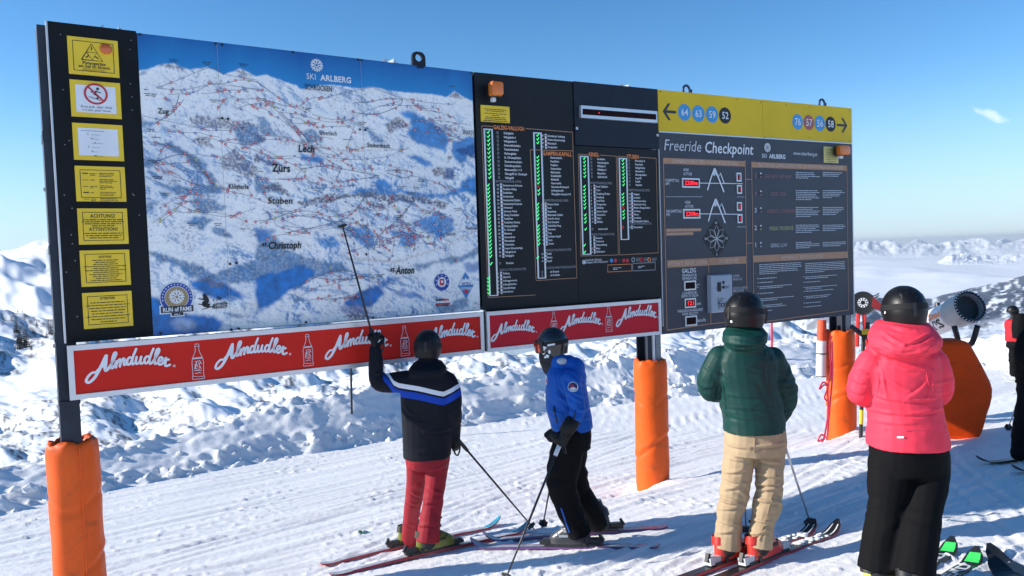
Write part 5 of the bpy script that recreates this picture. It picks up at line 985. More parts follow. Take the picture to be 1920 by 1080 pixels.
# ================================================================== PEOPLE: TOOLS
def organic(name, shapes, voxel, M, parent, smooth=2, disp=None, attr=None, kind=None):
    """join closed shapes into one continuous skin (voxel remesh), relax it and press folds into it"""
    me = bpy.data.meshes.new('tmp'); me.from_pydata([tuple(v) for v in shapes.v], [], shapes.f); o = bpy.data.objects.new('tmp', me); COL.objects.link(o)
    r = o.modifiers.new('r', 'REMESH'); r.mode = 'VOXEL'; r.voxel_size = voxel
    if smooth: s = o.modifiers.new('s', 'SMOOTH'); s.factor = .5; s.iterations = smooth
    dg = bpy.context.evaluated_depsgraph_get(); dg.update(); m2 = bpy.data.meshes.new_from_object(o.evaluated_get(dg)); bpy.data.objects.remove(o); bpy.data.meshes.remove(me)
    n = len(m2.vertices); V = np.empty(n*3); m2.vertices.foreach_get('co', V); V = V.reshape(-1, 3); N = np.empty(n*3); m2.vertices.foreach_get('normal', N); N = N.reshape(-1, 3)
    if disp is not None: V = V+N*disp(V, N)[:, None]
    org = ORG[parent.name]; m2.vertices.foreach_set('co', np.ascontiguousarray(V-org).ravel()); m2.name = name
    if attr is not None:
        a = m2.attributes.new('st', 'FLOAT', 'POINT'); a.data.foreach_set('value', attr(V).astype(np.float32))
    m2.polygons.foreach_set('use_smooth', [True]*len(m2.polygons)); m2.materials.clear(); m2.materials.append(M); m2.update()
    ob = bpy.data.objects.new(name, m2); COL.objects.link(ob); ob.parent = parent; ORG[ob.name] = org
    if kind: ob['kind'] = kind
    return ob
def project(V):
    d = V-CAM0; w = d@FWD; return 960+F*(d@CR)/w, 540-F*(d@CU)/w
class Fig:                                   # body measured at one depth of the photograph
    def __init__(s, dep): s.dep = dep
    def p(s, x, y, dd=0.): return Wd(x, y, s.dep+dd)
    def r(s, px): return px*s.dep/F
    def sec(s, x, y, hw, hd, dd=0., rot=0., n=24, e=2.4, tilt=0.):
        c = s.p(x, y, dd); a = s.r(hw); X = np.array([math.cos(rot), math.sin(rot), 0]); Yv = np.array([-math.sin(rot), math.cos(rot), 0]); out = []
        for k in range(n):
            t = k*2*math.pi/n; ct, st = math.cos(t), math.sin(t); q = (abs(ct)**e+abs(st)**e)**(-1/e); out.append(c+X*a*ct*q+Yv*hd*st*q+np.array([0, 0, tilt*st*q]))
        return out
    def limb(s, mb, pts, n=14, end=True):              # (x, y, dd, r_px)
        P = [s.p(a, b, c) for a, b, c, _ in pts]; Rr = [s.r(q[3]) for q in pts]
        # resample smoothly
        Q = crom([np.append(a, b) for a, b in zip(P, Rr)], 5); mb.tube([q[:3] for q in Q], [q[3] for q in Q], n)
        for e in ((0, -1) if end else (0,)): s.ball(mb, Q[e][:3], Q[e][3]*.98)
    def ball(s, mb, c, r, sx=1., sy=1., sz=1., n=10):
        rings = []
        for i in range(1, n):
            t = math.pi*i/n; rings.append([np.array(c)+np.array([r*sx*math.sin(t)*math.cos(k*2*math.pi/14), r*sy*math.sin(t)*math.sin(k*2*math.pi/14), r*sz*math.cos(t)]) for k in range(14)])
        mb.loft(rings)
_pn = pn
def folds(amp=.006, fx=7., fz=15., seed=0, zones=None, base=.35, diag=.5, lines=None, depth=.009, lw=2.4):
    """creases: thin ridges and valleys of warped noise, stronger near the given joints (point, radius)"""
    def f(V, N):
        a = V[:, 0]*1.0+.9*V[:, 1]; z = V[:, 2]; wx = .06*_pn(a*5, z*5, seed+40); wz = .05*_pn(a*5+9, z*5, seed+41)
        A_, Z_ = a+wx, z+wz
        def cr(n, k): return np.clip(1-np.abs(n)*k, 0, 1)
        def pn(x, y, q): return _pn(.80*x-.60*y, .60*x+.80*y, q)
        r1 = cr(pn(A_*fx*.42, (Z_+diag*.55*A_)*fz*.52, seed), 3.2); r2 = cr(pn(A_*fx*.5+3, (Z_-diag*.9*A_)*fz*.6, seed+5), 3.6); r3 = cr(pn(A_*fx*1.5-7, (Z_+diag*.9*A_)*fz*1.6, seed+11), 4.)
        v1 = cr(pn(A_*fx*.6-2, (Z_+diag*.8*A_)*fz*.6, seed+13), 5.5); big = pn(a*3.2, z*4.0, seed+9); med = pn(A_*fx*.9, Z_*fz*.8, seed+17)
        m = np.full(len(V), base)
        for (c, r) in zones or []: m = np.maximum(m, np.exp(-((V-np.array(c))**2).sum(1)/(r*r*1.5)))
        soft = _pn(a*2.1+4, z*2.3, seed+21); d = amp*(m*(1.6*r1*np.clip(soft*3+.5, 0, 1.3)+1.5*r2*np.clip(.5-soft*3, 0, 1.3)-1.6*v1+.5*med)+1.9*big*(.5+.5*m)); d = d-d.mean()-.003
        if lines:                            # single creases, each a valley with a ridge along its upper side
            px, py = project(V); vw = (V-CAM0)/np.linalg.norm(V-CAM0, axis=1)[:, None]; fr = np.clip(-(N*vw).sum(1)*2, 0, 1)
            for q in lines:
                x0, y0, x1, y1 = q[:4]; k = q[4] if len(q) > 4 else 1.; L2 = (x1-x0)**2+(y1-y0)**2; t = ((px-x0)*(x1-x0)+(py-y0)*(y1-y0))/L2; tc_ = np.clip(t, 0, 1); bow = 2.5*np.sin(tc_*math.pi)
                sx_, sy_2 = px-x0-tc_*(x1-x0), py-y0-tc_*(y1-y0)-bow; L1 = math.sqrt(L2); sg = (sy_2*(x1-x0)-sx_*(y1-y0))/L1; dist = np.hypot(sx_, sy_2); tp = .35+.65*np.sin(tc_*math.pi)
                d = d+fr*k*depth*tp*(-np.exp(-(dist/lw)**2)+.95*np.exp(-((sg+2.1*lw)/(1.5*lw))**2)*np.exp(-(np.clip(dist-2.5*lw, 0, 99)/(1.5*lw))**2))
        return d
    return f
def cloth(name, col, rough=.75, bump=.12, bscale=220., sheen=.0, spec=.2): return mat(name, col, rough, var=.10, vscale=14, bump=bump, bscale=bscale, sheen=sheen, spec=spec)
def unit(v): v = np.array(v, float); return v/np.linalg.norm(v)
def helmet(f, parent, x, y, w, h, yaw, M, col_strap, pitch=0., goggles=None, length=1.22, vents=True, clip=None, strap_tilt=-.15):
    """shell with brow edge, ear pads, vents, goggle strap; yaw = direction faced, from +y towards +x"""
    w = w*.88; c = f.p(x, y); a = f.r(w/2); hh = f.r(h); fw_ = np.array([math.sin(yaw), math.cos(yaw), 0]); rt_ = np.array([fw_[1], -fw_[0], 0]); up_ = np.array([0, 0, 1.])
    fw_, up_ = fw_*math.cos(pitch)-up_*math.sin(pitch), up_*math.cos(pitch)+fw_*math.sin(pitch)
    b = a*length; ch = hh*.56; c = c-up_*hh*.06
    def P(th, ph, k=1.):                     # th from top, ph from forward
        lip = 1+.035*math.exp(-((th-1.75)/.10)**2)
        rr_ = k*lip*(1-.03*math.cos(2*ph)*0); zz = math.cos(th); q = math.sin(th) if th < math.pi/2 else 1-(th-math.pi/2)**2*.16
        zz = zz if th < math.pi/2 else -(th-math.pi/2)*.98
        return c+fw_*b*rr_*q*math.cos(ph)+rt_*a*rr_*q*math.sin(ph)+up_*ch*k*zz
    def low(ph): cs = math.cos(ph); return 1.72+(.52*(1-max(0, cs))*(1 if cs < .6 else .6) if cs < .75 else 0)+.10*math.exp(-((abs(math.atan2(math.sin(ph), math.cos(ph)))-1.7)/.35)**2)
    n = 36; rings = []
    for i in range(1, 17): rings.append([P(.06+(low(k*2*math.pi/n)-.06)*i/16, k*2*math.pi/n) for k in range(n)])
    rings.append([P(low(k*2*math.pi/n)-.02, k*2*math.pi/n, .90) for k in range(n)]); rings.append([P(low(k*2*math.pi/n)-.25, k*2*math.pi/n, .86) for k in range(n)])
    sh = MB().loft(rings).build('helmet', M, parent, smooth=True, split=.7)
    if vents:
        for ph, th in ((.5, .62), (-.5, .62), (2.64, .62), (-2.64, .62), (1.57, .72), (-1.57, .72), (2.3, 1.05), (-2.3, 1.05), (3.14, .85)):
            q = []; d1 = .09; d2 = .20
            for dt, dp_ in ((-d2, -d1*.6), (-d2*.4, -d1), (d2, -d1*.5), (d2, d1*.5), (-d2*.4, d1), (-d2, d1*.6)): q.append((th+dt, ph+dp_/max(.4, math.sin(th))))
            MB().add([P(*u, 1.006) for u in q]+[P(*u, .95) for u in q], [(0, 1, 2, 3, 4, 5)]+[(i, i+6, (i+1) % 6+6, (i+1) % 6) for i in range(6)]).build('vent', MK['ink'], sh)
    # goggle strap round the shell
    if col_strap is not None:
        rg = []
        for k in range(n+1):
            ph = k*2*math.pi/n; th = 1.52+strap_tilt*math.cos(ph)*0+.10*math.cos(ph); hwid = .13
            rg.append([P(th-hwid, ph, 1.012), P(th-hwid, ph, 1.03), P(th+hwid, ph, 1.03), P(th+hwid, ph, 1.012)])
        MB().loft(rg, cap=False).build('goggle_strap', col_strap, sh, smooth=True, split=.6)
        if clip is not None:
            ph = clip; MB().add([P(1.30+.0, ph-.07, 1.03), P(1.30, ph+.07, 1.03), P(1.86, ph+.07, 1.03), P(1.86, ph-.07, 1.03)]+[P(1.30, ph-.07, 1.07), P(1.30, ph+.07, 1.07), P(1.86, ph+.07, 1.07), P(1.86, ph-.07, 1.07)], [(4, 5, 6, 7), (0, 4, 7, 3), (1, 2, 6, 5), (0, 1, 5, 4), (3, 7, 6, 2)]).build('strap_clip', M_BLK, sh)
    if goggles is not None:
        rg = []
        for ph in np.linspace(-1.0, 1.0, 15):
            d = 1.0+.06*math.cos(ph*1.4); rg.append([P(1.36, ph, 1.0), P(1.38, ph, d+.12), P(1.60, ph, d+.16), P(2.05, ph, d+.12), P(2.1, ph, .98)])
        g = MB().loft(rg, closed=True).build('goggles', M_BLK, sh, smooth=True, split=.7)
        rg = []
        for ph in np.linspace(-.85, .85, 13):
            d = 1.0+.06*math.cos(ph*1.4); rg.append([P(1.47, ph, d+.145), P(1.60, ph, d+.175), P(1.98, ph, d+.145)])
        MB().loft(rg, cap=False, closed=False).build('goggle_lens', goggles, g, smooth=True)
    return sh, P
def glove(parent, wrist, along, across, normal, M, curl=1.15, size=1., thumb=1, name='glove', cuff=None):
    """palm, four unequal bent fingers and a thumb leaving the side of the palm"""
    al, ac, no = unit(along), unit(across), unit(normal); mb = MB(); k = size
    def pt(a, b, c): return wrist+(al*a+ac*b+no*c)*k
    mb.tube([pt(-.03, 0, 0), pt(.02, 0, 0), pt(.05, 0, 0), pt(.09, 0, 0)], [(.038*k, .026*k), (.042*k, .026*k), (.046*k, .025*k), (.042*k, .022*k)], 12)
    for j, (b, L) in enumerate(((.034, .085), (.012, .095), (-.011, .088), (-.033, .07))):
        pts = [pt(.06, b*.9, 0)]; ang = .15; seg = L/3*1.05; pos = np.array([.092, b, .0])
        pts.append(pt(*pos))
        for q in range(3):
            ang += curl*(.75 if q == 0 else .95); pos = pos+np.array([math.cos(ang)*seg, 0, math.sin(ang)*seg]); pts.append(pt(*pos))
        mb.tube(pts, [r_*k for r_ in (.014, .0155, .0145, .013, .0105)], 9)
    th = [pt(.015, .03*thumb, .008), pt(.045, .055*thumb, .022), pt(.075, .052*thumb, .045), pt(.092, .03*thumb, .058)]
    mb.tube(th, [.017*k, .0165*k, .015*k, .012*k], 9)
    return organic(name, mb, .0055, M, parent, 1, lambda V, N: .0012*pn(V[:, 0]*60+V[:, 1]*40, V[:, 2]*60, 3))
def boot(parent, heel, fwd, up, M1, M2, L=.31, lean=.22, buckle=None, name='ski_boot', h=.30):
    """ski boot: lower shell with toe box, forward-leaning cuff, buckles, strap"""
    fw_, up_ = unit(fwd), unit(up); fw_ = unit(fw_-up_*(fw_@up_)); rt_ = np.cross(fw_, up_)
    def pt(a, b, c): return heel+fw_*a+rt_*b+up_*c
    def ring(a0, a1, hw, z, e=2.6, n=18, tw=0.): 
        out = []; m_ = (a0+a1)/2; hl = (a1-a0)/2
        for k in range(n):
            t = k*2*math.pi/n; ct, st = math.cos(t), math.sin(t); q = (abs(ct)**e+abs(st)**e)**(-1/e); out.append(pt(m_+hl*ct*q, hw*st*q*(1-.12*ct), z))
        return out
    sh = MB().loft([ring(-.012, L, .048, .0, 3.2), ring(-.012, L, .050, .03, 3.2), ring(-.01, L-.01, .050, .055), ring(-.005, L-.05, .049, .085), ring(0, L-.10, .046, .115), ring(.0, L-.14, .044, .14)]).build(name, M1, parent, smooth=True, split=.8)
    MB().loft([ring(-.016, L+.006, .046, -.018, 3.4), ring(-.016, L+.006, .046, -.001, 3.4)]).build('sole', M_BLK, sh)
    cf = MB().loft([ring(-.016, .150, .052, .10), ring(-.010+lean*.03, .15+lean*.03, .054, .15), ring(.0+lean*.12, .135+lean*.12, .054, h*.8), ring(.002+lean*.17, .13+lean*.17, .053, h)]).build('cuff', M2, sh, smooth=True, split=.8)
    if buckle:
        for a, z, w in ((L-.10, .062, .05), (L-.14, .098, .05), (.165, .15, .064), (.175, .21, .067)):
            for s in (1, -1):
                MB().box(pt(a-.03, s*w, z), .035, .006, .008, fw_, rt_, up_).build('buckle', buckle, sh)
            MB().box(pt(a+.015, 0, z+.012), .012, w*.8, .008, unit(fw_+up_*.5), rt_, unit(up_-fw_*.5)).build('buckle_strap', buckle, sh)
    return sh
def ski(name, tail, tip, Mtop, Medge, label, group=None, w=.098, camber=.0, tipmat=None, tipn=0, bind=None, bindM=None, art=None, cat='ski', th=.018, lift=.0):
    """tapered, side-cut ski with upturned shovel; bindings as parts"""
    tail, tip = np.array(tail, float), np.array(tip, float); L = np.linalg.norm(tip-tail); t = (tip-tail)/L; g = np.array([-N1[0]*.155, -N1[1]*.155, 1]); up_ = unit(g-t*(g@t)); sd = np.cross(t, up_)
    o = thing(name, label, cat, tuple((tail+tip)/2), group); n = 44; rings = []; top = []
    def prof(f):
        wd = w*(1-.30*math.sin(math.pi*min(1, f/.92))**1.3*.9)
        if f > .93: wd *= math.sqrt(max(.02, 1-((f-.93)/.072)**2))
        if f < .02: wd *= .82
        z = .004+(.075*((f-.90)/.10)**2 if f > .90 else 0)+(.012*((.04-f)/.04) if f < .04 else 0)+lift; return wd, z
    for i in range(n):
        f = i/(n-1); wd, z = prof(f); tt_ = th*(.45+.55*math.sin(math.pi*min(1, max(0, f))**.9) if f < .9 else .45); c = tail+t*L*f+up_*z
        rings.append([c+sd*wd/2, c-sd*wd/2, c-sd*wd/2*.96+up_*tt_, c+sd*wd/2*.96+up_*tt_]); top.append((c+up_*(tt_+.0022), wd*.95))
    bd = MB().loft(rings).build('ski_body', Medge, o)
    def band(i0, i1, k0, k1, M, nm, off=0.):
        V = []; 
        for i in range(i0, i1+1): c, wd = top[i]; V += [c+sd*wd*k0/2+up_*off, c+sd*wd*k1/2+up_*off]
        return mk(nm, V, [(2*i, 2*i+1, 2*i+3, 2*i+2) for i in range(i1-i0)], M, bd)
    band(0, n-1, 1, -1, Mtop, 'top_sheet')
    for (i0, i1, k0, k1, M, nm) in art or []: band(i0, i1, k0, k1, M, nm, .0025)
    if bind is not None:
        c, wd = top[int(bind*(n-1))]; 
        def bx(a, b, z, hx, hy, hz, M, nm): MB().box(c+t*a+sd*b+up_*z, hx, hy, hz, t, sd, up_).build(nm, M, o)
        bx(.0, 0, .008, .20, .038, .008, M_BLK, 'binding_plate'); bx(.185, 0, .032, .04, .030, .020, bindM or M_BLK, 'toe_piece'); bx(.225, 0, .022, .022, .020, .012, M_BLK, 'toe_wing')
        bx(-.19, 0, .030, .05, .028, .022, bindM or M_BLK, 'heel_piece'); MB().box(c-t*.235+up_*.055, .010, .013, .028, unit(t*.8-up_*.5), sd, unit(up_+t*.55)).build('heel_lever', M_BLK, o)
        for s in (-1, 1): bx(-.11, s*.044, .022, .016, .006, .02, M_BLK, 'brake_arm')
    return o, top, t, sd, up_
def k_at(a, e, x):                           # fraction along a ski where it shows at photo column x
    ks = np.linspace(.1, .95, 300); P = a[None]+(e-a)[None]*ks[:, None]; px, _ = project(P); i = int(np.argmin(abs(px-x))); return float(ks[i]), P[i]
def legs_to(f, leg, p):                      # let a leg run down to the foot that stands at p
    dd = p[1]-f.dep; n = len(leg)-1; return [(x, y, d+dd*(i/n)**1.2, r) for i, (x, y, d, r) in enumerate(leg)]
def pole(name, grip, tip, M, label, group=None, basket=.93, strap=None, r=.0085, Mg=None, bsize=.038):
    grip, tip = np.array(grip, float), np.array(tip, float); d = tip-grip; L = np.linalg.norm(d); t = d/L; o = thing(name, label, 'ski pole', tuple(tip), group)
    MB().tube([grip+t*.06, grip+d*.5, tip-t*.03], [r, r*.95, r*.62], 8).build('shaft', M, o, smooth=True); MB().tube([tip-t*.03, tip], [r*.55, r*.2], 6).build('tip', MK['bolt'], o)
    MB().tube([grip-t*.04, grip-t*.035, grip, grip+t*.05, grip+t*.10, grip+t*.105], [.009, .019, .0155, .0165, .0145, .010], 10).build('grip', Mg or M_BLK, o, smooth=True)
    a = unit(np.cross(t, (0, 0, 1) if abs(t[2]) < .95 else (1, 0, 0))); b = np.cross(t, a); c = grip+d*basket; rings = []
    for r_, z in ((.010, -.006), (bsize*.6, .0), (bsize, .006), (bsize*.98, .010), (bsize*.5, .006), (.010, .008)): rings.append([c+t*z+(a*math.cos(k*math.pi/9)+b*math.sin(k*math.pi/9))*r_*(1+.12*math.cos(k*math.pi/9*6)) for k in range(18)])
    MB().loft(rings).build('basket', M_BLK, o)
    if strap is not None:
        P = crom([grip-t*.03]+[grip+np.array(q) for q in strap]+[grip-t*.02], 6); MB().tube(P, [(.003, .009)]*len(P), 6).build('strap', M_BLK, o, smooth=True)
    return o
# ================================================================== PEOPLE
M_HB = mat('helmet_matt_black', (.006, .006, .007), .42, var=.1, spec=.3); M_HG = mat('helmet_gloss_black', (.01, .01, .012), .18, var=.1, coat=.5)
M_STR = mat('strap_black', (.016, .016, .018), .7, spec=.2); M_GLV = cloth('glove_black', (.012, .012, .013), .55); M_SKIN = mat('skin', (.55, .33, .25), .5, var=.05)
M_LENS = mat('lens_red', (.45, .05, .03), .12, .6, coat=.6); M_UND = mat('base_layer', (.02, .02, .024), .8)
def foot_depth(x, y): return GH(x, y)[1]
def torso_body(f, secs, legs, arms, head, parent):
    """the hidden figure under the clothes: one continuous mesh"""
    mb = MB(); mb.loft([f.sec(x, y, hw*.86, hd*.86, dd) for x, y, hw, hd, dd in secs])
    for l in legs+arms: f.limb(mb, [(a, b, c, r*.72) for a, b, c, r in l])
    x, y, r = head; f.ball(mb, f.p(x, y), f.r(r*.8), 1, 1.05, 1.2); f.limb(mb, [(x, y+r*.8, 0, r*.55), (secs[0][0], secs[0][1]+10, 0, r*.6)])
    return organic('body', mb, .018, M_UND, parent, 2)
# ---------------------------------------------------------------- A: man in dark striped jacket pointing with a pole
fa = Fig(foot_depth(800, 1033)); base = GH(800, 1033)
A = thing('person', 'person in black jacket with white and blue stripe pointing a pole at the map', 'person', tuple(base))
secA = [(803, 692, 30, .10, -.08), (803, 702, 46, .125, -.08), (802, 716, 51, .14, -.08), (801, 735, 51, .148, -.07), (801, 765, 50, .15, -.05), (801, 800, 48, .155, -.03), (801, 835, 47, .165, 0), (801, 856, 46, .168, 0)]
armL = [(762, 714, -.08, 21), (738, 717, -.10, 20), (711, 718, -.12, 16.5), (706, 700, -.12, 16), (705, 678, -.12, 14.5), (703, 655, -.11, 11.5)]
armR = [(838, 716, -.08, 21), (848, 740, -.10, 19), (851, 775, -.08, 16), (852, 806, .02, 13), (853, 822, .05, 11.5)]
legL = [(784, 852, .0, 23), (781, 895, .0, 21), (776, 935, .0, 18.5), (770, 975, .0, 17), (767, 1016, .0, 17)]
legR = [(822, 852, .0, 24), (818, 895, .0, 22), (812, 935, .0, 20), (806, 975, .0, 21), (802, 1016, .0, 23)]
t0, t1 = GH(637, 1078), GH(996, 994); u0 = GH(940, 985); tvec = unit(t1-t0); LA = 1.68
near_tip = t1; n0 = near_tip-tvec*LA; far_tip = u0; f0 = far_tip-tvec*LA
kAn, pAn = k_at(n0, near_tip, 803); kAf, pAf = k_at(f0, far_tip, 766); legR = legs_to(fa, legR, pAn); legL = legs_to(fa, legL, pAf)
torso_body(fa, secA, [legL, legR], [armL, armR], (803, 645, 22), A)
def stripeA(V):                              # height over the stripe line, in photo pixels, positive upwards
    x, y = project(V); line = np.interp(x, [690, 716, 728, 738, 748, 785, 824, 832, 845, 858, 870], [675, 692, 704, 720, 725, 731, 740, 741, 735, 727, 719]); q = (line-y)/40.+.5; return np.where((x < 718) & (y < 716+(x-700)*1.0), -1., q)
Mj = mat('jacket_striped', (.010, .012, .018), .75, var=.1, vscale=14, bump=.12, bscale=220, spec=.15); nt = Mj.node_tree; b = nt.nodes['Principled BSDF']
at = node(nt, 'Attribute', attribute_name='st'); cr = node(nt, 'ValToRGB'); cr.color_ramp.interpolation = 'CONSTANT'; el = cr.color_ramp.elements
el[0].position = 0; el[0].color = (.009, .011, .017, 1); el[1].position = .02; el[1].color = (.012, .06, .42, 1)
for ps, cl in ((.345, (.009, .011, .017, 1)), (.44, (.72, .74, .80, 1)), (.66, (.009, .011, .017, 1))): e = el.new(ps); e.color = cl
nt.links.new(at.outputs['Fac'], cr.inputs[0]); nt.links.new(cr.outputs[0], b.inputs['Base Color'])
mb = MB(); mb.loft([fa.sec(x, y, hw, hd, dd) for x, y, hw, hd, dd in secA]); fa.limb(mb, armL); fa.limb(mb, armR)
fa.limb(mb, [(803, 700, -.08, 26), (803, 686, -.08, 21), (803, 676, -.08, 20)]); mb.loft([fa.sec(803, 676, 25, .10, -.06), fa.sec(802, 690, 36, .14, -.11), fa.sec(801, 702, 34, .12, -.14)])
organic('jacket', mb, .0085, Mj, A, 4, folds(.0055, 6, 12, 3, [(fa.p(712, 715, .1), .10), (fa.p(850, 775), .12), (fa.p(801, 830), .14), (fa.p(760, 720), .1)], .14, lines=[(765, 790, 800, 800), (800, 815, 845, 808), (838, 765, 858, 775), (755, 765, 775, 785), (700, 705, 722, 700)]), stripeA)
Mp = cloth('trousers_red', (.29, .016, .026), .65)
mb = MB(); mb.loft([fa.sec(802, 838, 42, .15, 0), fa.sec(802, 858, 42, .155, 0), fa.sec(802, 874, 40, .14, 0)]); fa.limb(mb, legL, end=False); fa.limb(mb, legR, end=False); 
organic('trousers', mb, .0085, Mp, A, 3, folds(.0065, 7, 13, 11, [(fa.p(781, 930), .12), (fa.p(812, 930), .12), (fa.p(800, 880), .12), (fa.p(805, 1005), .09), (fa.p(770, 1005), .09)], .12, lines=[(766, 925, 790, 935), (798, 920, 832, 930), (762, 945, 786, 950), (796, 948, 828, 940), (770, 880, 796, 888), (804, 885, 838, 876), (760, 985, 780, 990), (785, 990, 822, 984)]))
helmet(Fig(fa.dep-.08), A, 802, 645, 55, 56, R(28), M_HB, M_STR, .05, None, clip=R(150), vents=True)
tipA = B(*BP(640, 415, .02)[:2], .02); wr = fa.p(703, 652, -.11); hand = fa.p(699, 632, -.08); dirp = unit(tipA-hand)
glove(A, wr, (-.1, .1, 1), (1, .2, 0), (.25, 1, 0), M_GLV, 1.25, 1.0, 1)
pole('ski_pole', hand-dirp*.03, tipA, mat('pole_black', (.012, .012, .012), .35, var=.3), 'black ski pole held up with its tip touching the map', strap=[(.05, .0, .02), (.075, .01, -.03), (.05, .0, -.09)], basket=.955)
wr2 = fa.p(853, 820, .05); glove(A, wr2, (.05, .15, -1), (.5, .9, 0), (-.2, .9, -.1), M_GLV, 1.0, .95, -1)
pole('ski_pole', fa.p(862, 828, .08), GH(1005, 996), MATS['pole_black'], 'black ski pole slanting from the lowered hand of the pointing person to the snow', strap=[(-.03, .0, .0), (-.045, .0, -.08), (-.02, 0, -.11), (.0, 0, -.05)])
# skis and boots
M_SK1 = mat('ski_white_grey', (.42, .42, .45), .35, var=.35, vscale=18); M_SKR = mat('ski_edge_red', (.45, .03, .04), .35); M_TEAL = mat('ski_tip_teal', (.02, .28, .40), .35)
def proj_on(p, a, d): return a+d*((p-a)@d)
M_ORC = mat('ski_art_orange', (.75, .12, .05), .4)
for (a, e, k, lab) in ((n0, near_tip, kAn, 'teal-tipped red-edged ski of the pointing person, the one nearer the camera'), (f0, far_tip, kAf, 'teal-tipped ski of the pointing person, the one nearer the board')):
    o, top, tv, sd, up_ = ski('ski', a, e, M_SK1, M_SKR, lab, 'skis of the pointing person', bind=k+.045, art=[(39, 43, .98, -.98, M_TEAL, 'tip_graphic'), (40, 42, .3, -.3, M_ORC, 'tip_arrow'), (4, 34, 1., .75, M_SKR, 'red_stripe')])
    c = a+tv*(k*LA)+up_*.024; boot(A, c-tv*.075+up_*.018, tv, up_, mat('boot_olive', (.16, .17, .015), .3, var=.25), mat('boot_olive_dark', (.03, .032, .012), .35), buckle=M_BLK, h=.135)
# ---------------------------------------------------------------- B: man in blue jacket, side view
fbm_ = fbm; fB = Fig(foot_depth(1078, 1024)); base = GH(1085, 1024)
Bp = thing('person', 'person in bright blue hooded jacket and black trousers standing side-on, looking at the map', 'person', tuple(base))
secB = [(1048, 688, 24, .11, .0), (1056, 700, 34, .15, .0), (1060, 718, 39, .17, 0), (1062, 740, 41, .17, 0), (1065, 765, 41.5, .165, 0), (1071, 788, 41, .17, 0), (1073, 803, 40, .18, 0)]
armN = [(1071, 712, -.17, 20), (1076, 735, -.23, 17.5), (1082, 762, -.26, 16), (1077, 782, -.28, 14), (1066, 800, -.29, 12)]
armF = [(1050, 712, .16, 19), (1060, 745, .22, 17), (1062, 775, .20, 15), (1050, 800, .10, 12)]
lN = [(1070, 822, -.09, 33), (1060, 862, -.10, 32), (1052, 905, -.11, 29), (1066, 945, -.11, 26), (1082, 985, -.10, 24), (1089, 1002, -.10, 24)]
lF = [(1078, 822, .11, 32), (1072, 862, .13, 29), (1078, 905, .15, 27), (1104, 950, .16, 23), (1124, 988, .17, 19)]
skB = [(GH(1236, 1028), GH(884, 1029), 1088), (GH(1252, 991), GH(906, 1016), 1126)]; kB = [k_at(*q) for q in skB]; lN = legs_to(fB, lN, kB[0][1]+np.array([0, .10, 0])); lF = legs_to(fB, lF, kB[1][1]-np.array([0, .17, 0]))
torso_body(fB, [(a, b, c, d, e) for a, b, c, d, e in secB], [lN, lF], [armN, armF], (1037, 646, 24), Bp)
Mb = cloth('jacket_blue', (.008, .095, .42), .55, )
mb = MB(); mb.loft([fB.sec(*q[:4], q[4]) for q in secB]); fB.limb(mb, armN); fB.limb(mb, armF)
fB.limb(mb, [(1052, 700, .0, 27), (1045, 686, 0, 24), (1042, 676, .0, 21)]); fB.ball(mb, fB.p(1078, 692, .0), fB.r(21), 1.0, 1.25, 1.15); fB.ball(mb, fB.p(1066, 680, .0), fB.r(17), 1.0, 1.3, .9); fB.ball(mb, fB.p(1088, 705, 0), fB.r(14), .9, 1.3, 1.2)
organic('jacket', mb, .009, Mb, Bp, 3, folds(.0075, 8, 13, 23, [(fB.p(1083, 762, -.22), .13), (fB.p(1055, 760, -.15), .12), (fB.p(1070, 795, -.1), .12), (fB.p(1072, 712, -.18), .08)], .15, lines=[(1058, 738, 1090, 757), (1050, 752, 1085, 772), (1036, 742, 1062, 756), (1070, 738, 1098, 748), (1082, 775, 1106, 768), (1072, 716, 1098, 726), (1030, 772, 1058, 782), (1040, 720, 1056, 740), (1085, 790, 1108, 786), (1048, 705, 1060, 735, 1.2)]))
M_BT = cloth('trousers_black', (.005, .005, .006), .8, spec=.12)
mb = MB(); mb.loft([fB.sec(1073, 798, 37, .175, 0), fB.sec(1074, 815, 37, .18, 0), fB.sec(1074, 840, 36, .17, 0)]); fB.limb(mb, lN, end=False); fB.limb(mb, lF, end=False)
organic('trousers', mb, .011, M_BT, Bp, 3, folds(.009, 6, 11, 31, [(fB.p(1052, 905, -.1), .14), (fB.p(1080, 905, .15), .14), (fB.p(1075, 960, -.1), .12)], .35))
hsB, PB = helmet(fB, Bp, 1036, 640, 52, 54, R(-84), M_HG, M_STR, .03, M_LENS, length=1.28)
M_WHT = mat('goggle_white', (.75, .75, .76), .35)
# white goggle outrigger and strap lettering on the near side
for q in (((1.78, -.55), (1.62, -.95), (1.72, -1.25), (1.95, -1.0), (2.05, -.62)), ((1.55, -1.3), (1.50, -1.75), (1.60, -1.75), (1.66, -1.3))):
    P = [PB(th, ph, 1.075) for th, ph in q]; P2 = [PB(th, ph, 1.02) for th, ph in q]; n = len(q); MB().add(P+P2, [tuple(range(n))]+[(i, i+n, (i+1) % n+n, (i+1) % n) for i in range(n)]).build('goggle_clip', M_WHT, hsB)
mb = MB(); fB.limb(mb, [(1030, 656, 0, 17), (1028, 666, .0, 18), (1030, 678, 0, 19), (1038, 690, 0, 21)]); organic('neck_gaiter', mb, .009, M_UND, Bp, 2, folds(.004, 9, 20, 5, None, .8))
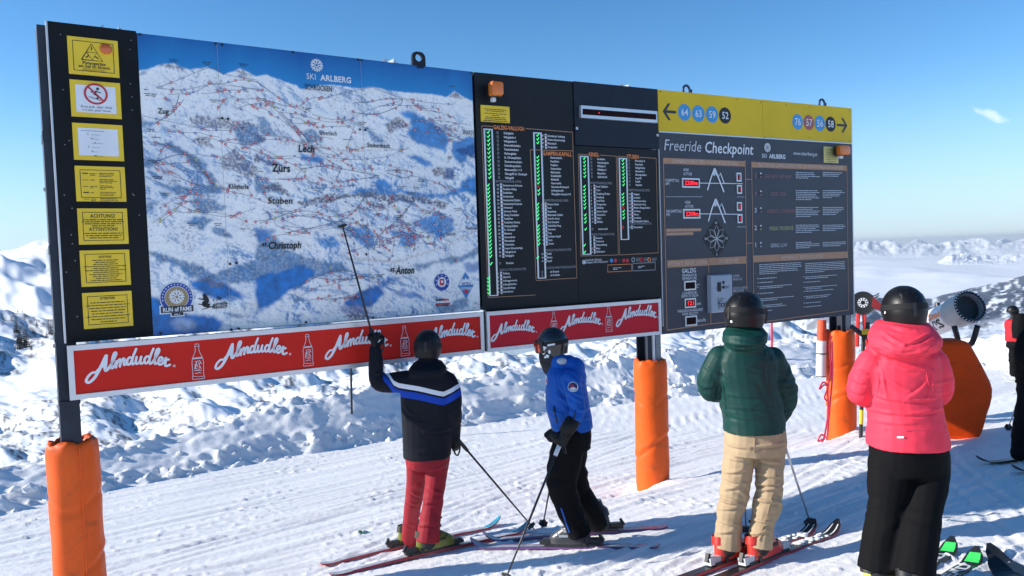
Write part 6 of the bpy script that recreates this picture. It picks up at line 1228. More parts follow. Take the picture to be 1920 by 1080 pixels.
# badge on the sleeve, chest patch, zips
_gaB = [c for c in Bp.children if c.name.startswith('neck_gaiter')][0]
def patch_disc(fig, x, y, dd, r, nrm, M, nm, parent, ry=1., th=.004):
    c = fig.p(x, y, dd); n_ = unit(nrm); a = unit(np.cross(n_, (0, 0, 1))); b = np.cross(a, n_); P = [c+a*r*math.cos(k*math.pi/10)+b*r*ry*math.sin(k*math.pi/10) for k in range(20)]
    return MB().add(P+[p-n_*.012 for p in P], [tuple(range(20))]+[(k, k+20, (k+1) % 20+20, (k+1) % 20) for k in range(20)]).build(nm, M, parent)
def surf_dd(ob, fig, x, y, off=.003):        # depth of an object's front surface on a sight line
    ro = ray(x, y); o = Vector(CAM0-ORG[ob.name]); ok, loc, nn, ix = ob.ray_cast(o, Vector(ro).normalized())
    if not ok: return None, None
    return (loc[1]+ORG[ob.name][1])-fig.dep-off, np.array(nn)
jB = [c for c in Bp.children if c.name.startswith('jacket')][0]
def put_patch(ob, fig, x, y, r, M, nm, ry=1., off=.004):
    dd, nn = surf_dd(ob, fig, x, y, off)
    if dd is None: return None
    return patch_disc(fig, x, y, dd, r, nn, M, nm, ob, ry)
put_patch(jB, fB, 1074, 725, fB.r(9.5), M_WPL, 'sleeve_badge'); put_patch(jB, fB, 1074, 725, fB.r(8), mat('badge_navy', (.05, .03, .10), .5), 'badge_ring', off=.008); put_patch(jB, fB, 1074, 729, fB.r(5.5), M_WPL, 'badge_face', .6, .011); put_patch(jB, fB, 1072, 723, fB.r(4.0), MK['pred'], 'badge_emblem', .45, .012)
for (x_, y_, r_, ry_) in ((1019, 660, 3.2, 1.6), (1026, 668, 3.6, .9), (1030, 660, 2.4, 1.5), (1022, 670, 2.0, 1.0)):
    for ob_ in (hsB, _gaB):
        if put_patch(ob_, fB, x_, y_, fB.r(r_), M_WHT, 'white_print', ry_, .006) is not None: break
put_patch(jB, fB, 1024, 713, fB.r(5), M_WPL, 'chest_badge', 1.9); put_patch(jB, fB, 1024, 714, fB.r(3), MK['pred'], 'badge_emblem', 1.2, .009)
def surf_line(ob, fig, pts, r, M, nm, off=.003):
    P = []
    for x, y in pts:
        dd, nn = surf_dd(ob, fig, x, y, off)
        if dd is not None: P.append(fig.p(x, y, dd))
    if len(P) > 1: MB().tube(P, r, 6).build(nm, M, ob)
surf_line(jB, fB, [(1038, 762), (1040, 772), (1042, 782), (1045, 793)], .006, MK['ink'], 'pocket_zip'); surf_line(jB, fB, [(1079, 770), (1077, 780), (1075, 788)], .005, MK['ink'], 'sleeve_zip'); surf_line(jB, fB, [(1045, 697), (1040, 705), (1042, 718), (1048, 735), (1055, 750)], .0025, mat('seam_blue', (.01, .05, .4), .6), 'seam'); surf_line(jB, fB, [(1047, 697), (1060, 692), (1072, 698), (1084, 707)], .003, MATS['seam_blue'], 'seam')
mb = MB(); fB.ball(mb, fB.p(1052, 678, -.06), fB.r(11), 1.1, .7, .7); organic('hood_lining', mb, .008, mat('lining_grey', (.5, .52, .55), .8), Bp, 1)
gn_ = fB.p(1064, 803, -.29); glove(Bp, gn_, (-.5, .05, -1), (.5, -.5, -.3), (-.6, .3, .3), M_GLV, 1.15, 1.15, 1); glove(Bp, fB.p(1050, 802, .06), (-.35, -.1, -1), (.6, -.5, 0), (-.6, .2, .2), M_GLV, 1.15, 1.05, -1)
MB().tube([fB.p(1077, 785, -.285), fB.p(1067, 800, -.29), fB.p(1059, 812, -.29)], [fB.r(13.5), fB.r(14.5), fB.r(13)], 12).build('glove_cuff', M_GLV, Bp, smooth=True)
surf_line([c for c in Bp.children if c.name.startswith('trousers')][0], fB, [(1052, 953), (1058, 970), (1063, 985), (1068, 998)], .007, mat('piping_blue', (.02, .12, .5), .6), 'piping')
pole('ski_pole', fB.p(1050, 832, -.26), Wd(948, 1086, fB.dep-.95), MATS['pole_black'], 'long black ski pole of the blue-jacketed person, crossing towards the camera', basket=.97, strap=[(.03, 0, -.02), (.04, .0, -.07), (.02, 0, -.05)], Mg=M_WPL)
pole('ski_pole', fB.p(1046, 835, .06), GH(1017, 990), MATS['pole_black'], 'black ski pole planted behind the legs of the blue-jacketed person')
M_SKB = mat('ski_dark_white', (.30, .30, .36), .35, var=.5, vscale=14); M_SKP = mat('ski_edge_purple', (.12, .05, .16), .4)
for (a, e, hx, hy, lab) in (((1236, 1028), (884, 1029), 1075, 1026, 'white and dark ski of the blue-jacketed person, nearer the camera'), ((1252, 991), (906, 1016), 1140, 1000, 'white and dark ski of the blue-jacketed person, nearer the board')):
    a, e = GH(*a), GH(*e); tv = unit(e-a); L_ = np.linalg.norm(e-a); k = k_at(a, e, 1088 if hx == 1075 else 1126)[0]
    print('ski len', L_)
    o, top, tv, sd, up_ = ski('ski', a, e, M_SKB, M_SKP, lab, 'skis of the blue-jacketed person', bind=k+.045, bindM=M_BLK, art=[(4, 40, .98, .8, MK['dkred'], 'edge_line'), (4, 40, -.8, -.98, M_SKP, 'edge_line')])
    c = a+tv*(k*L_)+up_*.024; bt = boot(Bp, c-tv*.075+up_*.018, tv, up_, mat('boot_black_grey', (.05, .05, .055), .25, var=.3), mat('boot_black', (.012, .012, .013), .3), buckle=mat('buckle_silver', (.55, .55, .57), .3, .6), h=.22)
    if hx == 1075:
        tb = TX(); 
        V, Fc, x_ = [], [], 0
        for ch in 'TECNICA':
            gV, gF, ad = glyph(ch, .02); n = len(V); V += [(p[0]+x_, p[1]) for p in gV]; Fc += [tuple(n+i for i in q) for q in gF]; x_ += ad
        V = np.array(V); sc_ = .085/x_; ax = -tv*.8+up_*.6*1.0; ax = unit(-tv+up_*.35); ay = unit(up_+tv*.35); toward = -unit(np.cross(tv, up_)); 
        if toward[1] > 0: toward = -toward
        o0 = c-tv*.0+up_*.15+toward*.069
        mk('boot_lettering', [o0+ax*p[0]*sc_*1.0+ay*p[1]*sc_*1.5 for p in V], Fc, M_WPL, bt, kind='stuff')
# ---------------------------------------------------------------- C: man in green jacket
fC = Fig(foot_depth(1398, 1050)); base = GH(1398, 1050)
Cp = thing('person', 'person in dark green jacket and beige trousers seen from behind on black skis', 'person', tuple(base))
secC = [(1397, 642, 30, .11, .0), (1396, 654, 50, .14, 0), (1398, 672, 61, .155, 0), (1400, 700, 60, .16, 0), (1404, 735, 57, .165, 0), (1411, 770, 57, .17, 0), (1414, 792, 58, .175, 0), (1414, 807, 58, .178, 0)]
aL = [(1350, 672, .0, 26), (1336, 700, .0, 24), (1329, 728, .04, 22), (1342, 737, .14, 18), (1356, 742, .24, 15)]
aR = [(1448, 674, .0, 26), (1463, 705, .0, 24), (1473, 735, .0, 22.5), (1472, 762, .06, 20), (1460, 785, .12, 17)]
lL = [(1388, 835, .0, 31), (1383, 880, .0, 29), (1376, 930, .0, 27), (1368, 975, .0, 26), (1363, 1028, .0, 26)]
lR = [(1443, 835, .0, 31), (1444, 880, .0, 28), (1441, 930, .0, 26), (1430, 975, .0, 24), (1425, 1028, .0, 24)]
def skl(a, e, L_): a, e = GH(*a), GH(*e); return e-unit(e-a)*L_, e
skC = [skl((1225, 1108), (1531, 996), 1.72), skl((1290, 1112), (1575, 996), 1.72)]; kC = [k_at(*skC[0], 1363), k_at(*skC[1], 1425)]; lL = legs_to(fC, lL, kC[0][1]); lR = legs_to(fC, lR, kC[1][1])
torso_body(fC, secC, [lL, lR], [aL, aR], (1397, 585, 34), Cp)
Mg_ = cloth('jacket_green', (.003, .042, .034), .55, spec=.3)
mb = MB(); mb.loft([fC.sec(*q[:4], q[4]) for q in secC]); fC.limb(mb, aL); fC.limb(mb, aR); fC.limb(mb, [(1397, 660, .0, 34), (1396, 640, 0, 33), (1396, 622, .0, 33)])
mb.loft([fC.sec(1396, 612, 33, .12, .02), fC.sec(1396, 625, 41, .16, -.03), fC.sec(1396, 640, 40, .15, -.06), fC.sec(1398, 655, 30, .08, -.08)])
organic('jacket', mb, .0075, Mg_, Cp, 3, folds(.0075, 6, 12, 43, [(fC.p(1330, 730), .12), (fC.p(1473, 735), .14), (fC.p(1400, 745), .14), (fC.p(1395, 635), .12), (fC.p(1360, 760), .12)], .12, lines=[(1345, 695, 1385, 725), (1365, 745, 1435, 747), (1360, 767, 1445, 770), (1442, 665, 1457, 705), (1455, 715, 1485, 725), (1465, 752, 1495, 742), (1318, 690, 1345, 705), (1313, 725, 1345, 733), (1382, 652, 1430, 647, 1.3), (1372, 632, 1420, 637), (1460, 735, 1492, 730), (1395, 690, 1440, 700, .7), (1440, 745, 1447, 785), (1352, 690, 1360, 740, 1.2), (1370, 785, 1420, 790, .7), (1462, 770, 1485, 762)], depth=.0045))
jC = [c for c in Cp.children if c.name.startswith('jacket')][0]
surf_line(jC, fC, [(1345, 668), (1352, 700), (1358, 740), (1362, 780)], .003, mat('seam_green', (.003, .04, .032), .6), 'seam'); surf_line(jC, fC, [(1374, 652), (1396, 654), (1428, 652)], .004, MATS['seam_green'], 'seam'); surf_line(jC, fC, [(1438, 662), (1436, 700), (1440, 730)], .003, MATS['seam_green'], 'seam')
Mt = cloth('trousers_beige', (.42, .305, .185), .75)
mb = MB(); mb.loft([fC.sec(1415, 800, 55, .165, 0), fC.sec(1416, 825, 58, .17, 0), fC.sec(1416, 848, 57, .16, 0)]); fC.limb(mb, lL, end=False); fC.limb(mb, lR, end=False)
organic('trousers', mb, .007, Mt, Cp, 3, folds(.010, 7, 13, 53, [(fC.p(1376, 935), .15), (fC.p(1441, 935), .15), (fC.p(1365, 1010), .1), (fC.p(1426, 1010), .1), (fC.p(1415, 850), .1)], .12, lines=[(1360, 890, 1395, 885), (1357, 900, 1392, 910), (1352, 922, 1390, 914), (1346, 940, 1387, 950), (1350, 958, 1388, 954), (1415, 890, 1465, 900), (1412, 910, 1460, 912), (1415, 922, 1462, 918), (1410, 938, 1455, 946), (1360, 835, 1400, 845), (1412, 842, 1470, 835), (1345, 980, 1385, 990), (1404, 975, 1445, 985), (1345, 1003, 1380, 998), (1405, 1005, 1440, 1000), (1418, 865, 1462, 872, .8), (1362, 862, 1402, 868, .8)], depth=.012))
tC = [c for c in Cp.children if c.name.startswith('trousers')][0]; surf_line(tC, fC, [(1415, 812), (1415, 830), (1414, 848)], .0035, mat('seam_beige', (.30, .21, .12), .7), 'seam'); surf_line(tC, fC, [(1447, 930), (1440, 960), (1430, 990), (1424, 1015)], .003, MATS['seam_beige'], 'seam')
helmet(fC, Cp, 1396, 581, 82, 70, R(38), M_HB, M_STR, .04, mat('lens_smoke', (.05, .06, .09), .08, .5), length=1.12, clip=R(205))
put_patch([c for c in Cp.children if c.name.startswith('helmet')][0], fC, 1371, 603, fC.r(2.4), M_WPL, 'helmet_rivet')
M_SKK = mat('ski_black', (.016, .018, .021), .35, var=.3, vscale=12); M_ALU = mat('pole_alu', (.5, .51, .53), .3, .85)
for (a, e, hx, hy, lab) in (((1225, 1108), (1531, 996), 1368, 1046, 'black ski with snow on it under the left boot of the green-jacketed person'), ((1290, 1112), (1575, 996), 1432, 1048, 'black red-edged ski under the right boot of the green-jacketed person')):
    i_ = 0 if hx == 1368 else 1; a, e = skC[i_]; k = kC[i_][0]
    o, top, tv, sd, up_ = ski('ski', a, e, M_SKK, M_SKR, lab, 'skis of the green-jacketed person', bind=k+.045, bindM=mat('binding_white', (.6, .6, .62), .35), w=.105, art=[(39, 42, .62, .42, M_WHT, 'tip_outline'), (39, 42, -.42, -.62, M_WHT, 'tip_outline')])
    c = a+tv*(k*1.72)+up_*.024; boot(Cp, c-tv*.075+up_*.018, tv, up_, mat('boot_red', (.62, .030, .015), .28, var=.12, coat=.3), mat('boot_red_cuff', (.50, .025, .014), .3), buckle=M_BLK, h=.135)
    # snow lying on the shovel
    mb = MB(); rs_ = random.Random(int(hx))
    for q in range(26):
        i = rs_.randint(31, 40); cc, ww = top[i]; pz = cc+sd*ww*rs_.uniform(-.42, .42)+tv*rs_.uniform(-.02, .02); s_ = rs_.uniform(.006, .017); fC.ball(mb, pz+up_*.002, s_, 1.5, 1.3, .6, 6)
    mb.build('snow_crust', M_BANK, o, smooth=True, kind='stuff')
pole('ski_pole', fC.p(1466, 818, .10), GH(1521, 986), M_ALU, 'silver ski pole with red band right of the beige trousers', basket=.955, Mg=M_BLK, bsize=.045)
pl = pole('ski_pole', fC.p(1392, 800, .30), GH(1399, 1000), M_ALU, 'silver ski pole showing between the beige trouser legs', basket=.95)
# ---------------------------------------------------------------- D: woman in pink jacket
fD = Fig(foot_depth(1688, 1098)); base = GH(1688, 1098)
Dp = thing('person', 'person in bright coral pink hooded jacket and black trousers seen from behind', 'person', tuple(base))
secD = [(1697, 655, 34, .12, .0), (1692, 667, 62, .15, 0), (1688, 690, 72, .165, 0), (1690, 725, 68, .17, 0), (1696, 760, 65, .17, 0), (1701, 790, 67, .175, 0), (1702, 815, 72, .185, 0), (1702, 836, 73, .19, 0)]
aL = [(1634, 682, .0, 30), (1619, 710, .0, 28), (1613, 735, .04, 25), (1630, 742, .15, 21), (1645, 745, .25, 18)]
aR = [(1746, 682, .0, 30), (1758, 712, .0, 28), (1762, 737, .04, 25), (1748, 746, .15, 21), (1735, 748, .25, 18)]
lL = [(1668, 860, .0, 39), (1666, 905, .0, 37), (1662, 955, .0, 33), (1652, 1015, .0, 37), (1646, 1072, .0, 38)]
lR = [(1740, 860, .0, 39), (1740, 905, .0, 38), (1732, 955, .0, 33), (1722, 1015, .0, 36), (1714, 1082, .0, 37)]
skD = [skl((1560, 1165), (1790, 1032), 1.6), skl((1600, 1200), (1836, 1052), 1.6)]; kD = [k_at(*skD[0], 1646), k_at(*skD[1], 1714)]; lL = legs_to(fD, lL, kD[0][1]); lR = legs_to(fD, lR, kD[1][1])
torso_body(fD, secD, [lL, lR], [aL, aR], (1696, 575, 36), Dp)
Mk_ = cloth('jacket_pink', (.90, .050, .090), .62)
mb = MB(); mb.loft([fD.sec(*q[:4], q[4]) for q in secD]); fD.limb(mb, aL); fD.limb(mb, aR); fD.limb(mb, [(1697, 675, .0, 44), (1696, 645, 0, 42), (1694, 618, .0, 40)])
mb.loft([fD.sec(1688, 600, 40, .13, .03), fD.sec(1691, 615, 52, .16, -.02), fD.sec(1695, 634, 61, .18, -.06), fD.sec(1697, 650, 60, .16, -.09), fD.sec(1697, 662, 48, .11, -.11), fD.sec(1694, 672, 30, .06, -.12)]); fD.limb(mb, [(1640, 655, .04, 18), (1664, 640, -.06, 20), (1690, 636, -.12, 17), (1722, 642, -.08, 18), (1752, 662, .02, 14)])
hoodn = folds(.008, 6, 11, 63, [(fD.p(1615, 735), .13), (fD.p(1762, 737), .13), (fD.p(1697, 745), .16), (fD.p(1695, 640), .13), (fD.p(1700, 790), .12)], .12, lines=[(1640, 745, 1700, 757), (1700, 757, 1765, 748), (1632, 772, 1690, 780), (1690, 782, 1770, 770), (1640, 793, 1720, 798, .7), (1648, 700, 1656, 742, 1.2), (1746, 700, 1738, 742, 1.2), (1660, 715, 1702, 735), (1735, 715, 1700, 742), (1597, 715, 1622, 725), (1592, 733, 1620, 743), (1752, 724, 1782, 718), (1756, 742, 1785, 738), (1600, 695, 1628, 705), (1655, 628, 1690, 648, 1.2), (1700, 648, 1740, 632, 1.2), (1668, 615, 1712, 622), (1645, 655, 1697, 672, 1.5), (1697, 672, 1750, 655, 1.5), (1680, 690, 1720, 700, .6)])
organic('jacket', mb, .0075, Mk_, Dp, 5, hoodn)
jD = [c for c in Dp.children if c.name.startswith('jacket')][0]
surf_line(jD, fD, [(1625, 800), (1660, 806), (1700, 808), (1740, 805), (1776, 798)], .003, mat('seam_pink', (.7, .04, .09), .7), 'seam'); surf_line(jD, fD, [(1643, 680), (1648, 715), (1644, 745)], .0022, MATS['seam_pink'], 'seam'); surf_line(jD, fD, [(1733, 682), (1740, 715), (1748, 745)], .0022, MATS['seam_pink'], 'seam'); surf_line(jD, fD, [(1640, 640), (1662, 660), (1700, 668), (1738, 660), (1757, 645)], .0022, MATS['seam_pink'], 'seam'); surf_line(jD, fD, [(1682, 820), (1688, 820), (1695, 820)], .006, M_WPL, 'brand_tab')
mb = MB(); mb.loft([fD.sec(1703, 826, 70, .17, 0), fD.sec(1704, 850, 70, .175, 0), fD.sec(1704, 885, 66, .15, 0)]); fD.limb(mb, lL, end=False); fD.limb(mb, lR, end=False)
organic('trousers', mb, .011, M_BT, Dp, 3, folds(.008, 5, 10, 73, [(fD.p(1660, 960), .15), (fD.p(1735, 960), .15)], .25))
helmet(fD, Dp, 1695, 573, 84, 76, R(-6), M_HB, M_STR, .02, None, length=1.2, clip=R(192))
put_patch([c for c in Dp.children if c.name.startswith('helmet')][0], fD, 1659, 586, fD.r(2.4), M_WPL, 'helmet_rivet')
M_GRN = mat('ski_tip_green', (.05, .62, .12), .4)
for (a, e, hx, hy, lab) in (((1560, 1165), (1790, 1032), 1640, 1090, 'black ski with green tip and white letters, left one of the pink-jacketed person'), ((1600, 1200), (1836, 1052), 1716, 1098, 'black ski with green tip and white letters, right one of the pink-jacketed person')):
    i_ = 0 if hx == 1640 else 1; a, e = skD[i_]; k = kD[i_][0]
    o, top, tv, sd, up_ = ski('ski', a, e, M_SKK, M_BLK, lab, 'skis of the pink-jacketed person', bind=k+.045, w=.112, art=[(40, 42, .80, -.70, M_GRN, 'tip_graphic')])
    # block letters along the shovel, read from the tip
    x_ = 0; V = []; Fc = []
    for ch in 'HEAD':
        gV, gF, ad = glyph(ch, .03); n = len(V); V += [(p[0]+x_, p[1]) for p in gV]; Fc += [tuple(n+i for i in q) for q in gF]; x_ += ad
    c39, w39 = top[39]; c26, _ = top[28]; sc_ = np.linalg.norm(c39-c26)/x_; z_ = []
    for px_, py_ in V:
        fi = 28+11*px_/x_; i0 = int(fi); i0 = min(i0, 42); cc = top[i0][0]*(1-(fi-i0))+top[min(43, i0+1)][0]*(fi-i0); z_.append(cc+up_*.0035+sd*(py_/CAPH-.5)*-.062)
    mk('ski_lettering', z_, Fc, M_WHT, o, kind='stuff')
    c = a+tv*(k*1.6)+up_*.024; boot(Dp, c-tv*.075+up_*.018, tv, up_, mat('boot_pale_yellow', (.6, .62, .12), .4), M_BLK, buckle=M_BLK, h=.135)
# ---------------------------------------------------------------- E and F: people at the right edge
fE = Fig(foot_depth(1925, 866)); E_ = thing('person', 'person in black mostly outside the right edge of the picture, nearest of the two there', 'person', tuple(GH(1945, 866)))
mb = MB(); sE = [(1958, 612, 20, .10, 0), (1957, 624, 42, .14, 0), (1956, 650, 46, .16, 0), (1954, 690, 43, .16, 0), (1952, 716, 43, .17, 0)]
mb.loft([fE.sec(*q[:4], q[4]) for q in sE]); fE.limb(mb, [(1926, 632, 0, 17), (1916, 665, 0, 15), (1922, 700, .15, 13)]); fE.limb(mb, [(1990, 632, 0, 17), (1998, 665, 0, 15), (1990, 700, .15, 13)])
lE = [[(1935, 725, 0, 22), (1926, 775, -.02, 20), (1914, 815, -.02, 17), (1911, 852, 0, 15)], [(1972, 725, 0, 22), (1968, 775, 0, 20), (1966, 815, 0, 17), (1966, 855, 0, 15)]]
aE = [[(1926, 632, 0, 17), (1916, 665, 0, 15), (1922, 700, .15, 13)], [(1990, 632, 0, 17), (1998, 665, 0, 15), (1990, 700, .15, 13)]]
torso_body(fE, sE, lE, aE, (1958, 583, 17), E_)
organic('jacket', mb, .014, M_BT, E_, 3, folds(.008, 6, 11, 83, None, .6)); mb = MB(); mb.loft([fE.sec(1953, 708, 40, .16, 0), fE.sec(1953, 735, 41, .16, 0)])
for l in lE: fE.limb(mb, l)
organic('trousers', mb, .014, M_BT, E_, 3, folds(.008, 6, 11, 85, None, .6)); helmet(fE, E_, 1958, 580, 42, 38, R(20), M_HB, M_STR)
glove(E_, fE.p(1922, 700, .15), (0, .4, -1), (1, .4, 0), (-.3, 1, 0), M_GLV, 1.1, 1.)
pole('ski_pole', fE.p(1921, 716, .25), GH(1889, 806), M_ALU, 'silver ski pole planted at the right edge of the picture', basket=.93)
a, e = GH(2030, 850), GH(1833, 872); tv = unit(e-a); a = e-tv*1.65
M_SKG = mat('ski_mint', (.16, .24, .22), .4, var=.4, vscale=10)
for dx, lab in ((0, 'greenish ski of the person at the right edge, farther one'), (1, 'dark ski of the person at the right edge, nearer one')):
    sd_ = np.cross(tv, (0, 0, 1))*(.0 if dx == 0 else 1); e2 = e if dx == 0 else GH(1900, 890); a2 = e2-tv*1.65
    o, top, t_, s_, u_ = ski('ski', a2, e2, M_SKG if dx == 0 else M_SKK, M_BLK, lab, 'skis of the person at the right edge', bind=.52)
    c, w_ = top[22]; boot(E_, c-t_*.16+u_*.018, t_, u_, mat('boot_black', (.012, .012, .013), .3), MATS['boot_black_grey'], buckle=M_WPL, h=.28)
fF = Fig(foot_depth(1897, 712)); F_ = thing('person', 'person in red jacket standing far back by the snow bank, right edge', 'person', tuple(GH(1905, 712)))
sF = [(1903, 597, 9, .10, 0), (1904, 602, 18, .14, 0), (1906, 618, 20, .15, 0), (1907, 640, 19, .16, 0)]; lF_ = [[(1902, 648, 0, 9), (1900, 672, 0, 8.5), (1901, 700, 0, 7)], [(1913, 648, 0, 9), (1920, 672, 0, 8.5), (1927, 702, 0, 7)]]; aF_ = [[(1892, 605, 0, 6.5), (1890, 620, .05, 6), (1896, 634, .1, 5)], [(1918, 605, 0, 6.5), (1926, 620, 0, 6), (1930, 634, .1, 5)]]
torso_body(fF, sF, lF_, aF_, (1900, 583, 9), F_)
mb = MB(); mb.loft([fF.sec(*q[:4], q[4]) for q in sF])
for l in aF_: fF.limb(mb, l)
organic('jacket', mb, .018, cloth('jacket_red', (.55, .02, .03), .6), F_, 2, folds(.008, 6, 11, 91, None, .6)); mb = MB(); mb.loft([fF.sec(1907, 638, 17, .15, 0), fF.sec(1907, 652, 18, .15, 0)])
for l in lF_: fF.limb(mb, l)
organic('trousers', mb, .018, M_BT, F_, 2, folds(.008, 6, 11, 93, None, .6)); helmet(fF, F_, 1899, 582, 19, 19, R(-60), M_HB, M_STR)
mb = MB(); mb.loft([fF.sec(1914, 588, 12, .10, -.16), fF.sec(1914, 612, 15, .12, -.18), fF.sec(1913, 634, 13, .10, -.16)]); organic('backpack', mb, .02, M_BT, F_, 2)
a, e = GH(1960, 716), GH(1880, 715); tv = unit(e-a)
for dx, lab in ((0, 'pale yellow ski of the red-jacketed person far back'), (1, 'second pale yellow ski of the red-jacketed person, farther from the camera')):
    e2 = e if dx == 0 else GH(1886, 708); o, top, t_, s_, u_ = ski('ski', e2-tv*1.6, e2, mat('ski_pale_yellow', (.6, .6, .2), .4), M_WPL, lab, 'skis of the red-jacketed person', bind=.6)
    c, w_ = top[26]; boot(F_, c-t_*.16+u_*.018, t_, u_, MATS['boot_black'], MATS['boot_black'], h=.28)
# ski tips poking in at the lower right corner
a, e = GH(2020, 1120), GH(1860, 1040); tv = unit(e-a)
for e2, lab in ((GH(1858, 1046), 'black upturned ski tip in the lower right corner, upper one'), (GH(1862, 1068), 'black ski tip in the lower right corner, lower one')): ski('ski', e2-tv*1.5, e2, M_SKK, M_BLK, lab, 'ski tips in the lower right corner', bind=.5, w=.115)
# ================================================================== THINGS RIGHT OF THE BOARD
def extr(P2, org, ax, ay, az, th, bev=.03, nb_=3):   # rounded extrusion of an outline
    P2 = np.array(P2, float); c = P2.mean(0); rings = []
    n = len(P2); dens = []
    for i in range(n):
        a, b = P2[i], P2[(i+1) % n]
        for t in np.linspace(0, 1, 6, endpoint=False): dens.append(a*(1-t)+b*t)
    D = np.array(dens)
    for _ in range(2): D = (np.roll(D, 1, 0)+D*2+np.roll(D, -1, 0))/4
    def off(k): d = D-c; l = np.linalg.norm(d, axis=1)[:, None]; return D-d/l*k
    prof = [(bev*(1-math.sin(t)), -th/2+bev*(1-math.cos(t))) for t in np.linspace(0, math.pi/2, nb_+1)]
    prof = [(bev*1.6, -th/2-.002)]+prof+[(o, -z) for o, z in reversed(prof)]+[(bev*1.6, th/2+.002)]
    return MB().loft([[org+ax*p[0]+ay*p[1]+az*z for p in off(o)] for o, z in prof])
gp = GH(1806, 822); dpW = gp[1]
wp_ = thing('cannon_pad', 'big six-sided orange crash pad in front of the snow cannon', 'crash pad', tuple(gp)); rW = R(-7)
axW = np.array([math.cos(rW), math.sin(rW), 0]); azW = np.array([math.sin(rW), -math.cos(rW), 0]); m_ = dpW/F; kx = 1/(math.cos(rW)+.55*math.sin(rW)*0)
outl = [((x-1806)*m_*kx, (822-y)*m_) for x, y in ((1762, 826), (1836, 826), (1864, 724), (1820, 636), (1806, 631), (1756, 633), (1742, 700), (1742, 790))]
pw = extr(outl, gp+np.array([0, .12, -.02]), axW, np.array([0, 0, 1.]), azW, .34, .06, 4); V = np.array(pw.v)
V += np.stack([.012*pn(V[:, 0]*5, V[:, 2]*5, 3), .02*pn(V[:, 0]*4, V[:, 2]*4, 5), 0*V[:, 0]], 1)
mk('pad_cover', V, pw.f, mat('orange_vinyl_shaded', (.92, .075, .003), .6, var=.10, vscale=2.5, bump=.3, bscale=9, spec=.2, wear=.5), wp_, smooth=True, split=1.0)  # same vinyl as the post pads; redder colour offsets the blue light in shade
ed = [gp+np.array([0, .12, -.02])+axW*a*.985+np.array([0, 0, b*.99])+azW*.165 for a, b in outl]

# snow cannon
cA = unit((.06, -.93, .34)); cc = Wd(1816, 576, dpW+.55); Lb = 1.35; m2 = (dpW+.55)/F
cn = thing('snow_cannon', 'white snow cannon barrel with lettering pointing up to the right behind the orange pad', 'snow cannon', tuple(Wd(1780, 790, dpW+.8)))
uA = unit(np.cross(cA, (0, 0, 1))); vA = np.cross(uA, cA)
def ringc(r, d, n=40): return [cc+cA*d+(uA*math.cos(k*2*math.pi/n)+vA*math.sin(k*2*math.pi/n))*r for k in range(n)]
M_CAN = mat('cannon_white', (.78, .79, .80), .4, var=.06); M_CANG = mat('cannon_grey', (.30, .32, .35), .4, .2)
rf = 31*m2; rb_ = rf*.86
MB().loft([ringc(rb_*.80, -Lb), ringc(rb_*.9, -Lb+.04), ringc(rb_, -Lb*.75), ringc(rb_, -.30)], cap=True).build('barrel', M_CAN, cn, smooth=True, split=.5)
MB().loft([ringc(rb_*1.0, -.299), ringc(rb_*1.05, -.27), ringc(rf*.97, -.22), ringc(rf*.98, -.03), ringc(rf, -.02), ringc(rf, .03), ringc(rf*.80, .03), ringc(rf*.78, -.25), ringc(.02, -.26)], cap=False).build('nozzle_housing', M_CANG, cn, smooth=True, split=.5)
MB().loft([ringc(rf*.775, -.05), ringc(rf*.2, -.055), ringc(.005, -.056)], cap=False).build('fan_guard', M_BLK, cn)
for rr_, n_ in ((.94, 30), (.86, 26)):
    for k in range(n_):
        a = k*2*math.pi/n_; c = cc+cA*.036+(uA*math.cos(a)+vA*math.sin(a))*rf*rr_; MB().tube([c-cA*.008, c+cA*.012], [.008, .005], 5).build('nozzle', M_WPL if n_ == 30 else MK['ink'], cn)
MB().loft([ringc(rf*.985, .031), ringc(rf*.815, .031)], cap=False).build('nozzle_ring', M_BLK, cn)
def barrel_text(st, d0, ang, h, wd, M, nm):
    x_ = 0; Vv = []; Fc = []
    for ch in st:
        gV, gF, ad = glyph(ch, .03); n = len(Vv); Vv += [(p[0]+x_, p[1]) for p in gV]; Fc += [tuple(n+i for i in q) for q in gF]; x_ += ad
    out = []
    for px, py in Vv: t = ang+py/CAPH*h/rb_; out.append(cc+cA*(d0+px/x_*wd)+(uA*math.cos(t)+vA*math.sin(t))*(rb_+.004))
    mk(nm, out, Fc, M, cn, kind='stuff')
tocam = -unit(cc); aa = math.atan2(tocam@vA, tocam@uA)
barrel_text('niViS', -.70, aa-.25, .11, .36, MK['ink'], 'maker_lettering'); barrel_text('Smok', -.54, aa+.55, .09, .24, MK['orange'], 'model_lettering')
yk_ = [cc-cA*.12-vA*rf*1.0, cc-cA*.18-vA*rf*1.5-np.array([0, 0, .1]), cc-cA*.28-np.array([0, 0, rf*2.6]), cc-cA*.3-np.array([0, 0, 1.4])]
for s in (-1, 1): MB().tube(crom([p+uA*s*rf*(.75 if i == 0 else .45) for i, p in enumerate(yk_)], 4), .032, 8).build('support_arm', M_BLK, cn, smooth=True)
MB().tube([cc-cA*.3-np.array([0, 0, rf*2.4]), cc-cA*.3-np.array([0, 0, 2.0])], .07, 12).build('mast', M_CANG, cn); MB().tube([cc-cA*.55+vA*rb_*.9, cc-cA*.55+vA*(rb_+.05)], .03, 10).build('lifting_eye', M_BLK, cn)
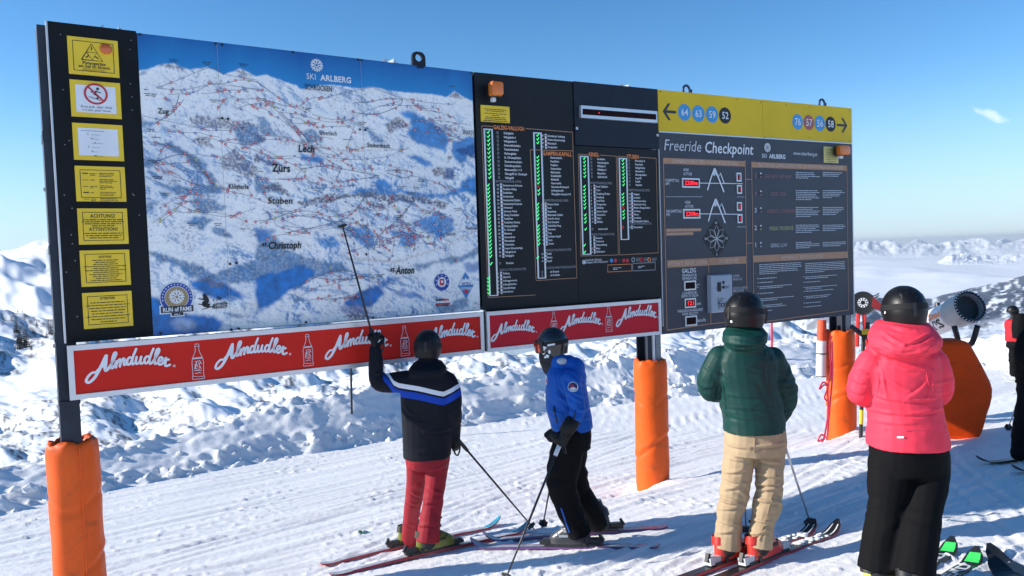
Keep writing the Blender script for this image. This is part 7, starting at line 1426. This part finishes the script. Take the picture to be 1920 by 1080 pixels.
# black and red machine behind the right-hand post
dm = 11.2; mm = dm/F; c = Wd(1618, 568, dm); mc_ = thing('fan_machine', 'black round fan drum on a red frame behind the right end of the board', 'machine', tuple(Wd(1618, 650, dm)))
fx_ = unit(-(c-CAM0)+np.array([.3, 0, 1.2])); ua = unit(np.cross(fx_, (0, 0, 1))); va = np.cross(ua, fx_)
def rg2(r, d, n=28): return [c+fx_*d+(ua*math.cos(k*2*math.pi/n)+va*math.sin(k*2*math.pi/n))*r for k in range(n)]
MB().loft([rg2(17*mm, -.22), rg2(22*mm, -.18), rg2(22*mm, .0), rg2(20*mm, .03), rg2(8*mm, .02)]).build('drum', M_BLK, mc_, smooth=True, split=.5)
MB().loft([rg2(9.5*mm, .032), rg2(7.5*mm, .034)], cap=False).build('hub_ring', M_CANG, mc_)
for k in range(10): a = k*.628; p0 = c+fx_*.036+(ua*math.cos(a)+va*math.sin(a))*4*mm; p1 = c+fx_*.036+(ua*math.cos(a)+va*math.sin(a))*8.5*mm; MB().tube([p0, p1], .008, 5).build('spoke', M_WPL, mc_)
M_RED = mat('machine_red', (.58, .03, .025), .4, var=.1)
for x0, y0, x1, y1, w_ in ((1609, 588, 1607, 650, 3.5), (1620, 589, 1625, 650, 4)): MB().tube([Wd(x0, y0, dm), Wd(x1, y1, dm)], w_*mm, 6).build('frame_leg', M_RED, mc_)
q = [(1637, 556), (1654, 572), (1652, 584), (1642, 580), (1634, 574)]; MB().add([Wd(x, y, dm-.1) for x, y in q]+[Wd(x, y, dm+.05) for x, y in q], [(4, 3, 2, 1, 0), (5, 6, 7, 8, 9)]+[(i, (i+1) % 5, (i+1) % 5+5, i+5) for i in range(5)]).build('hood', M_RED, mc_)
for dy in (0, 4): MB().tube([Wd(1628, 553+dy*.4, dm), Wd(1640, 555+dy, dm), Wd(1648, 550+dy, dm)], 1.1*mm, 6).build('hose', M_BLK, mc_)
# striped stake with black clamp and yellow tag beside the right-hand pad
sp_ = GH(1614, 822); top_ = Wd(1619, 632, sp_[1]); sk_ = thing('striped_stake', 'black and yellow striped stake with clamp beside the right-hand orange pad', 'stake', tuple(sp_)); Mys = mat('stake_yellow', (.75, .5, .02), .5)
for k in range(7): a, b = sp_+(top_-sp_)*k/7, sp_+(top_-sp_)*((k+1)/7-.002); MB().tube([a, b], .021, 10).build('band', Mys if k % 2 else M_BLK, sk_, smooth=True, split=.6)
MB().tube([Wd(1596, 612, sp_[1]), Wd(1618, 628, sp_[1]), Wd(1636, 638, sp_[1])], .03, 8).build('clamp_arm', M_BLK, sk_); MB().box(Wd(1623, 622, sp_[1]-.05), .035, .02, .03).build('tag', Mys, sk_); MB().tube([Wd(1627, 604, sp_[1]), Wd(1626, 632, sp_[1])], .026, 8).build('grip', M_BLK, sk_)
# marker tube clamped to the post
dpT = 9.35; ta, tb_ = Wd(1541, 600, dpT), Wd(1539, 706, dpT); mt = thing('marker_tube', 'white tube with orange-red top clamped to the right-hand post', 'marker tube', tuple(tb_)); M_ORR = mat('marker_orange_red', (.80, .09, .03), .45, var=.15)
f_ = lambda t: ta+(tb_-ta)*t
rT = 9*dpT/F; MB().tube([f_(.0), f_(.36)], rT*.9, 16).build('orange_top', M_ORR, mt, smooth=True, split=.6); MB().tube([f_(.362), f_(.58)], rT, 16).build('white_sleeve', M_WPL, mt, smooth=True, split=.6); MB().tube([f_(.582), f_(.60)], rT*1.05, 16).build('black_band', M_BLK, mt); MB().tube([f_(.602), f_(.985)], rT, 16).build('white_sleeve', M_WPL, mt, smooth=True, split=.6); MB().tube([f_(.987), f_(1.0)], rT*1.03, 16).build('end_cap', M_BLK, mt); MB().tube([f_(.5), f_(.5)+np.array([.16, .1, 0])], .015, 6).build('bracket', M_BLK, mt)
# pink tape hanging in loops by the pad
tp = thing('marker_tape', 'tangled pink marker tape hanging beside the right-hand orange pad', 'tape', tuple(GH(1548, 838))); M_TAPE = mat('tape_pink', (.75, .04, .10), .5); dT = 9.15
for pts in ([(1559, 630), (1555, 650), (1558, 690), (1552, 730), (1553, 770), (1549, 800), (1545, 822)], [(1560, 640), (1561, 700), (1556, 760), (1552, 810), (1550, 826)], [(1553, 722), (1543, 717), (1536, 730), (1545, 722), (1552, 726), (1546, 745), (1551, 752)], [(1551, 822), (1540, 815), (1534, 828), (1546, 822), (1540, 832), (1556, 826), (1562, 833)]):
    P = crom([Wd(x, y, dT-.12*(y > 800)) for x, y in pts], 5); MB().tube(P, [(.004, .011)]*len(P), 5).build('strand', M_TAPE, tp)
# poles beyond the bank
def stake(x, y0, y1, dep, r, M, name, label, cat):
    a, b = Wd(x, y0, dep), Wd(x, y1, dep); t = thing(name, label, cat, tuple(b)); MB().tube([b-(0, 0, .3), a], r, 8).build('shaft', M, t, smooth=True, split=.6); MB().tube([a, a+(0, 0, .03)], [r*1.15, r*.6], 8).build('cap', M, t)
stake(1447, 595, 655, 15.5, .022, mat('pole_red_pink', (.80, .03, .07), .5), 'piste_marker_pole', 'slim red piste marker pole standing in the bank right of the green jacket', 'marker pole')
stake(658, 688, 738, 11.2, .016, M_BLK, 'fence_stake', 'thin black stake in the snow bank under the red banner', 'stake')
# litter
g_ = GH(680, 1000); lt = thing('sweet_wrapper', 'small crumpled green and teal wrapper lying on the snow', 'wrapper', tuple(g_)); rl2 = random.Random(3); V = []; nu_, nv_ = 9, 5
for i in range(nu_):
    for j in range(nv_):
        V.append(g_+np.array([(i/8-.5)*.085, (j/4-.5)*.035+.01*math.sin(i), .008+.016*rl2.random()+.006*math.sin(i*1.3)]))
Fq = [(i*nv_+j, i*nv_+j+1, (i+1)*nv_+j+1, (i+1)*nv_+j) for i in range(nu_-1) for j in range(nv_-1)]
V = np.array(V); mk('foil', np.vstack([V, V-np.array([0, 0, .003])]), [f for f in Fq if f[0] < 5*nv_]+[tuple(k+45 for k in reversed(f)) for f in Fq if f[0] < 5*nv_], mat('foil_green', (.05, .30, .12), .3, .3, var=.6, vscale=60), lt); mk('foil_end', np.vstack([V, V-np.array([0, 0, .003])]), [f for f in Fq if f[0] >= 5*nv_]+[tuple(k+45 for k in reversed(f)) for f in Fq if f[0] >= 5*nv_], mat('foil_teal', (.02, .28, .36), .3, .3, var=.5, vscale=60), lt)
# strap loops left lying: pole holes and boot prints are pressed into the piste itself
